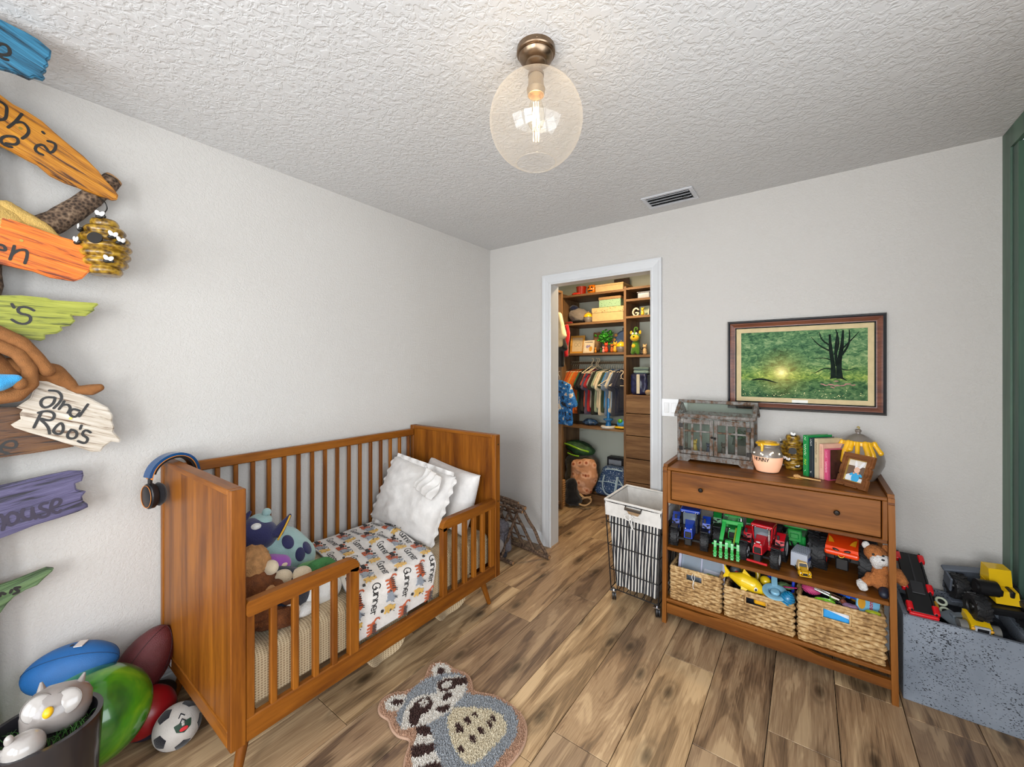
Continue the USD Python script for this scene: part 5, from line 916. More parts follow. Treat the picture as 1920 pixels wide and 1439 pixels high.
for k in range(5):
    x = -.062+k*.026; rk = Polygon([(-.130, .078), (-.150, .080), (-.156, .05), (-.162, .045), (-.158, .022), (-.166, .004), (-.152, .002), (-.146, .022), (-.150, .042), (-.142, .05)]).buffer(.0015)
    part(gt, 'rake_tine', [onto(extr(rk, .013), (x-.02, 0, 0), (0, 1, 0), (0, 0, 1), (1, 0, 0)), bx(x-.0225, x-.0045, -.163, -.152, .026, .032), bx(x-.0225, x-.0045, -.166, -.15, .012, .017)], GRN, False)
part(gt, 'rake_bar', [bx(-.092, .058, -.146, -.134, .056, .066, .003), bx(-.03, .0, -.145, -.12, .06, .09, .003)], GRN, False)
rt = tractor('red toy tractor with red cab and black tyres in the middle of the shelf', (2.052, 2.372, SZ), .96, gloss('tractor_red', 'c01722'), HUBG, -8, roofcol=gloss('tractor_red', 'c01722'), track=.142)
part(rt, 'badge', move(extr(E_(0, 0, .010, .006), .001), (0, -.029, .1165), (18, 0, 0)), plain('badge_white', 'e6dcdc', .4), False)
part(rt, 'front_bar', [bx(-.045, .045, -.062, -.05, .022, .032, .002), bx(-.085, -.04, -.012, -.007, .098, .103), bx(.04, .085, -.012, -.007, .098, .103)], gloss('tractor_red', 'c01722'), False)
# green tractor seen from behind the trailer: chevron tyres
g2 = thing('toy_tractor', 'green toy tractor with big black chevron tyres behind the grey trailer', 'toy tractor', (2.195, 2.575, SZ), -4)
for sx in (-1, 1):
    wheel(g2, (sx*.078, 0, .078), .078, .042, plain('hub_pale', 'bdb58a', .4), 13, .2); wheel(g2, (sx*.06, .11, .05), .05, .03, HUBG)
part(g2, 'body', [bx(-.045, .045, -.03, .12, .06, .12, .005), bx(-.03, .03, -.045, .0, .09, .15, .004), bx(-.05, .05, -.02, .02, .15, .185, .005), bx(-.018, .018, -.055, -.04, .11, .135, .003)], gloss('tractor_green', '1f8a3c'), False)
part(g2, 'hitch', [beam((-.02, -.03, .10), (0, -.06, .05), .006, .006), beam((.02, -.03, .10), (0, -.06, .05), .006, .006)], BLK, False)
# grey trailer
tg = thing('toy_trailer', 'small grey toy horse trailer with ribbed roof behind the yellow pickup', 'toy trailer', (2.222, 2.452, SZ), -14)
TRG = plain('trailer_grey', 'a7acb8', .35); part(tg, 'box', hull([(sx*.034, y, z) for sx in (-1, 1) for y, z in ((-.045, .014), (.06, .014), (-.04, .078), (.06, .085))]), TRG, 20)
for k in range(8): part(tg, 'roof_rib', bx(-.035, .035, -.036+k*.012, -.031+k*.012, .0785+k*.0008, .083+k*.0008, .0005), plain('trailer_rib', '7d828e', .4), False)
part(tg, 'side_stripe', [bx(sx*.0345-.0006, sx*.0345+.0006, -.03, .055, .045, .06) for sx in (-1, 1)], plain('trailer_blue', '3a4a86', .4), False)
for sx in (-1, 1): part(tg, 'wheel', move(cyl(.013, -.006, .006, 20), (sx*.034, .02, .013), (0, 90, 0)), TYRE)
# yellow pickup
yc = thing('toy_pickup', 'small yellow vintage toy pickup at the front of the shelf', 'toy car', (2.230, 2.372, SZ), 12)
YEL = gloss('pickup_yellow', 'd9a71a'); w_ = .021
part(yc, 'cab', hull([(sx*a, y, z) for sx in (-1, 1) for a, y, z in ((w_, .0, .012), (w_, .045, .012), (w_*.95, .002, .03), (w_*.95, .045, .03), (w_*.75, .012, .05), (w_*.75, .042, .05))]), YEL, 25)
part(yc, 'hood', hull([(sx*a, y, z) for sx in (-1, 1) for a, y, z in ((.012, -.036, .012), (.011, -.036, .026), (.016, .004, .034), (.018, .004, .012))]), YEL, 30)
for sx in (-1, 1):
    part(yc, 'front_fender', ell((sx*.0195, -.024, .016), (.008, .017, .013), 2), YEL, True); part(yc, 'headlight', ell((sx*.0165, -.038, .020), (.0042, .003, .0042), 2), CHR, True)
    for y in (-.022, .05): part(yc, 'wheel', move(cyl(.011, -.004, .004, 20), (sx*.021, y, .011), (0, 90, 0)), TYRE)
part(yc, 'grille', bx(-.009, .009, -.0395, -.036, .010, .020, .001), BLK, False); part(yc, 'bumper', bx(-.024, .024, -.043, -.039, .006, .0105, .001), YEL, False)
part(yc, 'windshield', hull([(sx*a, y, z) for sx in (-1, 1) for a, y, z in ((.0165, .0035, .033), (.0145, .0095, .047), (.0145, .012, .047), (.0165, .006, .033))]), BLK, False)
part(yc, 'bed', [bx(-w_, w_, .046, .08, .012, .016), bx(-w_, -w_+.003, .046, .08, .012, .03), bx(w_-.003, w_, .046, .08, .012, .03), bx(-w_, w_, .077, .08, .012, .03)], YEL, False)
# orange monster truck
mo = thing('monster_truck', 'large orange toy monster truck with huge black tyres on the right of the shelf', 'toy truck', (2.385, 2.515, SZ), -8)
ORG = gloss('truck_orange', 'e8420f'); OGD = plain('truck_flame', 'd9901a', .3)
for sx in (-1, 1):
    wheel(mo, (sx*.088, -.02, .074), .074, .056, plain('hub_red', 'b5231c', .3), 16, .16); wheel(mo, (sx*.088, .12, .074), .074, .056, plain('hub_red', 'b5231c', .3), 16, .16)
part(mo, 'chassis', [bx(-.09, .09, -.03, -.01, .062, .084, .003), bx(-.09, .09, .11, .13, .062, .084, .003), bx(-.03, .03, -.05, .14, .07, .10, .004), bx(-.024, .024, -.064, -.05, .03, .085, .004)], BLK, False)
for sx in (-1, 1): part(mo, 'shock_absorber', rod((sx*.05, -.02, .085), (sx*.035, -.005, .125), .006), CHR)
part(mo, 'body', hull([(sx*a, y, z) for sx in (-1, 1) for a, y, z in ((.062, -.085, .105), (.060, -.082, .14), (.056, .0, .175), (.064, .16, .17), (.064, .16, .11), (.064, -.02, .105))]), ORG, 25)
part(mo, 'front_bumper', rbx(0, -.080, .114, .128, .03, .026, .010), ORG, 40)
part(mo, 'cabin', hull([(sx*a, y, z) for sx in (-1, 1) for a, y, z in ((.056, .0, .172), (.056, .12, .17), (.045, .03, .222), (.045, .10, .222))]), ORG, 20)
part(mo, 'windshield', hull([(sx*a, y, z) for sx in (-1, 1) for a, y, z in ((.050, -.001, .176), (.041, .027, .216), (.041, .031, .216), (.050, .004, .176))]), BLK, False)
for sx in (-1, 1):
    part(mo, 'roof_pillar', beam((sx*.054, -.004, .172), (sx*.044, .028, .222), .008, .006), CHR, False)
    part(mo, 'nostril', ell((sx*.020, -.0845, .128), (.014, .005, .006), 2, (0, sx*-18, 0)), BLK, True)
    part(mo, 'gold_flame', hull([(sx*.028, -.062, .1545), (sx*.05, -.06, .152), (sx*.053, -.02, .170), (sx*.043, -.03, .168), (sx*.034, -.045, .162)]), OGD, False)
part(mo, 'nose_ring', tube([(.011*math.cos(a), -.098, .112+.011*math.sin(a)) for a in np.linspace(PI, 2*PI, 14)], .0022, 6), plain('gold_ring', 'e5b53a', .25, .7), True)
# brown and white plush at the shelf end
FOXB = plain('fox_fur', 'ad6a36', .95, var=.2, scale=90, bump=.7, bscale=260); FOXW = plain('white_fur', 'dcd9d6', .95, var=.1, scale=90, bump=.7, bscale=260)
fx = thing('fox_plush', 'brown and white plush fox sitting at the right end of the middle shelf', 'soft toy', (2.505, 2.385, SZ), 0)
part(fx, 'body', fuzz(softbody({'a': ((-.002, .0, .045), .035), 'b': ((.0, .0, .095), .03), 'c': ((-.03, -.01, .055), .026)}, .007, 6, [('a', 'b'), ('a', 'c')]), .005, 110, 1), FOXB, True)
part(fx, 'head', fuzz(softbody({'a': ((-.02, .0, .165), .037), 'b': ((-.008, .0, .160), .036)}, .007, 6, [('a', 'b')]), .004, 110, 2), FOXB, True)
part(fx, 'muzzle', fuzz(softbody({'a': ((-.014, -.024, .146), .026), 'b': ((.012, -.026, .150), .022), 'c': ((-.014, -.016, .124), .020)}, .006, 5, [('a', 'b'), ('a', 'c')]), .004, 140, 3), FOXW, True)
part(fx, 'arm', fuzz(softbody({'a': ((.015, -.005, .11), .022), 'b': ((.05, -.012, .10), .022), 'c': ((.066, -.015, .075), .02)}, .007, 5, [('a', 'b'), ('b', 'c')]), .004, 120, 4), FOXB, True)
part(fx, 'leg', fuzz(softbody({'a': ((-.03, -.01, .05), .022), 'b': ((-.058, -.02, .032), .018)}, .007, 5, [('a', 'b')]), .004, 120, 5), FOXB, True)
part(fx, 'paw', fuzz(softbody({'a': ((-.066, -.025, .028), .018), 'b': ((-.062, -.036, .018), .017)}, .006, 5, [('a', 'b')]), .005, 140, 6), FOXW, True)
for s in (-1, 1):
    part(fx, 'ear', fuzz(ell((-.016+s*.033, .004, .193), (.014, .008, .017), 3), .002, 150), FOXW if s < 0 else FOXB, True); part(fx, 'eye', ell((-.012+s*.016, -.034, .170), (.005, .004, .005), 2), BLK, True)
part(fx, 'nose', ell((.002, -.047, .158), (.006, .004, .004), 2), BLK, True)
db = single('dark_toy_boot', 'small dark navy toy boot beneath the plush fox', 'toy', softbody({'a': ((2.512, 2.345, SZ+.021), .02), 'b': ((2.508, 2.325, SZ+.017), .0165)}, .006, 4, [('a', 'b')]), plain('toy_navy', '1b2130', .5), True)
# ------------------------------------------------------------------ woven baskets on the lower shelf
SEAG = M('water_hyacinth', {'t': ('texture_coordinate', {}), 'n': ('noise_texture', {'scale': 60.0, 'detail': 4.0}), 'w': ('noise_texture', {'scale': 9.0, 'detail': 2.0}), 'a': ('math', {'math_type': 'multiply_add', 'value2': .6}),
   'r': ('rgb_ramp', {'ramp': [(.55, srgb('7d5c36')), (.8, srgb('b48f5d')), (1.05, srgb('d3b788'))]}), 'b': ('bump', {'strength': .5, 'distance': .002}), 'p': ('principled_bsdf', {'roughness': .75})},
   [('t.object', 'n.vector'), ('t.object', 'w.vector'), ('w.fac', 'a.value1'), ('n.fac', 'a.value3'), ('a.value', 'r.fac'), ('r.color', 'p.base_color'), ('n.fac', 'b.height'), ('b.normal', 'p.normal')])
LIN = plain('basket_inner', '8d6a40', .9, var=.2)
def basket(label, xa, xb, ya, yb, z0, z1, hole, row=.0135, st=.023):
    b = thing('woven_basket', label, 'basket', ((xa+xb)/2, (ya+yb)/2, z0)); w, d, h = (xb-xa)/2-.009, (yb-ya)/2-.006, z1-z0
    hx0, hx1, hz0, hz1 = hole; hx0 -= (xa+xb)/2; hx1 -= (xa+xb)/2; hz0 -= z0; hz1 -= z0
    fr_ = sbox(-w, 0.004, w, h-.004).difference(sbox(hx0, hz0, hx1, hz1))
    part(b, 'lining', [onto(extr(fr_, .004), (0, -d+.006, 0), (1, 0, 0), (0, 0, 1), (0, -1, 0)), bx(-w, w, d-.006, d-.002, .004, h-.004), bx(-w+.001, -w+.005, -d, d, .004, h-.004), bx(w-.005, w-.001, -d, d, .004, h-.004), bx(-w, w, -d, d, .002, .006)], LIN, False)
    per = 2*(2*w+2*d); n = int(round(per/st))//2*2; npt = n*4; s = np.linspace(0, per, npt, endpoint=False)
    def at(q):
        if q < 2*w: return (-w+q, -d, 0, -1)
        q -= 2*w
        if q < 2*d: return (w, -d+q, 1, 0)
        q -= 2*d
        if q < 2*w: return (w-q, d, 0, 1)
        q -= 2*w; return (-w, d-q, -1, 0)
    B = np.array([at(q) for q in s]); ms = []; nr = int((h-.02)/row)
    for r in range(nr):
        z = .010+row*(r+.5)*(h-.02)/(nr*row); ph = (r % 2)*PI
        off = .0042*np.sin(s/st*PI+ph); jz = .0012*np.sin(s*40+r*3)
        P = np.c_[B[:, 0]+B[:, 2]*off, B[:, 1]+B[:, 3]*off, z+jz]; rad = row*.56+.0014*np.sin(s/st*PI+ph)
        blocked = (B[:, 3] == -1) & (B[:, 0] > hx0) & (B[:, 0] < hx1) & (z > hz0-.004) & (z < hz1+.004)
        if blocked.any():
            k = np.where(blocked)[0]; idx = np.r_[np.arange(k[-1]+1, npt), np.arange(0, k[0])]; ms.append(tube(P[idx], rad[idx], 6, flat=.55 if 0 else None))
        else: ms.append(tube(P, rad, 6, True))
    part(b, 'woven_strand', ms, SEAG, True, kind='stuff')
    for z, nm in ((h-.006, 'rim'), (.007, 'base_rim')):
        q = np.linspace(0, per, 150, endpoint=False); Bq = np.array([at(v) for v in q]); part(b, nm, tube(np.c_[Bq[:, 0], Bq[:, 1], np.full(150, z)], .0068+.0014*np.sin(q*520), 8, True), SEAG, True)
    hp_ = [(hx0, hz1), (hx0, hz0), (hx1, hz0), (hx1, hz1)]; P = []
    for (p, q_) in zip(hp_, hp_[1:]+hp_[:1]):
        for t_ in np.linspace(0, 1, 12, endpoint=False): P.append((p[0]+(q_[0]-p[0])*t_, -d-.002, p[1]+(q_[1]-p[1])*t_))
    part(b, 'handle_rim', tube(P, .0045, 6, True), SEAG, True)
    return b
SH = .137
basket('small woven basket holding the clear lidded container at the left', 1.630, 1.888, 2.312, 2.68, SH, .322, (1.715, 1.797, .262, .298), .0125, .028)
basket('middle woven basket with the yellow fish toy and other toys', 1.897, 2.198, 2.312, 2.68, SH, .292, (1.995, 2.085, .232, .268), .0135, .028)
basket('largest woven basket at the right holding the toy revolver', 2.207, 2.516, 2.312, 2.68, SH, .347, (2.300, 2.398, .272, .318), .0170, .032)
# contents
box_ = thing('lidded_container', 'clear plastic container with grey lid standing in the small basket', 'container', (1.769, 2.40, .185), rot=(-6, 3, 0))
LIDG = plain('lid_grey', 'bdbbd0', .35); CLR = M('clear_plastic', {'p': ('principled_bsdf', {'base_color': srgb('b6c2cf'), 'roughness': .12, 'alpha': .55})}, [])
rr_ = lambda w, h, r: sbox(-w/2+r, r, w/2-r, h-r).buffer(r)
part(box_, 'rim', onto(extr(rr_(.235, .205, .03).difference(rr_(.205, .175, .024).buffer(0) if 0 else affinity.translate(rr_(.207, .177, .024), 0, .014)), .016), (0, 0, 0), (1, 0, 0), (0, 0, 1), (0, -1, 0)), LIDG, 30)
part(box_, 'lid_panel', onto(extr(affinity.translate(rr_(.21, .18, .024), 0, .013), .004), (0, 0, 0), (1, 0, 0), (0, 0, 1), (0, -1, 0)), CLR, False)
part(box_, 'box_body', bx(-.105, .105, .0, .09, .01, .19, .01), plain('container_inside', '33404c', .5, var=.4, scale=18), False)
part(box_, 'divider', bx(-.003, .003, -.0075, -.004, .015, .188), LIDG, False)
part(box_, 'inner_label', onto(extr(rr_(.085, .075, .01), .002), (.055, -.0045, .05), (1, 0, 0), (0, 0, 1), (0, -1, 0)), plain('label_grey', 'b8bac6', .5), False); part(box_, 'green_item', onto(extr(rr_(.062, .05, .006), .002), (.058, -.0068, .055), (1, 0, 0), (0, 0, 1), (0, -1, 0)), plain('label_green', '7d9a4a', .5), False, label='green and brown square behind the lid')
tg_ = thing('string_tag', 'white string tie hanging at the handle of the small basket', 'string', (1.757, 2.301, .30)); WS = plain('white_string', 'dedbd6', .8)
part(tg_, 'string', tube(smoothpath([(-.004, .0, .01), (-.006, -.006, -.01), (.003, -.007, -.03), (-.002, -.006, -.05), (.004, -.005, -.066)], 20), .0016, 6), WS, True); part(tg_, 'string', tube(smoothpath([(.004, .0, .008), (.007, -.007, -.012), (-.001, -.008, -.032), (.001, -.006, -.062)], 20), .0014, 6), WS, True)
FY = gloss('fish_yellow', 'e8c31c'); ZM = .285
fsh = thing('yellow_fish_toy', 'bright yellow plastic fish toy on top of the middle basket', 'toy fish', (1.990, 2.365, .314), rot=(0, 12, -6)); fsh_scale = UsdGeom.Xformable(fsh).AddScaleOp(); fsh_scale.Set(Gf.Vec3f(1.12, 1.12, 1.15))
part(fsh, 'body', softbody({'a': ((-.058, 0, 0), .013), 'b': ((-.01, 0, .004), .033), 'c': ((.03, 0, .004), .032), 'd': ((.062, 0, -.002), .017)}, .006, 8, [('a', 'b'), ('b', 'c'), ('c', 'd')]), FY, True)
part(fsh, 'tail_fin', hull([(-.055, -.004, 0), (-.055, .004, 0), (-.098, -.003, .035), (-.098, .003, .035), (-.085, -.003, 0), (-.085, .003, 0)]), FY, False); part(fsh, 'tail_fin', hull([(-.055, -.004, 0), (-.055, .004, 0), (-.096, -.003, -.032), (-.096, .003, -.032), (-.085, 0, 0)]), FY, False)
part(fsh, 'dorsal_fin', hull([(-.02, -.004, .03), (-.02, .004, .03), (.02, -.004, .033), (.02, .004, .033), (-.018, 0, .056)]), FY, False); part(fsh, 'side_fin', hull([(-.01, -.03, -.01), (.018, -.03, -.012), (.002, -.052, -.046), (.01, -.034, -.02)]), FY, False)
part(fsh, 'eye', ell((.046, -.026, .004), (.008, .005, .009), 2), plain('toy_white', 'e9e9e6', .3), True); part(fsh, 'pupil', ell((.048, -.0305, .004), (.004, .002, .006), 2), BLK, True)
LBL = gloss('light_blue_plastic', '86b8d0')
st_ = thing('light_blue_scoop', 'pale blue plastic toy scoop with a round head and handle in the middle basket', 'toy scoop', (2.118, 2.355, .302), rot=(14, 4, -12))
part(st_, 'ring', lathe([(.028, 0), (.046, .0), (.055, .008), (.054, .014), (.044, .016), (.03, .012), (.028, .004), (.028, 0)], 40), LBL, 40); part(st_, 'dish', lathe([(0, -.006), (.03, -.004), (.03, .0), (0, -.002)], 32), plain('dish_grey', '5d7d92', .4), 40)
part(st_, 'centre_knob', lathe([(0, 0), (.02, 0), (.02, .012), (.016, .017), (0, .018)], 28), LBL, 40); part(st_, 'handle', beam((-.012, .035, .012), (-.04, .12, .05), .026, .006, b=.002), LBL, False)
for s in (-1, 1): part(st_, 'ear_tab', rbx(s*.056, -.004, .008, .02, .016, .008, .004), LBL, 40)
tb = thing('teal_spiral_ball', 'teal blue ridged toy egg at the right corner of the middle basket', 'toy ball', (2.168, 2.338, .300), rot=(0, 18, 0))
TEAL = gloss('teal_plastic', '11699a'); part(tb, 'ball', ell((0, 0, 0), (.029, .029, .035), 3), TEAL, True)
sp = np.array([((.0295*math.sin(t))*math.cos(t*18), (.0295*math.sin(t))*math.sin(t*18), .0355*math.cos(t)) for t in np.linspace(.15, PI-.15, 260)]); part(tb, 'spiral_ridge', tube(sp, .0021, 5), gloss('teal_ridge', '1f8fb5'), True)
YR = gloss('toy_yellow_orange', 'e7a917')
def simple_toy(name, label, m, mat, cat='toy', smooth=True): return single(name, label, cat, m, mat, smooth)
simple_toy('yellow_ring_toy', 'mustard yellow ring toy behind the fish in the middle basket', tube([(1.995+.042*math.cos(a), 2.46+.012*math.sin(a), .322+.036*math.sin(a)) for a in np.linspace(0, 2*PI, 36, endpoint=False)], .012, 10, True), gloss('mustard', 'b89a1c'))
gb_ = thing('grey_gadget_toy', 'dark grey round toy with red button at the left of the middle basket', 'toy', (1.938, 2.435, .325)); part(gb_, 'body', ell((0, 0, 0), (.028, .026, .034), 3), plain('gadget_grey', '4c5257', .4), True); part(gb_, 'red_button', ell((.008, -.026, .006), (.010, .006, .010), 2), gloss('button_red', 'd01f24'), True)
chn = thing('green_chain_toy', 'bright green link chain hanging behind the grey gadget', 'toy chain', (1.925, 2.50, .34)); LG = gloss('chain_green', '3db52f')
for k in range(7): part(chn, 'link', tube([(.009*math.cos(a)*(1 if k % 2 else .3), .009*math.cos(a)*(.3 if k % 2 else 1), .012*math.sin(a)+.0-.016*k+.05) for a in np.linspace(0, 2*PI, 14, endpoint=False)], .0032, 6, True), LG, True)
simple_toy('yellow_ball', 'plain yellow toy ball beside the fish nose in the middle basket', ell((2.072, 2.435, .315), (.026,)*3, 3), FY, 'ball')
simple_toy('yellow_toy_truck', 'yellow toy truck half buried at the front of the middle basket', cat_([bx(2.03, 2.10, 2.332, 2.38, .232, .262, .006), bx(2.06, 2.12, 2.345, 2.40, .255, .295, .01)]), YR, 'toy car', 30)
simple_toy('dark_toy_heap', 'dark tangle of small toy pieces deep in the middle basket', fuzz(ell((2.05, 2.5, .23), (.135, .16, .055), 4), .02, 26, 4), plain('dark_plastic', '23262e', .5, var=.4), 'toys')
simple_toy('blue_toy_rod', 'deep blue toy rod standing behind the scoop', rod((2.07, 2.47, .27), (2.095, 2.46, .36), .009), gloss('deep_blue', '1f3fc0'))
simple_toy('blue_toy_rod', 'deep blue short rod at the right rear of the middle basket', rod((2.185, 2.44, .28), (2.19, 2.45, .345), .007), gloss('deep_blue', '1f3fc0'))
simple_toy('pink_wand', 'thin magenta stick crossing the middle basket toward the right one', rod((2.15, 2.42, .318), (2.205, 2.40, .336), .003), gloss('magenta', 'c0246e'))
simple_toy('green_toy_piece', 'mottled green and white toy piece behind the scoop', fuzz(ell((2.155, 2.45, .31), (.04, .03, .014), 3), .006, 60, 2), plain('green_white', '7fa06a', .4, var=.6, scale=60))
simple_toy('pink_mesh_ball', 'pink mesh striped ball at the left rear of the largest basket', ell((2.262, 2.405, .352), (.04, .036, .026), 3), M('pink_mesh', {'t': ('texture_coordinate', {}), 'w': ('wave_texture', {'bands_direction': 'diagonal', 'scale': 70.0}), 'r': ('rgb_ramp', {'ramp': [(.3, srgb('8a1f4e')), (.6, srgb('e0548c'))]}), 'p': ('principled_bsdf', {'roughness': .6})}, [('t.object', 'w.vector'), ('w.fac', 'r.fac'), ('r.color', 'p.base_color')]), 'ball')
rv = thing('toy_revolver', 'silver toy revolver with orange tip and brown grip lying in the largest basket', 'toy gun', (2.330, 2.362, .362), rot=(8, 14, 0))
part(rv, 'barrel', [rod((-.075, 0, .006), (.0, 0, .006), .006), rod((-.06, 0, -.006), (.0, 0, -.006), .004)], CHR); part(rv, 'muzzle_tip', rod((-.086, 0, .006), (-.074, 0, .006), .0068), gloss('tip_orange', 'f0641c')); part(rv, 'cylinder', rod((.002, 0, .0), (.032, 0, .0), .015, n=12), CHR); part(rv, 'frame', hull([(-.004, -.006, .014), (.04, -.006, .016), (.045, -.006, -.016), (.0, -.006, -.018), (-.004, .006, .014), (.04, .006, .016), (.045, .006, -.016), (.0, .006, -.018)]), CHR, False)
part(rv, 'trigger_guard', tube([(.022+.014*math.cos(a), 0, -.022+.012*math.sin(a)) for a in np.linspace(0, 2*PI, 16, endpoint=False)], .002, 6, True), CHR, True); part(rv, 'hammer', beam((.04, 0, .012), (.05, 0, .024), .005, .006), CHR, False); part(rv, 'grip', softbody({'a': ((.045, 0, .0), .011), 'b': ((.07, 0, -.02), .012), 'c': ((.088, 0, -.042), .013)}, .006, 4, [('a', 'b'), ('b', 'c')]), wood('grip_wood', '4a2018', '6b3524', '84452e', 'x', 2, .4), True)
for k, (x, y, l) in enumerate(((2.345, 2.41, 'dark blue marker pen behind the revolver cylinder'), (2.385, 2.40, 'bright blue marker pen right of the revolver'))):
    pn = thing('marker_pen', l, 'pen', (x, y, .366), rot=(0, 8, -12+k*8)); part(pn, 'barrel', rod((-.05, 0, 0), (.035, 0, 0), .006), gloss('pen_blue', '1c46b8')); part(pn, 'cap', rod((.035, 0, 0), (.06, 0, 0), .0068), gloss('pen_cap', '2f6fd8'))
bo = thing('board_book', 'pale blue board book with red lettering standing in the largest basket', 'book', (2.462, 2.385, .352), rot=(-16, 14, 24))
part(bo, 'cover', bx(-.045, .045, -.006, .006, -.06, .032, .002), gloss('book_sky', '7fbfe0'), False); tx = meshkit.text_mesh('Seasons', .015, .0008, True); tx.apply_translation((-tx.bounds[:, 0].mean(), 0, 0)); tx.apply_scale((.95, 1, 1)); part(bo, 'lettering', onto(tx, (.015, -.0062, -.012), (0, 0, 1), (-1, 0, 0), (0, -1, 0)), plain('lettering_red', 'c0242c', .4), False)
part(bo, 'orange_picture', onto(extr(E_(-.028, .0, .015, .024), .0006), (0, -.0062, .0), (1, 0, 0), (0, 0, 1), (0, -1, 0)), plain('book_orange', 'd6992a', .5), False)
simple_toy('lime_toy', 'lime green toy piece below the revolver in the largest basket', fuzz(ell((2.31, 2.345, .335), (.04, .018, .014), 3), .005, 50, 3), gloss('lime', '7fc62a')); simple_toy('orange_toy', 'mustard orange toy behind the board book in the largest basket', fuzz(ell((2.435, 2.45, .348), (.035, .025, .028), 3), .005, 50, 5), gloss('mustard_orange', 'c9912a'))
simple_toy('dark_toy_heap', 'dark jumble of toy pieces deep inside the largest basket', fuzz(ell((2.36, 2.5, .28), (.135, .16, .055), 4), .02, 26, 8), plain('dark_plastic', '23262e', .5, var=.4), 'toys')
simple_toy('yellow_green_toy', 'yellow green toy piece at the right end of the largest basket', fuzz(ell((2.478, 2.352, .336), (.028, .016, .012), 3), .004, 60, 6), gloss('yellow_lime', 'b5c22a')); simple_toy('purple_toy', 'dusty purple toy piece beside the revolver grip', fuzz(ell((2.40, 2.35, .340), (.03, .016, .012), 3), .004, 60, 7), plain('dusty_purple', '8a6a86', .5))
cd = thing('basket_card', 'white and blue card tag behind the handle of the largest basket', 'card', (2.349, 2.327, .268)); part(cd, 'card', bx(-.046, .046, 0, .002, 0, .05), plain('card_white', 'dfe0e4', .5), False); part(cd, 'blue_triangle', onto(extr(Polygon([(-.046, .0), (.046, .0), (.046, .022), (-.046, .042)]), .0006), (0, 0, 0), (1, 0, 0), (0, 0, 1), (0, -1, 0)), plain('card_blue', '2f9be0', .5), False)
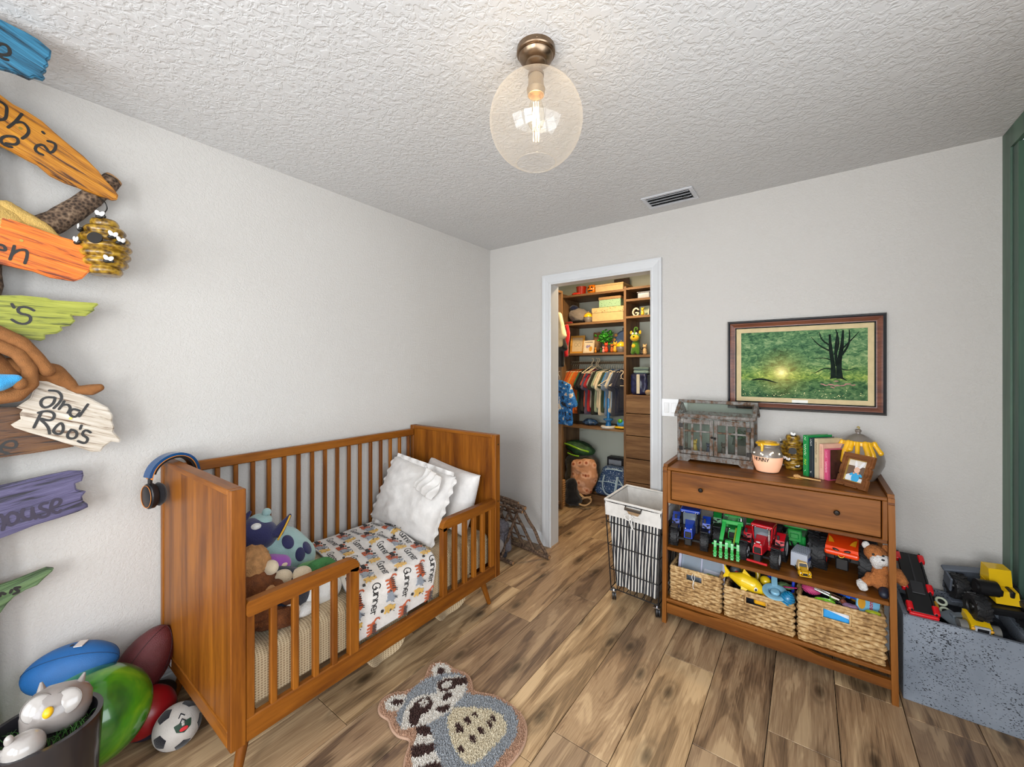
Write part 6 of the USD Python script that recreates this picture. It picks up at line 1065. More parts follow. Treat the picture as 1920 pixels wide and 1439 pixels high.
RUG = {
'out':[(0.825,1.016),(0.803,1.048),(0.806,1.091),(0.837,1.124),(0.856,1.176),(0.858,1.225),(0.833,1.273),(0.82,1.312),(0.843,1.347),(0.884,1.358),(0.925,1.353),(0.97,1.365),(1.017,1.358),(1.056,1.33),(1.076,1.314),(1.109,1.32),(1.154,1.341),(1.206,1.351),(1.267,1.347),(1.328,1.331),(1.364,1.301),(1.387,1.265),(1.401,1.219),(1.402,1.162),(1.398,1.115),(1.385,1.058),(1.329,0.981),(1.243,0.914),(1.179,0.884),(1.118,0.91),(1.076,0.954),(1.037,0.997),(1.005,0.985),(0.977,0.982),(0.923,0.997),(0.907,1.004),(0.868,1.001)],
'grey':[(0.872,1.12),(0.864,1.175),(0.871,1.226),(0.883,1.268),(0.902,1.29),(0.926,1.316),(0.963,1.343),(1.01,1.344),(1.042,1.313),(1.065,1.277),(1.123,1.304),(1.176,1.329),(1.235,1.336),(1.28,1.329),(1.325,1.297),(1.353,1.251),(1.362,1.196),(1.359,1.14),(1.359,1.096),(1.343,1.05),(1.235,0.971),(1.173,0.999),(1.131,1.038),(1.09,1.064),(1.061,1.079),(1.034,1.053),(0.981,1.07),(0.967,1.01),(0.932,1.022),(0.905,1.054),(0.896,1.089)],
'face':[(0.982,1.003),(0.958,1.028),(0.927,1.07),(0.909,1.119),(0.921,1.156),(0.947,1.183),(0.97,1.207),(0.943,1.225),(0.928,1.252),(0.929,1.285),(0.965,1.32),(0.997,1.343),(1.027,1.325),(1.055,1.291),(1.07,1.251),(1.067,1.214),(1.076,1.186),(1.07,1.148),(1.06,1.116),(1.054,1.086),(1.026,1.054),(1.01,1.029)],
'mask1':[(1.009,1.035),(0.97,1.056),(0.945,1.083),(0.934,1.116),(0.935,1.145),(0.959,1.166),(0.983,1.163),(1.0,1.144),(1.004,1.12),(0.998,1.09),(1.007,1.065),(1.019,1.049)],
'mask2':[(0.943,1.232),(0.932,1.255),(0.94,1.281),(0.968,1.309),(1.012,1.342),(1.034,1.322),(1.007,1.29),(1.002,1.26),(0.994,1.235),(0.971,1.218)],
'eye1':[(0.949,1.124),(0.947,1.146),(0.966,1.157),(0.978,1.149),(0.976,1.126),(0.963,1.117)],
'eye2':[(0.958,1.243),(0.95,1.265),(0.969,1.287),(0.982,1.28),(0.986,1.256),(0.975,1.237)],
'nose':[(1.004,1.199),(1.002,1.227),(1.016,1.24),(1.028,1.235),(1.027,1.209),(1.016,1.194)],
'mouth':[(1.025,1.148),(1.031,1.167),(1.051,1.192),(1.063,1.186),(1.062,1.156),(1.044,1.143)],
'belly':[(1.078,1.187),(1.094,1.206),(1.145,1.244),(1.207,1.276),(1.256,1.279),(1.299,1.259),(1.316,1.23),(1.318,1.186),(1.314,1.139),(1.309,1.094),(1.298,1.06),(1.267,1.053),(1.219,1.064),(1.168,1.087),(1.119,1.121),(1.091,1.151)],
'ear1':[(0.833,1.042),(0.821,1.068),(0.837,1.095),(0.872,1.12),(0.896,1.089),(0.904,1.06),(0.884,1.032),(0.861,1.025)],
'ear1b':[(0.852,1.056),(0.856,1.08),(0.879,1.1),(0.889,1.083),(0.88,1.062)],
'ear2':[(0.849,1.285),(0.843,1.319),(0.867,1.346),(0.906,1.344),(0.93,1.323),(0.902,1.29),(0.888,1.263)],
'ear2b':[(0.871,1.297),(0.873,1.311),(0.888,1.318),(0.908,1.303),(0.899,1.28)],
'tail1':[(1.027,1.042),(1.04,1.064),(1.068,1.073),(1.096,1.057),(1.073,1.04),(1.049,1.029)],
'tailw':[(1.053,1.026),(1.099,1.056),(1.131,1.035),(1.078,0.985)],
'tail2':[(1.077,0.976),(1.095,1.0),(1.133,1.036),(1.152,1.018),(1.134,0.986),(1.104,0.954)],
'tailw2':[(1.105,0.952),(1.136,0.985),(1.155,1.018),(1.201,0.999),(1.184,0.967),(1.15,0.928)],
'tail3':[(1.156,0.937),(1.185,0.988),(1.21,0.996),(1.233,0.979),(1.21,0.944),(1.171,0.91)],
'sp1':[(1.143,1.139),(1.143,1.155),(1.179,1.142),(1.185,1.129),(1.162,1.123)],
'sp2':[(1.149,1.181),(1.152,1.196),(1.178,1.184),(1.175,1.172),(1.161,1.171)],
'sp3':[(1.154,1.217),(1.164,1.229),(1.181,1.224),(1.174,1.212)],
'sp4':[(1.228,1.22),(1.235,1.231),(1.258,1.224),(1.257,1.212)],
'sp5':[(1.227,1.244),(1.232,1.259),(1.258,1.251),(1.251,1.243)],
'sp6':[(1.217,1.179),(1.227,1.19),(1.255,1.18),(1.247,1.171)],
'sp7':[(1.214,1.138),(1.226,1.147),(1.249,1.136),(1.242,1.122)],
'sp8':[(1.212,1.083),(1.217,1.092),(1.241,1.08),(1.231,1.068)],
}
# ------------------------------------------------------------------ raccoon rug: shaggy pile in flat colour areas
RP = {k: Polygon(v).buffer(0).buffer(.002) for k, v in RUG.items()}
rug = thing('raccoon_rug', 'small shaggy rug shaped like a grey raccoon on the wood floor', 'rug', (0, 0, 0))
out_ = Polygon(smoothpath(np.c_[np.array(RUG['out']), np.zeros(len(RUG['out']))], 160, True)[:, :2]).buffer(0)
part(rug, 'backing', extr(out_, .006, .0005), plain('rug_binding', 'ab8a74', .9), False)
rim_ = np.array(out_.buffer(-.001).exterior.coords)[:-1]; part(rug, 'bound_edge', tube(np.c_[rim_, np.full(len(rim_), .006)], .0055, 6, True), plain('rug_binding', 'ab8a74', .9), True)
dark = ['mask1', 'mask2', 'nose', 'mouth', 'ear1b', 'ear2b', 'tail1', 'tail2', 'tail3']+[f'sp{k}' for k in range(1, 9)]
D_ = U_([RP[k] for k in dark]).difference(U_([RP['eye1'], RP['eye2']]))
W_ = U_([RP[k] for k in ('face', 'ear1', 'ear2', 'tailw', 'tailw2', 'eye1', 'eye2')]).difference(D_); B_l = RP['belly'].difference(D_)
eyes = U_([RP['eye1'].centroid.buffer(.0045), RP['eye2'].centroid.buffer(.0045)]); D_ = U_([D_, eyes]); W_ = W_.difference(eyes)
G_ = RP['grey'].difference(U_([D_, W_, B_l])).intersection(out_); T_ = out_.buffer(-.004).difference(U_([D_, W_, B_l, G_])); 
def pile(poly, name, col, h, label):
    poly = poly.intersection(out_.buffer(-.003)); m = plain('pile_'+name, col, .95, var=.12, scale=160)
    x0_, y0_, x1_, y1_ = poly.bounds; P = rng.uniform((x0_, y0_), (x1_, y1_), (int((x1_-x0_)*(y1_-y0_)/poly.area*poly.area*62000)+10, 2)); P = P[shapely.contains_xy(poly, P[:, 0], P[:, 1])]
    n = len(P); z0 = .005; hh = h*rng.uniform(.75, 1.15, n); lean = rng.normal(0, .0032, (n, 2)); a = rng.uniform(0, 2*PI, n); r = .0022
    k = np.arange(3)*2*PI/3; base = np.stack([P[:, None, 0]+r*np.cos(a[:, None]+k), P[:, None, 1]+r*np.sin(a[:, None]+k), np.full((n, 3), z0)], -1)
    top = np.stack([P[:, None, 0]+lean[:, None, 0]+.75*r*np.cos(a[:, None]+k), P[:, None, 1]+lean[:, None, 1]+.75*r*np.sin(a[:, None]+k), np.repeat((z0+hh)[:, None], 3, 1)], -1)
    V = np.concatenate([base, top], 1).reshape(-1, 3); o = (np.arange(n)*6)[:, None]; F_ = []
    for i in range(3): j = (i+1) % 3; F_ += [np.hstack([o+i, o+j, o+3+j]), np.hstack([o+i, o+3+j, o+3+i])]
    F_.append(np.hstack([o+3, o+4, o+5])); part(rug, 'pile', trimesh.Trimesh(V, np.vstack(F_), process=False), m, False, label=label, kind='stuff')
    part(rug, 'pile_base', extr(poly, .006, .004), m, False)
pile(T_, 'tan', 'a8846c', .0115, 'tan border pile'); pile(G_, 'grey', '8f9296', .0125, 'grey pile'); pile(W_, 'white', 'cfc9c0', .0125, 'white face and tail pile'); pile(B_l, 'cream', 'c8bca2', .013, 'cream belly pile'); pile(D_, 'dark', '3d2621', .0135, 'dark brown markings')
# ------------------------------------------------------------------ laundry hamper
WIRE = M('black_wire', {'p': ('principled_bsdf', {'base_color': (.015, .015, .016), 'roughness': .35, 'metallic': .3})}, [])
hm = thing('laundry_hamper', 'wheeled black wire laundry hamper with a striped cloth bag left of the dresser', 'hamper', (0, 0, 0))
top = np.array([(1.245, 2.335), (1.588, 2.30), (1.588, 2.66), (1.245, 2.70)]); bot = np.array([(1.283, 2.335), (1.572, 2.31), (1.572, 2.645), (1.283, 2.67)])
zt1, zb1 = .595, .075
def ringp(t): return np.c_[bot+(top-bot)*t, np.full(4, zb1+(zt1-zb1)*t)]
def seg3(a, b, n=2): return [tuple(a+(b-a)*k/(n-1)) for k in range(n)]
for t in (0, .22, .50, .76, 1.0):
    R4 = ringp(t); P = np.vstack([np.array(seg3(R4[i], R4[(i+1) % 4], 8))[:-1] for i in range(4)]); part(hm, 'wire_ring', tube(P, .0028 if t < 1 else .0038, 6, True), WIRE, True)
for i in range(4):
    n = 7 if i in (0, 2) else 6
    for k in range(n):
        f = k/n; a = ringp(0)[i]*(1-f)+ringp(0)[(i+1) % 4]*f; b = ringp(1)[i]*(1-f)+ringp(1)[(i+1) % 4]*f; part(hm, 'wire_upright', rod(a, b, .0036 if k == 0 else .0022, n=6), WIRE)
for k in range(1, 6):
    a = ringp(0)[0]*(1-k/6)+ringp(0)[1]*k/6; b = ringp(0)[3]*(1-k/6)+ringp(0)[2]*k/6; part(hm, 'floor_wire', rod(a, b, .0022, n=6), WIRE)
for i in range(4):
    c = bot[i]+(bot.mean(0)-bot[i])*.08
    w = part(hm, 'caster', [move(cyl(.029, -.011, -.002, 24), (c[0], c[1]+.006, .0295), (0, 90, 25)), move(cyl(.029, .002, .011, 24), (c[0], c[1]+.006, .0295), (0, 90, 25)), bx(c[0]-.008, c[0]+.008, c[1]-.01, c[1]+.016, .035, .055, .003)], plain('caster_black', '17171a', .4), 35)
    part(w, 'caster_plate', [bx(c[0]-.018, c[0]+.018, c[1]-.016, c[1]+.016, .055, .059), rod((c[0], c[1], .057), (c[0], c[1], zb1), .006)], CHR, False)
STRIPE = M('striped_ticking', {'t': ('texture_coordinate', {}), 's': ('separate_xyz', {}), 'ad': ('math', {'math_type': 'add'}), 'm': ('math', {'math_type': 'multiply', 'value2': 2*PI/.0175}), 'si': ('math', {'math_type': 'sine'}), 'r': ('rgb_ramp', {'ramp': [(.0, srgb('d6d1c9')), (.42, srgb('d6d1c9')), (.47, srgb('2a2b31')), (1, srgb('2a2b31'))]}), 'mr': ('map_range', {'from_min': -1.0}),
   'n': ('noise_texture', {'scale': 300.0}), 'b': ('bump', {'strength': .2, 'distance': .002}), 'p': ('principled_bsdf', {'roughness': .9})},
   [('t.object', 's.vector'), ('s.x', 'ad.value1'), ('s.y', 'ad.value2'), ('ad.value', 'm.value1'), ('m.value', 'si.value1'), ('si.value', 'mr.value'), ('mr.result', 'r.fac'), ('r.color', 'p.base_color'), ('t.object', 'n.vector'), ('n.fac', 'b.height'), ('b.normal', 'p.normal')])
CANV = fabric('canvas_white', 'd3cfc9', 350, .25)
def bagwall(z0, z1, ins0, ins1, wob, n=140, m=22, seed=0):
    """closed cloth wall around the hamper, inset from the frame"""
    u, v = np.meshgrid(np.linspace(0, 4, n, endpoint=False), np.linspace(0, 1, m), indexing='ij'); i = u.astype(int) % 4; f = u-np.floor(u)
    t = ((z0+(z1-z0)*v)-zb1)/(zt1-zb1); t = np.clip(t, 0, 1.05); cor = bot[None]+(top-bot)[None]*t.reshape(-1, 1, 1); ii = i.ravel(); A_ = cor[np.arange(len(ii)), ii]; B_ = cor[np.arange(len(ii)), (ii+1) % 4]
    P = A_*(1-f.reshape(-1, 1))+B_*f.reshape(-1, 1); C_ = cor.mean(1); ins = (ins0+(ins1-ins0)*v).reshape(-1, 1); P = C_+(P-C_)*(1-ins)
    w = meshkit.fbm(np.c_[P*14, v.ravel()*1.5+seed], 3, seed)-.5; d = (P-C_)/np.linalg.norm(P-C_, axis=1, keepdims=True); P = P+d*(w*wob)[:, None]
    V = np.c_[P, (z0+(z1-z0)*v).ravel()+ (meshkit.noise(np.c_[P*25, P[:, :1]*0], seed+2)-.5)*wob*(1-v.ravel())]
    k = np.arange(n); F_ = []
    for j in range(m-1): a = k*m+j; b = ((k+1) % n)*m+j; F_ += [np.c_[a, b, b+1], np.c_[a, b+1, a+1]]
    return trimesh.Trimesh(V, np.vstack(F_), process=False)
part(hm, 'striped_bag', bagwall(.088, .56, .17, .045, .016, 160, 26, 1), STRIPE, True)
bb_ = bagwall(.088, .56, .17, .045, .016, 160, 26, 1).vertices[::26]; part(hm, 'bag_bottom', trimesh.Trimesh(np.vstack([bb_, bb_.mean(0)]), [(i, (i+1) % 160, 160) for i in range(160)], process=False), STRIPE, False)
part(hm, 'bag_lining', bagwall(.10, .600, .26, .055, .004, 160, 20, 3), CANV, True)
cuff = bagwall(.512, .602, -.020, -.014, .004, 200, 10, 4); part(hm, 'folded_cuff', cuff, CANV, True)
R4 = ringp(1.0); P = np.vstack([np.array(seg3(R4[i], R4[(i+1) % 4], 30))[:-1] for i in range(4)]); P[:, 2] = .604; P[:, :2] = top.mean(0)+(P[:, :2]-top.mean(0))*1.002; part(hm, 'cuff_roll', tube(P, .0075, 8, True), CANV, True)
hx = lambda f: top[0]*(1-f)+top[1]*f
h0, h1 = hx(.40), hx(.68); part(hm, 'wood_handle', rod((h0[0], h0[1]-.022, .583), (h1[0], h1[1]-.022, .581), .0085), plain('handle_dark', '3c332c', .5)); 
for h_ in (h0, h1): part(hm, 'handle_loop', rod((h_[0], h_[1]-.022, .585), (h_[0], h_[1]+.004, .60), .003), WIRE)
part(hm, 'handle_cutout', hull([(h0[0]+.004, h0[1]-.0125, .575), (h1[0]-.004, h1[1]-.0125, .572), (h0[0]+.02, h0[1]-.0115, .553), (h1[0]-.02, h1[1]-.0115, .551), (h0[0]+.01, h0[1]-.008, .565)]), plain('cutout_tan', '9a7d5c', .8), False)
for P in ([(h0[0]+.03, h0[1]-.02, .553), (h0[0], h0[1]-.024, .54), (h0[0]+.02, h0[1]-.026, .52), (h0[0]+.045, h0[1]-.02, .548)], [(h0[0]+.03, h0[1]-.02, .553), (h0[0]+.065, h0[1]-.024, .535), (h0[0]+.085, h0[1]-.02, .538)], [(h0[0]+.03, h0[1]-.02, .553), (h0[0]+.042, h0[1]-.024, .51), (h0[0]+.05, h0[1]-.026, .47)], [(h0[0]+.028, h0[1]-.02, .553), (h0[0]+.03, h0[1]-.025, .515), (h0[0]+.046, h0[1]-.027, .475)]): part(hm, 'drawstring', tube(smoothpath(P, 14), .0026, 6), WS, True)
# ------------------------------------------------------------------ stick hut beside the bed
TW = M('twig_bark', {'t': ('texture_coordinate', {}), 'n': ('noise_texture', {'scale': 70.0, 'detail': 5.0}), 'r': ('rgb_ramp', {'ramp': [(.35, srgb('3a2c22')), (.55, srgb('6b5442')), (.75, srgb('8d7660'))]}), 'b': ('bump', {'strength': .6, 'distance': .004}), 'p': ('principled_bsdf', {'roughness': .85})}, [('t.object', 'n.vector'), ('n.fac', 'r.fac'), ('r.color', 'p.base_color'), ('n.fac', 'b.height'), ('b.normal', 'p.normal')])
tw = thing('stick_hut', 'small A-frame hut of rough sticks on the floor behind the bed', 'stick hut', (0, 0, 0))
def twig(p, q, r, seed, wob=.010, caps=True):
    p, q = np.array(p), np.array(q); t = np.linspace(0, 1, 14)[:, None]; P = p+(q-p)*t+(meshkit.noise(np.c_[t*4+seed, t*0+1, t*0+2], seed)[:, None]-.5)*wob*np.array([[1, .6, .4]])*np.sin(PI*t)
    part(tw, 'stick', fuzz(tube(P, np.linspace(r, r*.85, 14), 10), r*.12, 60, seed), TW, True)
    if caps: d = (q-p)/np.linalg.norm(q-p); part(tw, 'cut_end', rod(p-d*.0012, p+d*.001, r*.8, n=12), CUTW)
twig((.715, 2.556, .016), (.02, 2.66, .016), .016, 1); twig((.55, 2.33, .015), (.02, 2.36, .015), .014, 2)
twig((.565, 2.462, .372), (.03, 2.51, .40), .016, 3); twig((.56, 2.432, .352), (.06, 2.47, .37), .011, 20); twig((.49, 2.48, .392), (.06, 2.53, .41), .010, 21)
for k, (xb, xt) in enumerate(((.69, .535), (.565, .45), (.455, .375), (.36, .29), (.27, .21), (.17, .12))): twig((xb, 2.562+(.7-xb)*.15, .024), (xt, 2.455, .385), .0125 if k < 3 else .010, 4+k)
for k, (xb, xt) in enumerate(((.44, .50), (.37, .435), (.29, .36), (.20, .27), (.11, .17))): twig((xb, 2.335, .02), (xt, 2.485, .385), .012, 12+k)
for k, z in enumerate((.13, .23, .31)): twig((.56-z*.3, 2.556-z*.26, z), (.03, 2.63-z*.3, z), .006, 30+k, .006, False)
gp_ = thing('grey_plush_toy', 'grey plush toy tucked under the stick hut behind the bed', 'soft toy', (.385, 2.415, .0)); GF = plain('grey_fur', '6d6a70', .95, var=.25, scale=60, bump=.6, bscale=240)
part(gp_, 'body', fuzz(softbody({'a': ((0, 0, .075), .07), 'b': ((0, .02, .15), .055)}, .01, 6, [('a', 'b')]), .006, 60, 1), GF, True); part(gp_, 'head', fuzz(ell((.0, .0, .215), (.055, .05, .05), 3), .005, 70, 2), GF, True)
for s in (-1, 1): part(gp_, 'foot', fuzz(ell((s*.045, -.045, .026), (.026, .036, .024), 3), .004, 80, 3), plain('dark_grey_fur', '3c3b42', .95, bump=.5), True); part(gp_, 'arm', fuzz(softbody({'a': ((s*.055, -.01, .15), .022), 'b': ((s*.085, -.035, .085), .026)}, .008, 4, [('a', 'b')]), .004, 80, 4), GF, True)
part(gp_, 'belly_patch', fuzz(ell((.018, -.05, .085), (.045, .026, .05), 3), .003, 80, 5), plain('light_grey_fur', '9d958f', .95, bump=.5), True)
# ------------------------------------------------------------------ concrete planter box with toys
CONC = M('pitted_concrete', {'t': ('texture_coordinate', {}), 'm': ('mapping', {'scale': (1., 1., 1.9)}), 'v': ('noise_texture', {'scale': 150.0, 'detail': 1.0}), 'w': ('noise_texture', {'scale': 7.0, 'detail': 2.0}), 'mu': ('math', {'math_type': 'multiply_add', 'value2': .35}), 'pit': ('rgb_ramp', {'ramp': [(.0, (1, 1, 1)), (.838, (1, 1, 1)), (.86, (.06, .065, .08)), (1, (.06, .065, .08))]}), 'c': ('noise_texture', {'scale': 5.0, 'detail': 5.0}), 'r': ('rgb_ramp', {'ramp': [(.3, srgb('717984')), (.7, srgb('8c949f'))]}), 'mx': ('mix', {'mix_type': 'multiply', 'fac': 1.0}), 'b': ('bump', {'strength': .8, 'distance': .004}), 'p': ('principled_bsdf', {'roughness': .8})},
   [('t.object', 'm.vector'), ('m.vector', 'v.vector'), ('t.object', 'w.vector'), ('w.fac', 'mu.value1'), ('v.fac', 'mu.value3'), ('mu.value', 'pit.fac'), ('t.object', 'c.vector'), ('c.fac', 'r.fac'), ('r.color', 'mx.color1'), ('pit.color', 'mx.color2'), ('mx.color', 'p.base_color'), ('pit.color', 'b.height'), ('b.normal', 'p.normal')])
q0, q1, qa, qb, qz = 2.574, 2.944, 2.370, 2.728, .360
pl2 = thing('concrete_planter', 'square grey pitted concrete planter box holding toy trucks in the right corner', 'planter', (0, 0, 0))
for nm, b in (('front_wall', (q0, q1, qa, qa+.018, 0, qz)), ('back_wall', (q0, q1, qb-.018, qb, 0, qz)), ('side_wall', (q0, q0+.018, qa+.018, qb-.018, 0, qz)), ('side_wall', (q1-.018, q1, qa+.018, qb-.018, 0, qz))): part(pl2, nm, bx(*b, .002), CONC, False)
part(pl2, 'inner_base', bx(q0+.018, q1-.018, qa+.018, qb-.018, .0, .2), DARKIN, False)
CRED = gloss('carrier_red', 'd0161f')
cr = thing('toy_car_carrier', 'black and red plastic toy car carrier leaning upright in the planter', 'toy truck', (2.640, 2.392, .366), rot=(32, 0, 3))
part(cr, 'deck', bx(-.036, .036, 0, .30, -.004, .012, .003), BLK, False); part(cr, 'centre_panel', [bx(-.022, .022, .09, .15, .011, .016, .003), bx(-.003, .003, .15, .29, .011, .014)], plain('carrier_grey', '2b2b2e', .5), False)
for y in (.025, .125, .275):
    for s in (-1, 1): part(cr, 'red_wheel_guard', rbx(s*.040, y, .006, .022, .042, .026, .006), CRED, 40)
part(cr, 'red_bumper', rbx(0, -.002, .002, .092, .018, .018, .006), CRED, 40)
for s in (-1, 1): part(cr, 'side_rail', bx(s*.037-.003, s*.037+.003, .0, .3, -.006, .018), BLK, False)
part(cr, 'silver_strip', [bx(.040, .044, .16+k*.025, .178+k*.025, -.002, .01, .001) for k in range(4)], CHR, False)
bd = thing('toy_dump_truck', 'yellow and black toy construction truck with big tyres on top in the planter', 'toy truck', (2.868, 2.505, .385), rot=(10, 0, 14))
CYE = gloss('construction_yellow', 'e3b814')
for s in (-1, 1): wheel(bd, (s*.075, -.03, .052), .052, .045, BLK, 14, .16); wheel(bd, (s*.075, .10, .052), .052, .045, BLK, 14, .16)
part(bd, 'chassis', bx(-.055, .055, -.05, .12, .04, .07, .006), BLK, False)
part(bd, 'cab', [hull([(sx*.036+.02, y, z) for sx in (-1, 1) for y, z in ((-.02, .075), (.09, .075), (.0, .12), (.08, .13))]), hull([(sx*.034+.02, y, z) for sx in (-1, 1) for y, z in ((.03, .125), (.09, .12), (.05, .185), (.095, .185))])], CYE, 20)
part(bd, 'cab_slot', [bx(-.004, .008, -.012, .03, .10, .128, .004), bx(.028, .042, -.012, .03, .10, .128, .004)], BLK, False)
part(bd, 'black_drum', [move(cyl(.030, -.03, .03, 24), (-.04, .0, .125), (0, 90, 0)), move(cyl(.018, -.036, .036, 20), (-.04, .0, .125), (0, 90, 0))], BLK)
bu = thing('grey_toy_bucket', 'grey plastic toy dump bed standing behind the yellow truck in the planter', 'toy part', (2.815, 2.655, .40), rot=(24, -6, 10)); BKT = plain('bucket_grey', '595f69', .4)
part(bu, 'bucket', [bx(-.07, .09, .0, .008, 0, .13, .003), bx(-.075, -.066, -.05, .008, .02, .125, .003), bx(.082, .091, -.05, .008, .02, .125, .003), bx(-.07, .09, -.06, .004, .0, .008, .003)], BKT, False); part(bu, 'bucket_lip', rbx(.01, .006, .132, .185, .03, .014, .006), BKT, 40)
ty = thing('yellow_toy_truck', 'small yellow toy truck with grey grille in the planter front', 'toy truck', (2.800, 2.432, .345), rot=(12, 0, 8))
part(ty, 'cab', hull([(sx*.03, y, z) for sx in (-1, 1) for y, z in ((-.03, .0), (.05, .0), (-.028, .038), (.05, .05), (.02, .05))]), CYE, 20); part(ty, 'grille', rbx(0, -.034, .026, .045, .012, .03, .004), HUBG, 40); part(ty, 'grille_screen', bx(-.016, .016, -.0415, -.039, .017, .036), BLK, False)
part(ty, 'bumper', [bx(-.04, .04, -.044, -.034, -.008, .004, .003), bx(-.036, -.026, -.045, -.036, .0, .018, .002), bx(.026, .036, -.045, -.036, .0, .018, .002)], CYE, False)
for s in (-1, 1): part(ty, 'silver_wheel', move(cyl(.024, -.012, .012, 24), (s*.046, -.006, .012), (0, 90, 0)), plain('smoke_grey', '8f8d88', .3, .5)); part(ty, 'headlight', ell((s*.026, -.036, .030), (.006, .004, .006), 2), plain('head_amber', 'e0a030', .3), True)
single('grey_track_toy', 'grey toy track pieces lying between the carrier and trucks in the planter', 'toy', [move(bx(-.03, .03, -.045, .045, -.006, .006, .004), (2.742, 2.455, .352), (14, -14, 35)), move(bx(-.02, .05, -.012, .012, -.005, .009, .003), (2.752, 2.47, .366), (14, -10, 20))], plain('track_grey', '5c646b', .5), False)
ro = thing('round_eyed_toy', 'small dark toy with two pale rings beside the car carrier', 'toy', (2.722, 2.55, .345), rot=(35, 0, 10)); part(ro, 'body', rbx(0, 0, 0, .05, .10, .04, .012), BLK, 40)
for y in (-.022, .022): part(ro, 'pale_ring', tube([(.016*math.cos(a), y+.016*math.sin(a), .024) for a in np.linspace(0, 2*PI, 24, endpoint=False)], .005, 6, True), plain('ring_pale', 'c9d0b8', .4), True)
part(ro, 'orange_side', rbx(-.02, -.01, .018, .012, .06, .014, .005), gloss('mustard_orange', 'c9912a'), 40)
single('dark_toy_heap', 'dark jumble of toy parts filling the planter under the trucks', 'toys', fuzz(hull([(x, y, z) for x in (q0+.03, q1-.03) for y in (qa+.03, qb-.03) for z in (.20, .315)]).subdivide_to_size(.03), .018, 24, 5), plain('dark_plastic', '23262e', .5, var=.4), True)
# ------------------------------------------------------------------ headphones over the bed end
hd_ = thing('headphones', 'black and blue over-ear headphones hung over the near end of the bed', 'headphones', (.095, .528, 0), rot=(0, 0, 12))
PB = gloss('headphone_blue', '0f4372'); BKM = plain('headphone_black', '17171b', .35)
ba = [(0, -.078, .915), (0, -.080, .95), (0, -.066, 1.0), (0, -.03, 1.030), (0, .015, 1.037), (0, .055, 1.018), (0, .078, .975), (0, .082, .93), (0, .078, .905)]
pth = smoothpath(ba, 50)
def strip(path, w, off0, off1):
    P = np.array(path); T = np.gradient(P, axis=0); T /= np.linalg.norm(T, axis=1)[:, None]; N = np.cross(T, (1, 0, 0)); N *= np.sign((N@np.array([0, 0, 1.0]))[len(P)//2]); V = []
    for i in range(len(P)): V += [P[i]+N[i]*o+np.array([s*w/2, 0, 0]) for s, o in ((-1, off0), (1, off0), (1, off1), (-1, off1))]
    k = len(P); F_ = []
    for i in range(k-1):
        for j in range(4): a, b = i*4+j, i*4+(j+1) % 4; F_ += [(a, b, b+4), (a, b+4, a+4)]
    F_ += [(0, 2, 1), (0, 3, 2), (4*k-4, 4*k-3, 4*k-2), (4*k-4, 4*k-2, 4*k-1)]; m = trimesh.Trimesh(V, F_, process=False); trimesh.repair.fix_normals(m); return m
part(hd_, 'headband', strip(pth[7:43], .044, .0, .012), PB, 35); part(hd_, 'band_padding', strip(pth[9:41], .038, -.010, .0), BKM, 35); part(hd_, 'orange_trim', strip(pth[6:44], .047, -.0012, .0012), plain('orange_trim', 'c9792a', .4), 35)
for s, y in ((-1, -.075), (1, .075)):
    part(hd_, 'yoke', strip(pth[:9] if s < 0 else pth[-9:], .018, -.002, .006), BKM, 35)
    cup = lathe([(0, -.012), (.036, -.014), (.043, -.005), (.043, .010), (.036, .016), (0, .016)], 36); cup.apply_scale((1, 1.18, 1)); cup.apply_transform(rotm(90, 0, 0)); part(hd_, 'ear_cup', move(cup, (0, y, .890)), BKM, 40)
    pad = lathe([(.016, -.012), (.034, -.013), (.041, 0), (.034, .013), (.016, .012)], 36); pad.apply_scale((1, 1.18, 1)); pad.apply_transform(rotm(90, 0, 0)); part(hd_, 'ear_pad', move(pad, (0, y-s*.026, .890)), fabric('ear_pad', '1c1c20', 300, .2), True)
    ring = tube([(.037*math.cos(a), y+s*.0165, .890+.044*math.sin(a)) for a in np.linspace(0, 2*PI, 36, endpoint=False)], .0012, 5, True); part(hd_, 'orange_ring', ring, plain('orange_trim', 'c9792a', .4), True)
# ------------------------------------------------------------------ soft toys in the bed
TEALF = fabric('teal_plush', '97b4b2', 300, .4); NAVF = fabric('navy_plush', '2f2f55', 300, .4); PURF = fabric('purple_plush', '8a4a9a', 300, .4); CREF = fabric('cream_plush', 'd0bda0', 300, .5); WHF = plain('white_plush', 'e2e0dc', .95, bump=.5, bscale=250); GRF = fabric('green_plush', '4f8a48', 300, .4); DKN = fabric('dark_navy_plush', '1d2130', 300, .4)
tp_ = thing('teal_spotted_plush', 'big teal plush with navy spots and pointed navy ears against the bed slats', 'soft toy', (0, 0, 0))
part(tp_, 'body', softbody({'a': ((.30, .86, .565), .115), 'b': ((.29, .79, .60), .10), 'c': ((.33, .92, .53), .085)}, .014, 8, [('a', 'b'), ('a', 'c')]), TEALF, True)
part(tp_, 'head', softbody({'a': ((.33, .735, .69), .072), 'b': ((.345, .77, .685), .062)}, .012, 8, [('a', 'b')]), NAVF, True)
part(tp_, 'face_cap', ell((.315, .775, .738), (.055, .045, .028), 3), TEALF, True)
for x, y, z in ((.40, .86, .735), (.31, .735, .765)): part(tp_, 'ear', hull(np.vstack([ell((x-.01, y-.05, z-.045), (.026, .028, .02), 2).vertices, ell((x+.005, y, z+.02), (.006, .006, .008), 1).vertices])), NAVF, 40)
part(tp_, 'ear_edge', tube(smoothpath([(.425, .80, .672), (.428, .825, .715), (.41, .858, .757)], 14), .004, 6), plain('ear_yellow', 'd9a52f', .8), True)
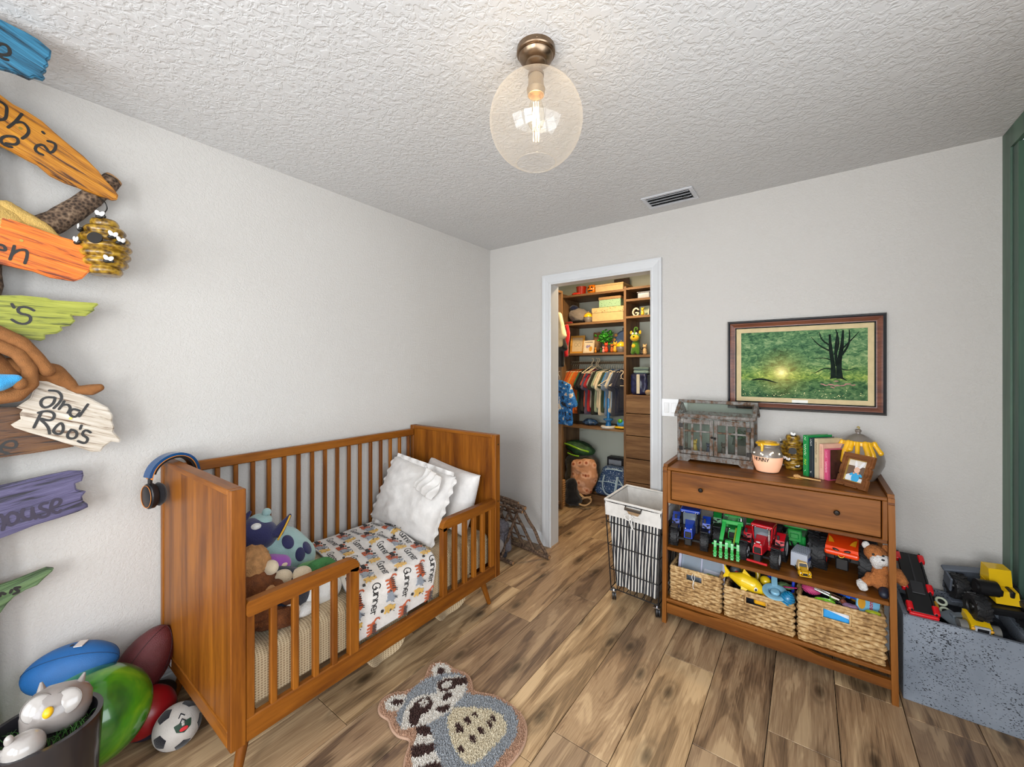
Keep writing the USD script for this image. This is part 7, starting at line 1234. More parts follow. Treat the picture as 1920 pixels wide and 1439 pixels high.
part(tp_, 'pom_pom', ell((.33, .795, .772), (.018, .018, .018), 3), TEALF, True); part(tp_, 'eye', ell((.375, .735, .738), (.018, .02, .014), 2), WHF, True)
bm = trimesh.proximity.ProximityQuery(tri(cat_([softbody({'a': ((.30, .86, .565), .115), 'b': ((.29, .79, .60), .10), 'c': ((.33, .92, .53), .085)}, .02, 8, [('a', 'b'), ('a', 'c')])])))
def spot_on(c, r, w=.5):
    P = ell((0, 0, 0), (r, r, r), 2).vertices; q, dist, tid = bm.on_surface(np.array([c])); n = bm._mesh.face_normals[tid[0]]; T = trimesh.geometry.align_vectors((0, 0, 1), n); e = ell((0, 0, 0), (r, r*.78, r*.22), 3); e.apply_transform(T); e.apply_translation(q[0]); return e
for c, r in (((.42, .86, .66), .032), ((.42, .955, .60), .030), ((.43, .905, .575), .030)): part(tp_, 'navy_spot', spot_on(c, r), NAVF, True)
part(tp_, 'ringed_tail', [tube([(.445+.004*k, .742+.021*math.cos(a)*(1-.25*k), .575+.024*math.sin(a)*(1-.25*k)) for a in np.linspace(0, 2*PI, 20, endpoint=False)], .0062, 6, True) for k in range(3)], DKN, True, label='black ringed tail end')
yb_ = thing('yellow_blue_plush', 'yellow and navy plush peeking above the bed end behind the teal plush', 'soft toy', (.33, .655, .63)); part(yb_, 'head', ell((0, 0, 0), (.06, .05, .06), 3), plain('sun_yellow', 'd8b23a', .95, bump=.4), True); part(yb_, 'eye_patch', ell((.045, .018, .022), (.018, .026, .02), 2), WHF, True); part(yb_, 'pupil', ell((.060, .026, .024), (.006, .012, .01), 2), DKN, True)
nv = thing('navy_cream_plush', 'navy and cream plush with a purple cap lying on the blanket by the guard rail', 'soft toy', (0, 0, 0))
part(nv, 'body', softbody({'a': ((.60, .745, .50), .062), 'b': ((.62, .70, .475), .05), 'c': ((.585, .80, .49), .055)}, .010, 7, [('a', 'b'), ('a', 'c')]), DKN, True)
part(nv, 'head', softbody({'a': ((.555, .745, .565), .055), 'b': ((.56, .79, .552), .046)}, .010, 7, [('a', 'b')]), DKN, True)
for y, z in ((.738, .585), (.815, .568)): part(nv, 'cream_patch', ell((.592, y, z), (.030, .042, .032), 3), CREF, True)
part(nv, 'purple_cap', softbody({'a': ((.505, .735, .605), .05), 'b': ((.525, .77, .61), .036)}, .009, 6, [('a', 'b')]), PURF, True); part(nv, 'cap_eye', ell((.553, .768, .617), (.011, .013, .009), 2), CREF, True)
gn = thing('green_plush', 'green plush creature with a coiled body beside the navy plush in the bed', 'soft toy', (0, 0, 0))
part(gn, 'body', softbody({'a': ((.50, .88, .51), .055), 'b': ((.49, .93, .505), .05), 'c': ((.50, .97, .475), .035)}, .010, 7, [('a', 'b'), ('b', 'c')]), GRF, True); part(gn, 'coiled_tail', tube(smoothpath([(.54, .86, .535), (.55, .90, .56), (.545, .95, .556), (.54, .985, .525), (.545, 1.01, .49)], 24), np.linspace(.026, .014, 24), 12), plain('green_plush_dark', '3c7440', .95, bump=.4), True)
wp = thing('white_round_plush', 'white round plush resting on the waffle blanket behind the guard spindles', 'soft toy', (0, 0, 0)); part(wp, 'body', softbody({'a': ((.60, .885, .475), .055), 'b': ((.60, .93, .470), .05), 'c': ((.60, .83, .465), .04)}, .010, 7, [('a', 'b'), ('a', 'c')]), WHF, True); part(wp, 'foot', ell((.648, .80, .455), (.035, .045, .022), 3), WHF, True); part(wp, 'patterned_foot', ell((.665, .745, .475), (.02, .03, .042), 3), plain('foot_print', 'c9b8a8', .8, var=.45, scale=110), True)
BF = plain('chestnut_fur', '6b3a18', .95, var=.3, scale=50, bump=.8, bscale=200)
bp_ = thing('brown_plush_bear', 'shaggy brown plush bear slumped against the near end of the bed', 'soft toy', (0, 0, 0))
part(bp_, 'body', fuzz(softbody({'a': ((.60, .64, .525), .08), 'b': ((.585, .645, .60), .07)}, .012, 6, [('a', 'b')]), .012, 55, 1), BF, True); part(bp_, 'head', fuzz(ell((.565, .645, .675), (.066, .062, .06), 3), .010, 60, 2), plain('tan_fur', 'a9794a', .95, var=.25, scale=60, bump=.7, bscale=220), True)
part(bp_, 'snout', ell((.618, .690, .655), (.03, .026, .026), 3), CREF, True); part(bp_, 'arm', fuzz(softbody({'a': ((.63, .70, .58), .03), 'b': ((.655, .735, .535), .028)}, .009, 5, [('a', 'b')]), .007, 70, 3), BF, True)
part(bp_, 'leg', fuzz(softbody({'a': ((.64, .66, .485), .038), 'b': ((.675, .72, .475), .036)}, .010, 5, [('a', 'b')]), .009, 60, 4), BF, True); part(bp_, 'muzzle_patch', ell((.645, .672, .575), (.026, .03, .028), 2), plain('muzzle_tan', 'b98a5c', .95), True)
# ------------------------------------------------------------------ walk-in closet behind the doorway
CW_ = wood('closet_board', '4a3420', '6e5034', '8a6a48', 'x', .9, .5); CWZ = wood('closet_board_z', '4a3420', '6e5034', '8a6a48', 'z', .9, .5)
SF, SBK = 3.87, CB-.006
cs_ = thing('closet_shelving', 'built-in brown wood closet shelving with shelves, drawers and hanging rod', 'closet shelving', (0, 0, 0))
for x in (.086, .792, 1.40): part(cs_, 'upright', bx(x-.012+.0, x+.012, SF, SBK, 0, 2.215 if x < .5 else 2.215), CWZ, False)
for z in (2.192, 1.890, 1.567, .797): part(cs_, 'shelf', bx(.098, .780, SF+.001, SBK, z-.022, z), CW_, False)
for z in (2.200, 2.085, 1.919, 1.538): part(cs_, 'shelf', bx(.804, 1.388, SF+.001, SBK, z-.022, z), CW_, False)
part(cs_, 'base_board', bx(.098, .780, SF+.012, SBK, .0, .100), CW_, False)
for z0, z1 in ((.970, 1.147), (.755, .963), (.532, .748), (.302, .525), (.09, .295)): part(cs_, 'drawer', bx(.806, 1.386, SF-.012, SF+.3, z0, z1, .003), CW_, False)
part(cs_, 'hanging_rod', rod((.098, 4.06, 1.467), (.780, 4.06, 1.467), .012, n=16), plain('rod_bronze', '8a7a64', .35, .7))
for x in (.10, .778): part(cs_, 'rod_bracket', move(cyl(.022, -.004, .004, 20), (x, 4.06, 1.467), (0, 90, 0)), plain('rod_bronze', '8a7a64', .35, .7))
lu = thing('closet_side_unit', 'tall brown closet side unit at the left inside the doorway', 'closet shelving', (0, 0, 0))
part(lu, 'upright', bx(-.245, .265, 3.545, 3.567, 0, 2.18), CWZ, False); part(lu, 'shelf', bx(-.245, .265, 3.0, 3.545, 2.158, 2.18), CW_, False); part(lu, 'shelf', bx(-.245, .255, 2.95, 3.545, .06, .08), CW_, False); part(lu, 'hanging_rod', rod((-.02, 2.95, 1.62), (-.02, 3.545, 1.62), .012), plain('rod_bronze', '8a7a64', .35, .7))
HG = plain('hanger_tan', 'd8c7a8', .5)
def garment(mesh_spec, w, h, t, sleeve):
    """shirt hanging in the yz plane from the rod at the origin; thin in x"""
    S = lambda y, z, r: manifold3d.Manifold.sphere(r, 14).scale((t, 1, 1)).translate((0, y, z)); Hh = manifold3d.Manifold.batch_hull
    m = Hh([S(-w*.36, -.115, .02), S(w*.36, -.115, .02), S(-.03, -.085, .02), S(.03, -.085, .02), S(-w*.42, -h, .022), S(w*.42, -h, .022)])
    for s in (-1, 1): m = m + Hh([S(s*w*.36, -.12, .022), S(s*w*.56, -.12-sleeve, .028), S(s*w*.40, -.13-sleeve, .026)])
    m = tri(m.refine_to_length(.03)); m.merge_vertices(); trimesh.smoothing.filter_taubin(m, iterations=3)
    m.vertices[:, 0] += .012*(meshkit.noise(m.vertices*np.array([9, 16, 5]), mesh_spec)-.5)*np.clip(-m.vertices[:, 2]*4, 0, 1); return m
SH_ = [garment(1, .33, .50, .42, .12), garment(2, .31, .46, .46, .11), garment(3, .35, .53, .42, .14)]
cols = [('dark grey', '2d2a28'), ('brown orange', 'a8642a'), ('rust orange', 'b8551f'), ('orange', 'c8641f'), ('tan yellow', 'c79a4a'), ('bright orange', 'd0641a'), ('dark orange', 'b4581c'), ('black and green', '1f6a36'), ('black', '171616'), ('charcoal', '2c2a29'), ('red orange', 'c8452a'), ('grey purple', '554a5e'), ('red', 'a8242a'), ('light grey', '8f867c'), ('black green', '24291f'), ('sage green', '8d9a80'), ('cream', 'cdbb9a'), ('pale cream', 'd8c8a8'), ('forest green', '37442f'), ('bright blue', '2f78b0'), ('blue grey', '6a7a8e'), ('off-white', 'c9bba4'), ('pale blue', '8ea2b4'), ('slate', '3a3c46'), ('navy', '25283a'), ('dark navy', '1d2030')]
n = len(cols); xs = np.linspace(.125, .755, n)
for k, (cn, c) in enumerate(cols):
    g = thing('hanging_shirt', f'{cn} child\'s shirt on a hanger, number {k+1} of the row from the left' if 0 else f'{cn} child\'s shirt hanging on the closet rod' + (' at its left end' if k == 0 else ' at its right end' if k == n-1 else f' beside the {cols[k+1][0]} one'), 'shirt', (xs[k], 4.06, 1.467), float(rng.uniform(-24, -19)), 'shirts on the closet rod' if 0 else None)
    part(g, 'shirt_body', SH_[k % 3], fabric('shirt_'+cn.replace(' ', '_').replace('-', '_'), c, 200, .3), True)
    part(g, 'hanger', [tube(smoothpath([(0, 0, -.075), (0, .0, -.03), (0, .014, -.012), (0, .012, .014), (0, -.008, .0155), (0, -.014, .006)], 16), .0022, 5), rod((0, 0, -.072), (0, -.13, -.10), .0045, n=8), rod((0, 0, -.072), (0, .13, -.10), .0045, n=8)], HG)
for k, (x, y) in enumerate(((.40, 3.96), (.43, 4.0), (.455, 3.99), (.615, 3.93), (.725, 3.95))):
    g = thing('empty_hanger', ['pale empty hanger, leftmost of the three raised above the black shirts', 'pale empty hanger, middle one of the three raised above the black shirts', 'pale empty hanger, rightmost of the three raised above the black shirts', 'pale empty hanger tilted in front of the blue shirts', 'pale empty hanger in front of the navy shirts at the right'][k], 'hanger', (x, y, 1.467 if k < 3 else 1.34), -30-20*(k > 2))
    part(g, 'hook', tube(smoothpath([(0, 0, -.03), (0, .0, 0), (0, .018, .02), (0, .012, .045), (0, -.012, .042)], 16), .005, 7), HG, True); part(g, 'shoulder_bar', tube([(0, -.13, -.11), (0, 0, -.03), (0, .13, -.11), (0, -.13, -.11)], .005, 6), HG, True)
# clothes on the side rod, close to the doorway
HAW = M('printed_blue_cloth', {'t': ('texture_coordinate', {}), 'n': ('noise_texture', {'scale': 26.0, 'detail': 2.0}), 'r': ('rgb_ramp', {'interpolate': False, 'ramp': [(0, srgb('1d2430')), (.38, srgb('1f5f9e')), (.55, srgb('3a86c4')), (.62, srgb('d8c8b0')), (.72, srgb('b04a2c'))]}), 'p': ('principled_bsdf', {'roughness': .9})}, [('t.object', 'n.vector'), ('n.fac', 'r.fac'), ('r.color', 'p.base_color')])
def side_garment(label, loc, rz, mat, sp, sc=1.0):
    g = thing('hanging_jacket', label, 'jacket', loc, rz); m = sp.copy(); m.apply_scale(sc); part(g, 'jacket_body', m, mat, True)
    part(g, 'hanger', [tube(smoothpath([(0, 0, -.075), (0, .0, -.03), (0, .014, -.012), (0, .012, .014), (0, -.008, .0155)], 16), .003, 5), rod((0, 0, -.072), (0, -.14*sc, -.10), .006, n=8), rod((0, 0, -.072), (0, .14*sc, -.10), .006, n=8)], HG); return g
JK = garment(5, .40, .46, 1.0, .16)
side_garment('blue floral printed jacket hanging inside the closet doorway at the left', (.305, 3.43, 1.36), 68, HAW, JK, 1.02)
side_garment('cream and black jacket hanging high inside the closet doorway at the left', (.235, 3.42, 2.03), 62, plain('jacket_cream', 'cdbb98', .9, var=.25, scale=12), garment(6, .36, .40, 1.0, .2), 1.0)
side_garment('black jacket hanging behind the cream one inside the closet doorway', (.215, 3.47, 1.86), 66, fabric('jacket_black', '1a1919', 200, .3), garment(7, .34, .42, 1.0, .14), 1.0)
single('red_scarf', 'bright red scarf hanging below the cream jacket in the closet', 'scarf', fuzz(tube(smoothpath([(.345, 3.50, 1.83), (.365, 3.49, 1.72), (.345, 3.48, 1.6), (.355, 3.48, 1.52)], 24), np.r_[np.linspace(.018, .026, 18), np.linspace(.026, .02, 6)], 12), .006, 40), fabric('scarf_red', 'b3141c', 200, .3), True)
# ---- things on the shelves
y_ = 3.95
def sbox_(name, label, x0, x1, z0, h, col, lid=None, lidh=.03, y0=3.885, d=.28, cat='box', mat=None):
    b = thing(name, label, cat, (0, 0, 0)); part(b, 'box_body', bx(x0+.004, x1-.004, y0+.004, y0+d-.004, z0, z0+h-lidh*.2, .003), mat or plain('box_'+col, col, .7), False); part(b, 'lid', bx(x0, x1, y0, y0+d, z0+h-lidh, z0+h, .004), lid or mat or plain('box_'+col, col, .7), False); return b
sbox_('storage_box', 'cream wooden storage box on the top shelf of the closet', .465, .770, 2.193, .075, 'b89a6c', lidh=.02)
SPK = lambda nm, c1, c2: M(nm, {'t': ('texture_coordinate', {}), 'n': ('noise_texture', {'scale': 90.0, 'detail': 1.0}), 'r': ('rgb_ramp', {'ramp': [(.6, srgb(c1)), (.68, srgb(c2))]}), 'p': ('principled_bsdf', {'roughness': .7})}, [('t.object', 'n.vector'), ('n.fac', 'r.fac'), ('r.color', 'p.base_color')])
sbox_('memory_box', 'cream keepsake box with a speckled lid on the second closet shelf', .428, .772, 1.891, .14, 'bca06e', lid=SPK('speckled_cream', 'bfa474', '7a5f34'), lidh=.055)
sbox_('mint_box', 'speckled mint green box stacked on the cream keepsake box', .505, .745, 2.032, .105, '9ab894', lid=plain('box_brown_lid', '8a6a44', .6), lidh=.03, mat=SPK('speckled_mint', '86a684', '4d6a4c'))
pb_ = thing('pumpkin_pail', 'orange pumpkin pail with a cut face on the top closet shelf', 'pumpkin pail', (.40, 3.97, 2.193)); PUM = gloss('pumpkin_orange', 'd8740f')
part(pb_, 'pail', [ell((.028*math.cos(a), .028*math.sin(a), .05), (.03, .03, .05), 2) for a in np.arange(8)*PI/4], PUM, True)
for x in (-.018, .018): part(pb_, 'eye', move(hull([(-.008, -.062, .06), (.008, -.062, .06), (0, -.062, .078), (-.008, -.05, .06), (.008, -.05, .06), (0, -.05, .078)]), (x, 0, 0)), BLK, False)
part(pb_, 'mouth', bx(-.022, .022, -.061, -.045, .028, .038), BLK, False)
tin = single('red_plastic_pail', 'shiny dark red pail next to the pumpkin on the top closet shelf', 'pail', move(lathe([(0, 0), (.048, 0), (.056, .085), (.058, .095), (0, .09)], 32), (.265, 3.98, 2.193)), gloss('tin_red', '9e2410'), 40)
single('red_orange_toys', 'heap of small red toys at the left of the top closet shelf', 'toys', fuzz(ell((.245, 3.90, 2.205), (.05, .02, .014), 3), .008, 50), gloss('toy_red', 'd02a10'), True)
single('dark_framed_board', 'dark framed board leaning behind the boxes above the closet shelf', 'board', bx(.55, .72, 4.19, 4.2, 2.193, 2.37, .002), plain('board_dark', '3a261a', .5), False)
bgm = thing('grey_duffel', 'grey duffel bag with dark trim on the second closet shelf', 'bag', (.225, 4.02, 1.891)); part(bgm, 'bag_body', fuzz(ell((0, 0, .085), (.125, .10, .085), 4, (0, 14, 0)), .014, 22, 3), fabric('duffel_grey', '847a70', 200, .3), True); part(bgm, 'trim', fuzz(ell((.02, -.02, .02), (.12, .09, .02), 3), .006, 30), BLK, True)
single('cloth_hat', 'navy cloth cap on top of the grey duffel bag', 'cap', fuzz(ell((.155, 4.02, 2.07), (.05, .05, .035), 3), .008, 40, 5), fabric('cap_navy', '1f2540', 200, .3), True); single('red_cloth', 'folded dark red cloth beneath the grey duffel on the closet shelf', 'cloth', rbx(.15, 3.93, 1.903, .08, .06, .022, .008), fabric('cloth_red', '8e2418', 200, .3), True)
def minipot(label, x, y, z, s):
    p = thing('small_honey_pot', label, 'pot', (x, y, z)); part(p, 'pot_body', lathe([(0, 0), (.03*s, 0), (.046*s, .03*s), (.044*s, .06*s), (.032*s, .075*s), (.033*s, .085*s), (0, .08*s)], 32), GREYP, 40); part(p, 'honey_top', fuzz(lathe([(.047*s, .052*s), (.046*s, .062*s), (.034*s, .082*s), (.02*s, .094*s), (0, .098*s)], 32), .003, 60), HON, True); part(p, 'lid_knob', ell((0, 0, .105*s), (.008*s,)*3, 2), GREYP, True)
minipot('small grey honey pot with yellow drips beside the cream keepsake box', .372, 3.93, 1.891, 1.1); minipot('small grey honey pot with yellow drips at the right end of the figurine shelf', .735, 3.92, 1.568, 1.1)
WF = wood('frame_oak', 'a8702a', 'c8903c', 'd9a650', 'x', 1.2, .4)
def picframe(name, label, x, z, w, h, mat, colin, rz=0, y=4.0):
    f = thing(name, label, 'picture frame', (x, y, z), rot=(-10, 0, rz)); b = w*.13
    part(f, 'frame', onto(extr(sbox(-w/2, 0, w/2, h).difference(sbox(-w/2+b, b, w/2-b, h-b)), .014), (0, 0, 0), (1, 0, 0), (0, 0, 1), (0, -1, 0)), mat, False); part(f, 'picture', bx(-w/2+b, w/2-b, -.006, -.002, b, h-b), plain('picture_'+colin, colin, .6), False); return f
f1 = picframe('oak_frame', 'oak picture frame with a cream print at the left of the figurine shelf', .205, 1.568, .165, .20, WF, 'cdb68c', 6)
part(f1, 'sketch', onto(extr(U_([E_(-.02, .1, .016, .02), E_(.02, .1, .016, .02)]).boundary.buffer(.0016), .0006), (0, -.006, 0), (1, 0, 0), (0, 0, 1), (0, -1, 0)), plain('sketch_grey', '8a7a5c', .6), False)
f2 = picframe('cream_card_picture', 'small cream picture card with painted flowers on the figurine shelf', .375, 1.568, .125, .135, plain('card_cream', 'd3c0a0', .6), 'd8c8aa', -4, 3.93); part(f2, 'painted_flower', onto(extr(U_([E_(-.02, .07, .016, .016), E_(.005, .075, .013, .013)]), .0006), (0, -.0062, 0), (1, 0, 0), (0, 0, 1), (0, -1, 0)), plain('flower_lilac', '8f83a0', .6), False); part(f2, 'painted_gold', onto(extr(E_(.022, .045, .018, .028), .0006), (0, -.0064, 0), (1, 0, 0), (0, 0, 1), (0, -1, 0)), plain('flower_gold', 'c98f2c', .6), False)
tn = single('tan_teddy', 'brown plush teddy sitting behind the small cream picture card', 'soft toy', fuzz(softbody({'a': ((.415, 4.05, 1.63), .045), 'b': ((.415, 4.05, 1.75), .036), 'c': ((.388, 4.05, 1.782), .014), 'd': ((.442, 4.05, 1.782), .014)}, .012, 4, [('a', 'b'), ('b', 'c'), ('b', 'd')]), .004, 60), plain('teddy_tan', '8a6844', .95, var=.2), True)
pl3 = thing('potted_greenery', 'small bright green leafy plant among the figurines on the closet shelf', 'plant', (.545, 3.98, 1.568)); part(pl3, 'stem', rod((0, 0, 0), (.0, 0, .12), .008), plain('stem_brown', '6b4426', .8)); LEA = plain('leaf_green', '2f8a1f', .5, var=.4, scale=80)
part(pl3, 'leaf_clump', [ell((rng.normal(0, .038), rng.normal(0, .03), .155+rng.normal(0, .038)), (.016, .015, .007), 1, (rng.uniform(-60, 60), rng.uniform(-60, 60), 0)) for _ in range(90)], LEA, True, kind='stuff')
fc = [('red and orange', 'c8401c', .575, 3.92, .10), ('orange brown', 'a8561c', .625, 3.95, .09), ('golden yellow', 'd8a02a', .668, 3.93, .105), ('amber', 'c87f1c', .462, 3.91, .055), ('dark green', '2c5a28', .525, 3.905, .05), ('pink', 'd88a80', .553, 3.90, .062)]
for nm, c, x, y, h in fc: figurine('shelf_figurine', f'{nm} little figurine standing on the middle closet shelf', x, y, h, plain('figurine_'+nm.replace(' ', '_'), c, .4, var=.25, scale=70), 1.568)
mr = thing('blue_round_mirror', 'blue round frame with small tan paws behind the figurines', 'frame', (.712, 4.06, 1.568)); part(mr, 'frame', onto(extr(E_(0, .115, .095, .115), .016), (0, 0, 0), (1, 0, 0), (0, 0, 1), (0, -1, 0)), plain('frame_slate_blue', '5c7290', .5), 30); part(mr, 'rim', tube([(.09*math.cos(a), -.018, .115+.11*math.sin(a)) for a in np.linspace(0, 2*PI, 40, endpoint=False)], .006, 6, True), plain('frame_slate_dark', '3c4e66', .5), True)
for a in (.6, 2.5, 2.95): part(mr, 'tan_paw', ell((.098*math.cos(a), -.022, .115+.118*math.sin(a)), (.018, .01, .018), 2), plain('paw_tan', 'c08a48', .7), True)
single('slate_finial', 'small dark finial knob on top of the blue round frame', 'finial', move(lathe([(0, 0), (.014, 0), (.01, .012), (.016, .02), (0, .034)], 20), (.712, 4.052, 1.797)), plain('frame_slate_dark', '3c4e66', .5), 40)
# right column
ct = thing('clear_food_tub', 'clear plastic tub on the upper shelf of the right closet column', 'tub', (.955, 3.98, 2.086)); part(ct, 'tub', rbx(0, 0, .032, .12, .1, .06, .012), plain('tub_grey', 'a9adb8', .3), 40); part(ct, 'tub_lid', rbx(0, 0, .066, .13, .11, .01, .005), plain('tub_lid', 'c6c9d0', .3), 40)
lgm, _ = script('G', .075, .014, .02, .6); lg = single('letter_block', 'cream and black decorative letter G on the right closet shelf', 'letter', wallback(move(lgm, (.846, 1.924, 0)), 3.95), plain('letter_cream', 'd8c2a8', .5, var=.5, scale=60), False)
picframe('small_photo', 'small grey photo card with a yellow figure beside the letter', .955, 1.92, .085, .10, plain('photo_card', 'aab0a0', .5), '9ca88c', -5, 3.98); figurine('shelf_figurine', 'yellow little figurine in front of the grey photo card', .95, 3.92, .075, plain('figurine_lemon', 'e0b526', .4), 1.92)
dg = thing('green_yellow_plush', 'green plush dog with a yellow face and curled topknot on the right closet shelf', 'soft toy', (.872, 3.95, 1.539)); DGG = fabric('dog_green', '4d7a26', 200, .4); DGY = fabric('dog_yellow', 'd9ae26', 200, .4)
part(dg, 'body', softbody({'a': ((0, 0, .075), .042), 'b': ((0, 0, .115), .036), 'c': ((-.026, -.012, .022), .02), 'd': ((.026, -.012, .022), .02)}, .009, 5, [('a', 'b'), ('a', 'c'), ('a', 'd')]), DGG, True); part(dg, 'head', ell((0, -.01, .175), (.048, .042, .044), 3), DGG, True); part(dg, 'face', ell((0, -.03, .168), (.044, .03, .035), 3), DGY, True); part(dg, 'belly', ell((-.01, -.032, .088), (.022, .014, .022), 3), DGY, True); part(dg, 'nose', ell((0, -.06, .178), (.009, .006, .007), 2), BLK, True)
for s in (-1, 1): part(dg, 'eye', ell((s*.017, -.035, .208), (.012, .01, .014), 2), WHF, True); part(dg, 'ear', ell((s*.044, -.004, .222), (.013, .008, .02), 2), DGY, True)
part(dg, 'curled_topknot', tube(smoothpath([(0, 0, .21), (-.012, 0, .245), (.0, 0, .272), (.018, 0, .262), (.012, 0, .245)], 20), np.linspace(.011, .007, 20), 8), DGG, True)
for l, x, c, h in (('black and cream', .965, 'c9a878', .10), ('dark grey', .935, '2c2a28', .075)): figurine('shelf_figurine', f'{l} little figurine right of the green plush dog', x, 3.94, h, plain('figurine_'+l.replace(' ', '_'), c, .5, var=.5, scale=40), 1.539)
pk = thing('packaged_blanket', 'navy packaged bedding in a clear zip bag above the closet drawers', 'bedding pack', (.915, 3.98, 1.148)); part(pk, 'pack', fuzz(rbx(0, 0, .105, .165, .16, .21, .03, 6).subdivide_to_size(.03), .008, 26), plain('pack_navy', '1f2448', .25, var=.6, scale=22), True); part(pk, 'paper_band', bx(-.016, .016, -.09, -.083, .012, .20, .003), plain('band_paper', 'c9c2ae', .6), False)
for k, (z, c, l) in enumerate(((1.36, '7d938e', 'pale grey-green folded towel, lower one on the packaged bedding'), (1.392, '5f7472', 'slate folded towel, upper one on the packaged bedding'))): single('folded_towel', l, 'towel', fuzz(rbx(.935, 3.98, z+.012, .15, .14, .03, .012, 6).subdivide_to_size(.03), .004, 30, k), fabric('towel_'+c, c, 200, .4), True)
single('tan_pouch', 'small tan pouch beside the packaged bedding', 'pouch', fuzz(ell((1.01, 3.90, 1.175), (.03, .025, .028), 3), .006, 50), plain('pouch_tan', '9c8464', .8), True)
# low shelf D
cn = thing('blue_cone_toy', 'blue post toy on a white round base under the hanging shirts', 'toy', (.597, 3.925, .798)); part(cn, 'white_base', lathe([(0, 0), (.075, 0), (.078, .012), (.07, .022), (0, .022)], 40), plain('base_white', 'c9c6c0', .5), 40); part(cn, 'blue_post', lathe([(0, .02), (.03, .022), (.022, .06), (.05, .085), (.05, .092), (.016, .098), (.013, .30), (.0, .31)], 32), gloss('post_blue', '1f6cab'), 40)
hb = thing('colourful_hat', 'yellow and blue child\'s hat with green top on the low closet shelf', 'hat', (.735, 3.935, .798)); part(hb, 'yellow_brim', ell((-.005, -.01, .015), (.07, .05, .013), 3), gloss('brim_yellow', 'dcae14'), True); part(hb, 'crown', fuzz(ell((.0, .02, .045), (.055, .045, .04), 3), .006, 40), plain('crown_blue', '2a7fb8', .7, var=.5, scale=40), True); part(hb, 'green_top', ell((-.012, -.01, .078), (.024, .02, .022), 3), gloss('top_green', '5aa81c'), True); part(hb, 'red_edge', ell((.02, .03, .078), (.04, .02, .012), 2), gloss('edge_red', '9e2424'), True)
single('blue_clear_bag', 'crumpled blue clear plastic bag at the left of the low closet shelf', 'bag', fuzz(ell((.36, 4.0, .83), (.085, .05, .032), 3), .016, 40, 4), plain('bag_blue', '3f5a78', .3, var=.5), True)
# bags on the closet floor shelf
gb2 = thing('green_backpack', 'dark green backpack with lime trim on top of the bag pile in the closet', 'backpack', (.235, 3.98, .47)); part(gb2, 'pack_body', fuzz(ell((.015, 0, .075), (.165, .13, .07), 4, (0, 12, 0)), .014, 20, 6), plain('pack_green', '24482a', .7, var=.5, scale=12), True)
for k, P in enumerate(([(-.12, -.10, .12), (-.03, -.135, .115), (.08, -.13, .085), (.155, -.08, .06)], [(-.07, -.125, .03), (.02, -.14, .015), (.07, -.13, .012)])): part(gb2, 'lime_trim', tube(smoothpath(P, 20), [.011, .008][k], 8), gloss('lime_trim', '7fb02a'), True)
ob = thing('olive_bag', 'olive brown canvas bag under the green backpack in the closet', 'bag', (.27, 3.98, .101)); part(ob, 'bag_body', fuzz(rbx(0, 0, .19, .34, .24, .37, .08, 6).subdivide_to_size(.04), .02, 14, 2), fabric('olive_canvas', '4a4230', 200, .3), True)
pkb = thing('pink_printed_bag', 'pink and tan printed tote bag slumped on the closet floor', 'bag', (.385, 3.80, .03)); PNK = M('printed_pink_cloth', {'t': ('texture_coordinate', {}), 'v': ('voronoi_texture', {'scale': 16.0}), 'r': ('rgb_ramp', {'ramp': [(.1, srgb('8a3a24')), (.22, srgb('c07a50')), (.34, srgb('d8a684')), (.6, srgb('b9825c'))]}), 'p': ('principled_bsdf', {'roughness': .85})}, [('t.object', 'v.vector'), ('v.distance', 'r.fac'), ('r.color', 'p.base_color')])
part(pkb, 'bag_body', fuzz(softbody({'a': ((-.06, 0, .15), .085), 'b': ((.08, .0, .28), .07), 'c': ((-.09, .01, .36), .06), 'd': ((.07, .01, .40), .055), 'e': ((.02, .0, .15), .07)}, .025, 6, [('a', 'b'), ('a', 'c'), ('c', 'd'), ('b', 'd'), ('a', 'e'), ('e', 'b'), ('a', 'd'), ('c', 'b')]), .014, 18, 7), PNK, True)
part(pkb, 'strap', tube(smoothpath([(-.01, -.07, .10), (.06, -.10, .08), (.12, -.09, .10)], 16), .016, 8, flat=.4), plain('strap_tan', 'a98a64', .8), True); part(pkb, 'strap', tube(smoothpath([(-.02, -.09, .02), (.03, -.13, .012), (.09, -.12, .02), (.11, -.07, .06), (.06, -.05, .07), (0, -.07, .045)], 30), .012, 8, True, flat=.4), plain('strap_tan', 'a98a64', .8), True)
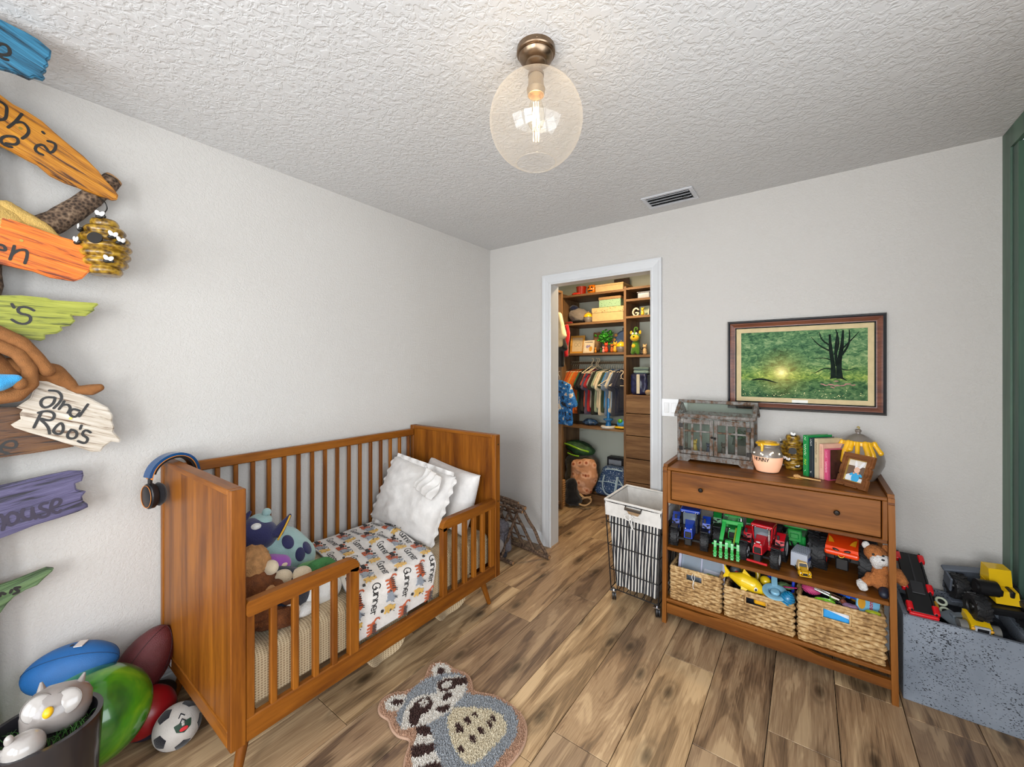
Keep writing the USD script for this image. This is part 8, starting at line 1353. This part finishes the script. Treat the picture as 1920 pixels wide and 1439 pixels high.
bl_ = thing('blue_floral_bag', 'navy floral duffel bag with pale blue handles in the closet', 'bag', (.635, 3.94, .101)); BLF_ = SPK('blue_floral', '1f3e66', 'a9b8c8')
part(bl_, 'bag_body', fuzz(hull(np.vstack([ell((x, y, z), (.05, .05, .05), 2).vertices for x, y, z in ((-.125, -.03, .055), (.11, -.03, .055), (-.10, .08, .055), (.11, .08, .055), (-.055, .0, .25), (.11, .0, .25), (-.06, .08, .25), (.11, .08, .25))])).subdivide_to_size(.03), .008, 20), BLF_, True)
PBL = plain('handle_pale_blue', '9fb8c8', .7); part(bl_, 'handle', tube(smoothpath([(-.055, -.075, .225), (-.065, -.10, .12), (-.02, -.11, .045), (.05, -.11, .05), (.075, -.10, .12), (.085, -.075, .225)], 30), .014, 8, flat=.35), PBL, True); part(bl_, 'handle', tube(smoothpath([(.09, -.06, .19), (.13, -.075, .15), (.145, -.07, .08)], 16), .008, 8, flat=.4), PBL, True); part(bl_, 'piping', tube(smoothpath([(-.06, -.045, .275), (.0, -.05, .285), (.12, -.045, .28)], 16), .007, 6), PBL, True); part(bl_, 'piping', tube(smoothpath([(-.12, -.075, .15), (0, -.075, .16), (.14, -.075, .145)], 16), .005, 6), PBL, True)
single('black_backpack', 'small black backpack slumped on the closet floor at the left', 'backpack', fuzz(softbody({'a': ((.30, 3.70, .08), .075), 'b': ((.285, 3.72, .22), .06), 'c': ((.345, 3.70, .07), .06)}, .02, 6, [('a', 'b'), ('a', 'c')]), .014, 22, 3), fabric('pack_black', '17171a', 200, .4), True)
single('tan_woven_bin', 'tall narrow tan woven bin beside the black backpack in the closet', 'bin', [bx(.185, .245, 3.60, 3.66, .0, .27, .004)]+[bx(.183, .247, 3.598, 3.662, .012+k*.022, .024+k*.022, .003) for k in range(11)], plain('bin_tan', 'b98a58', .8), False)
bf = thing('black_boxed_item', 'black cardboard box with a pale panel behind the floral bag', 'box', (0, 0, 0)); part(bf, 'box_body', bx(.50, .775, 4.12, 4.22, .101, .455, .003), plain('carton_black', '16171b', .5), False); part(bf, 'pale_panel', bx(.52, .66, 4.117, 4.12, .12, .43), plain('carton_pale', '9ca0a8', .5), False)
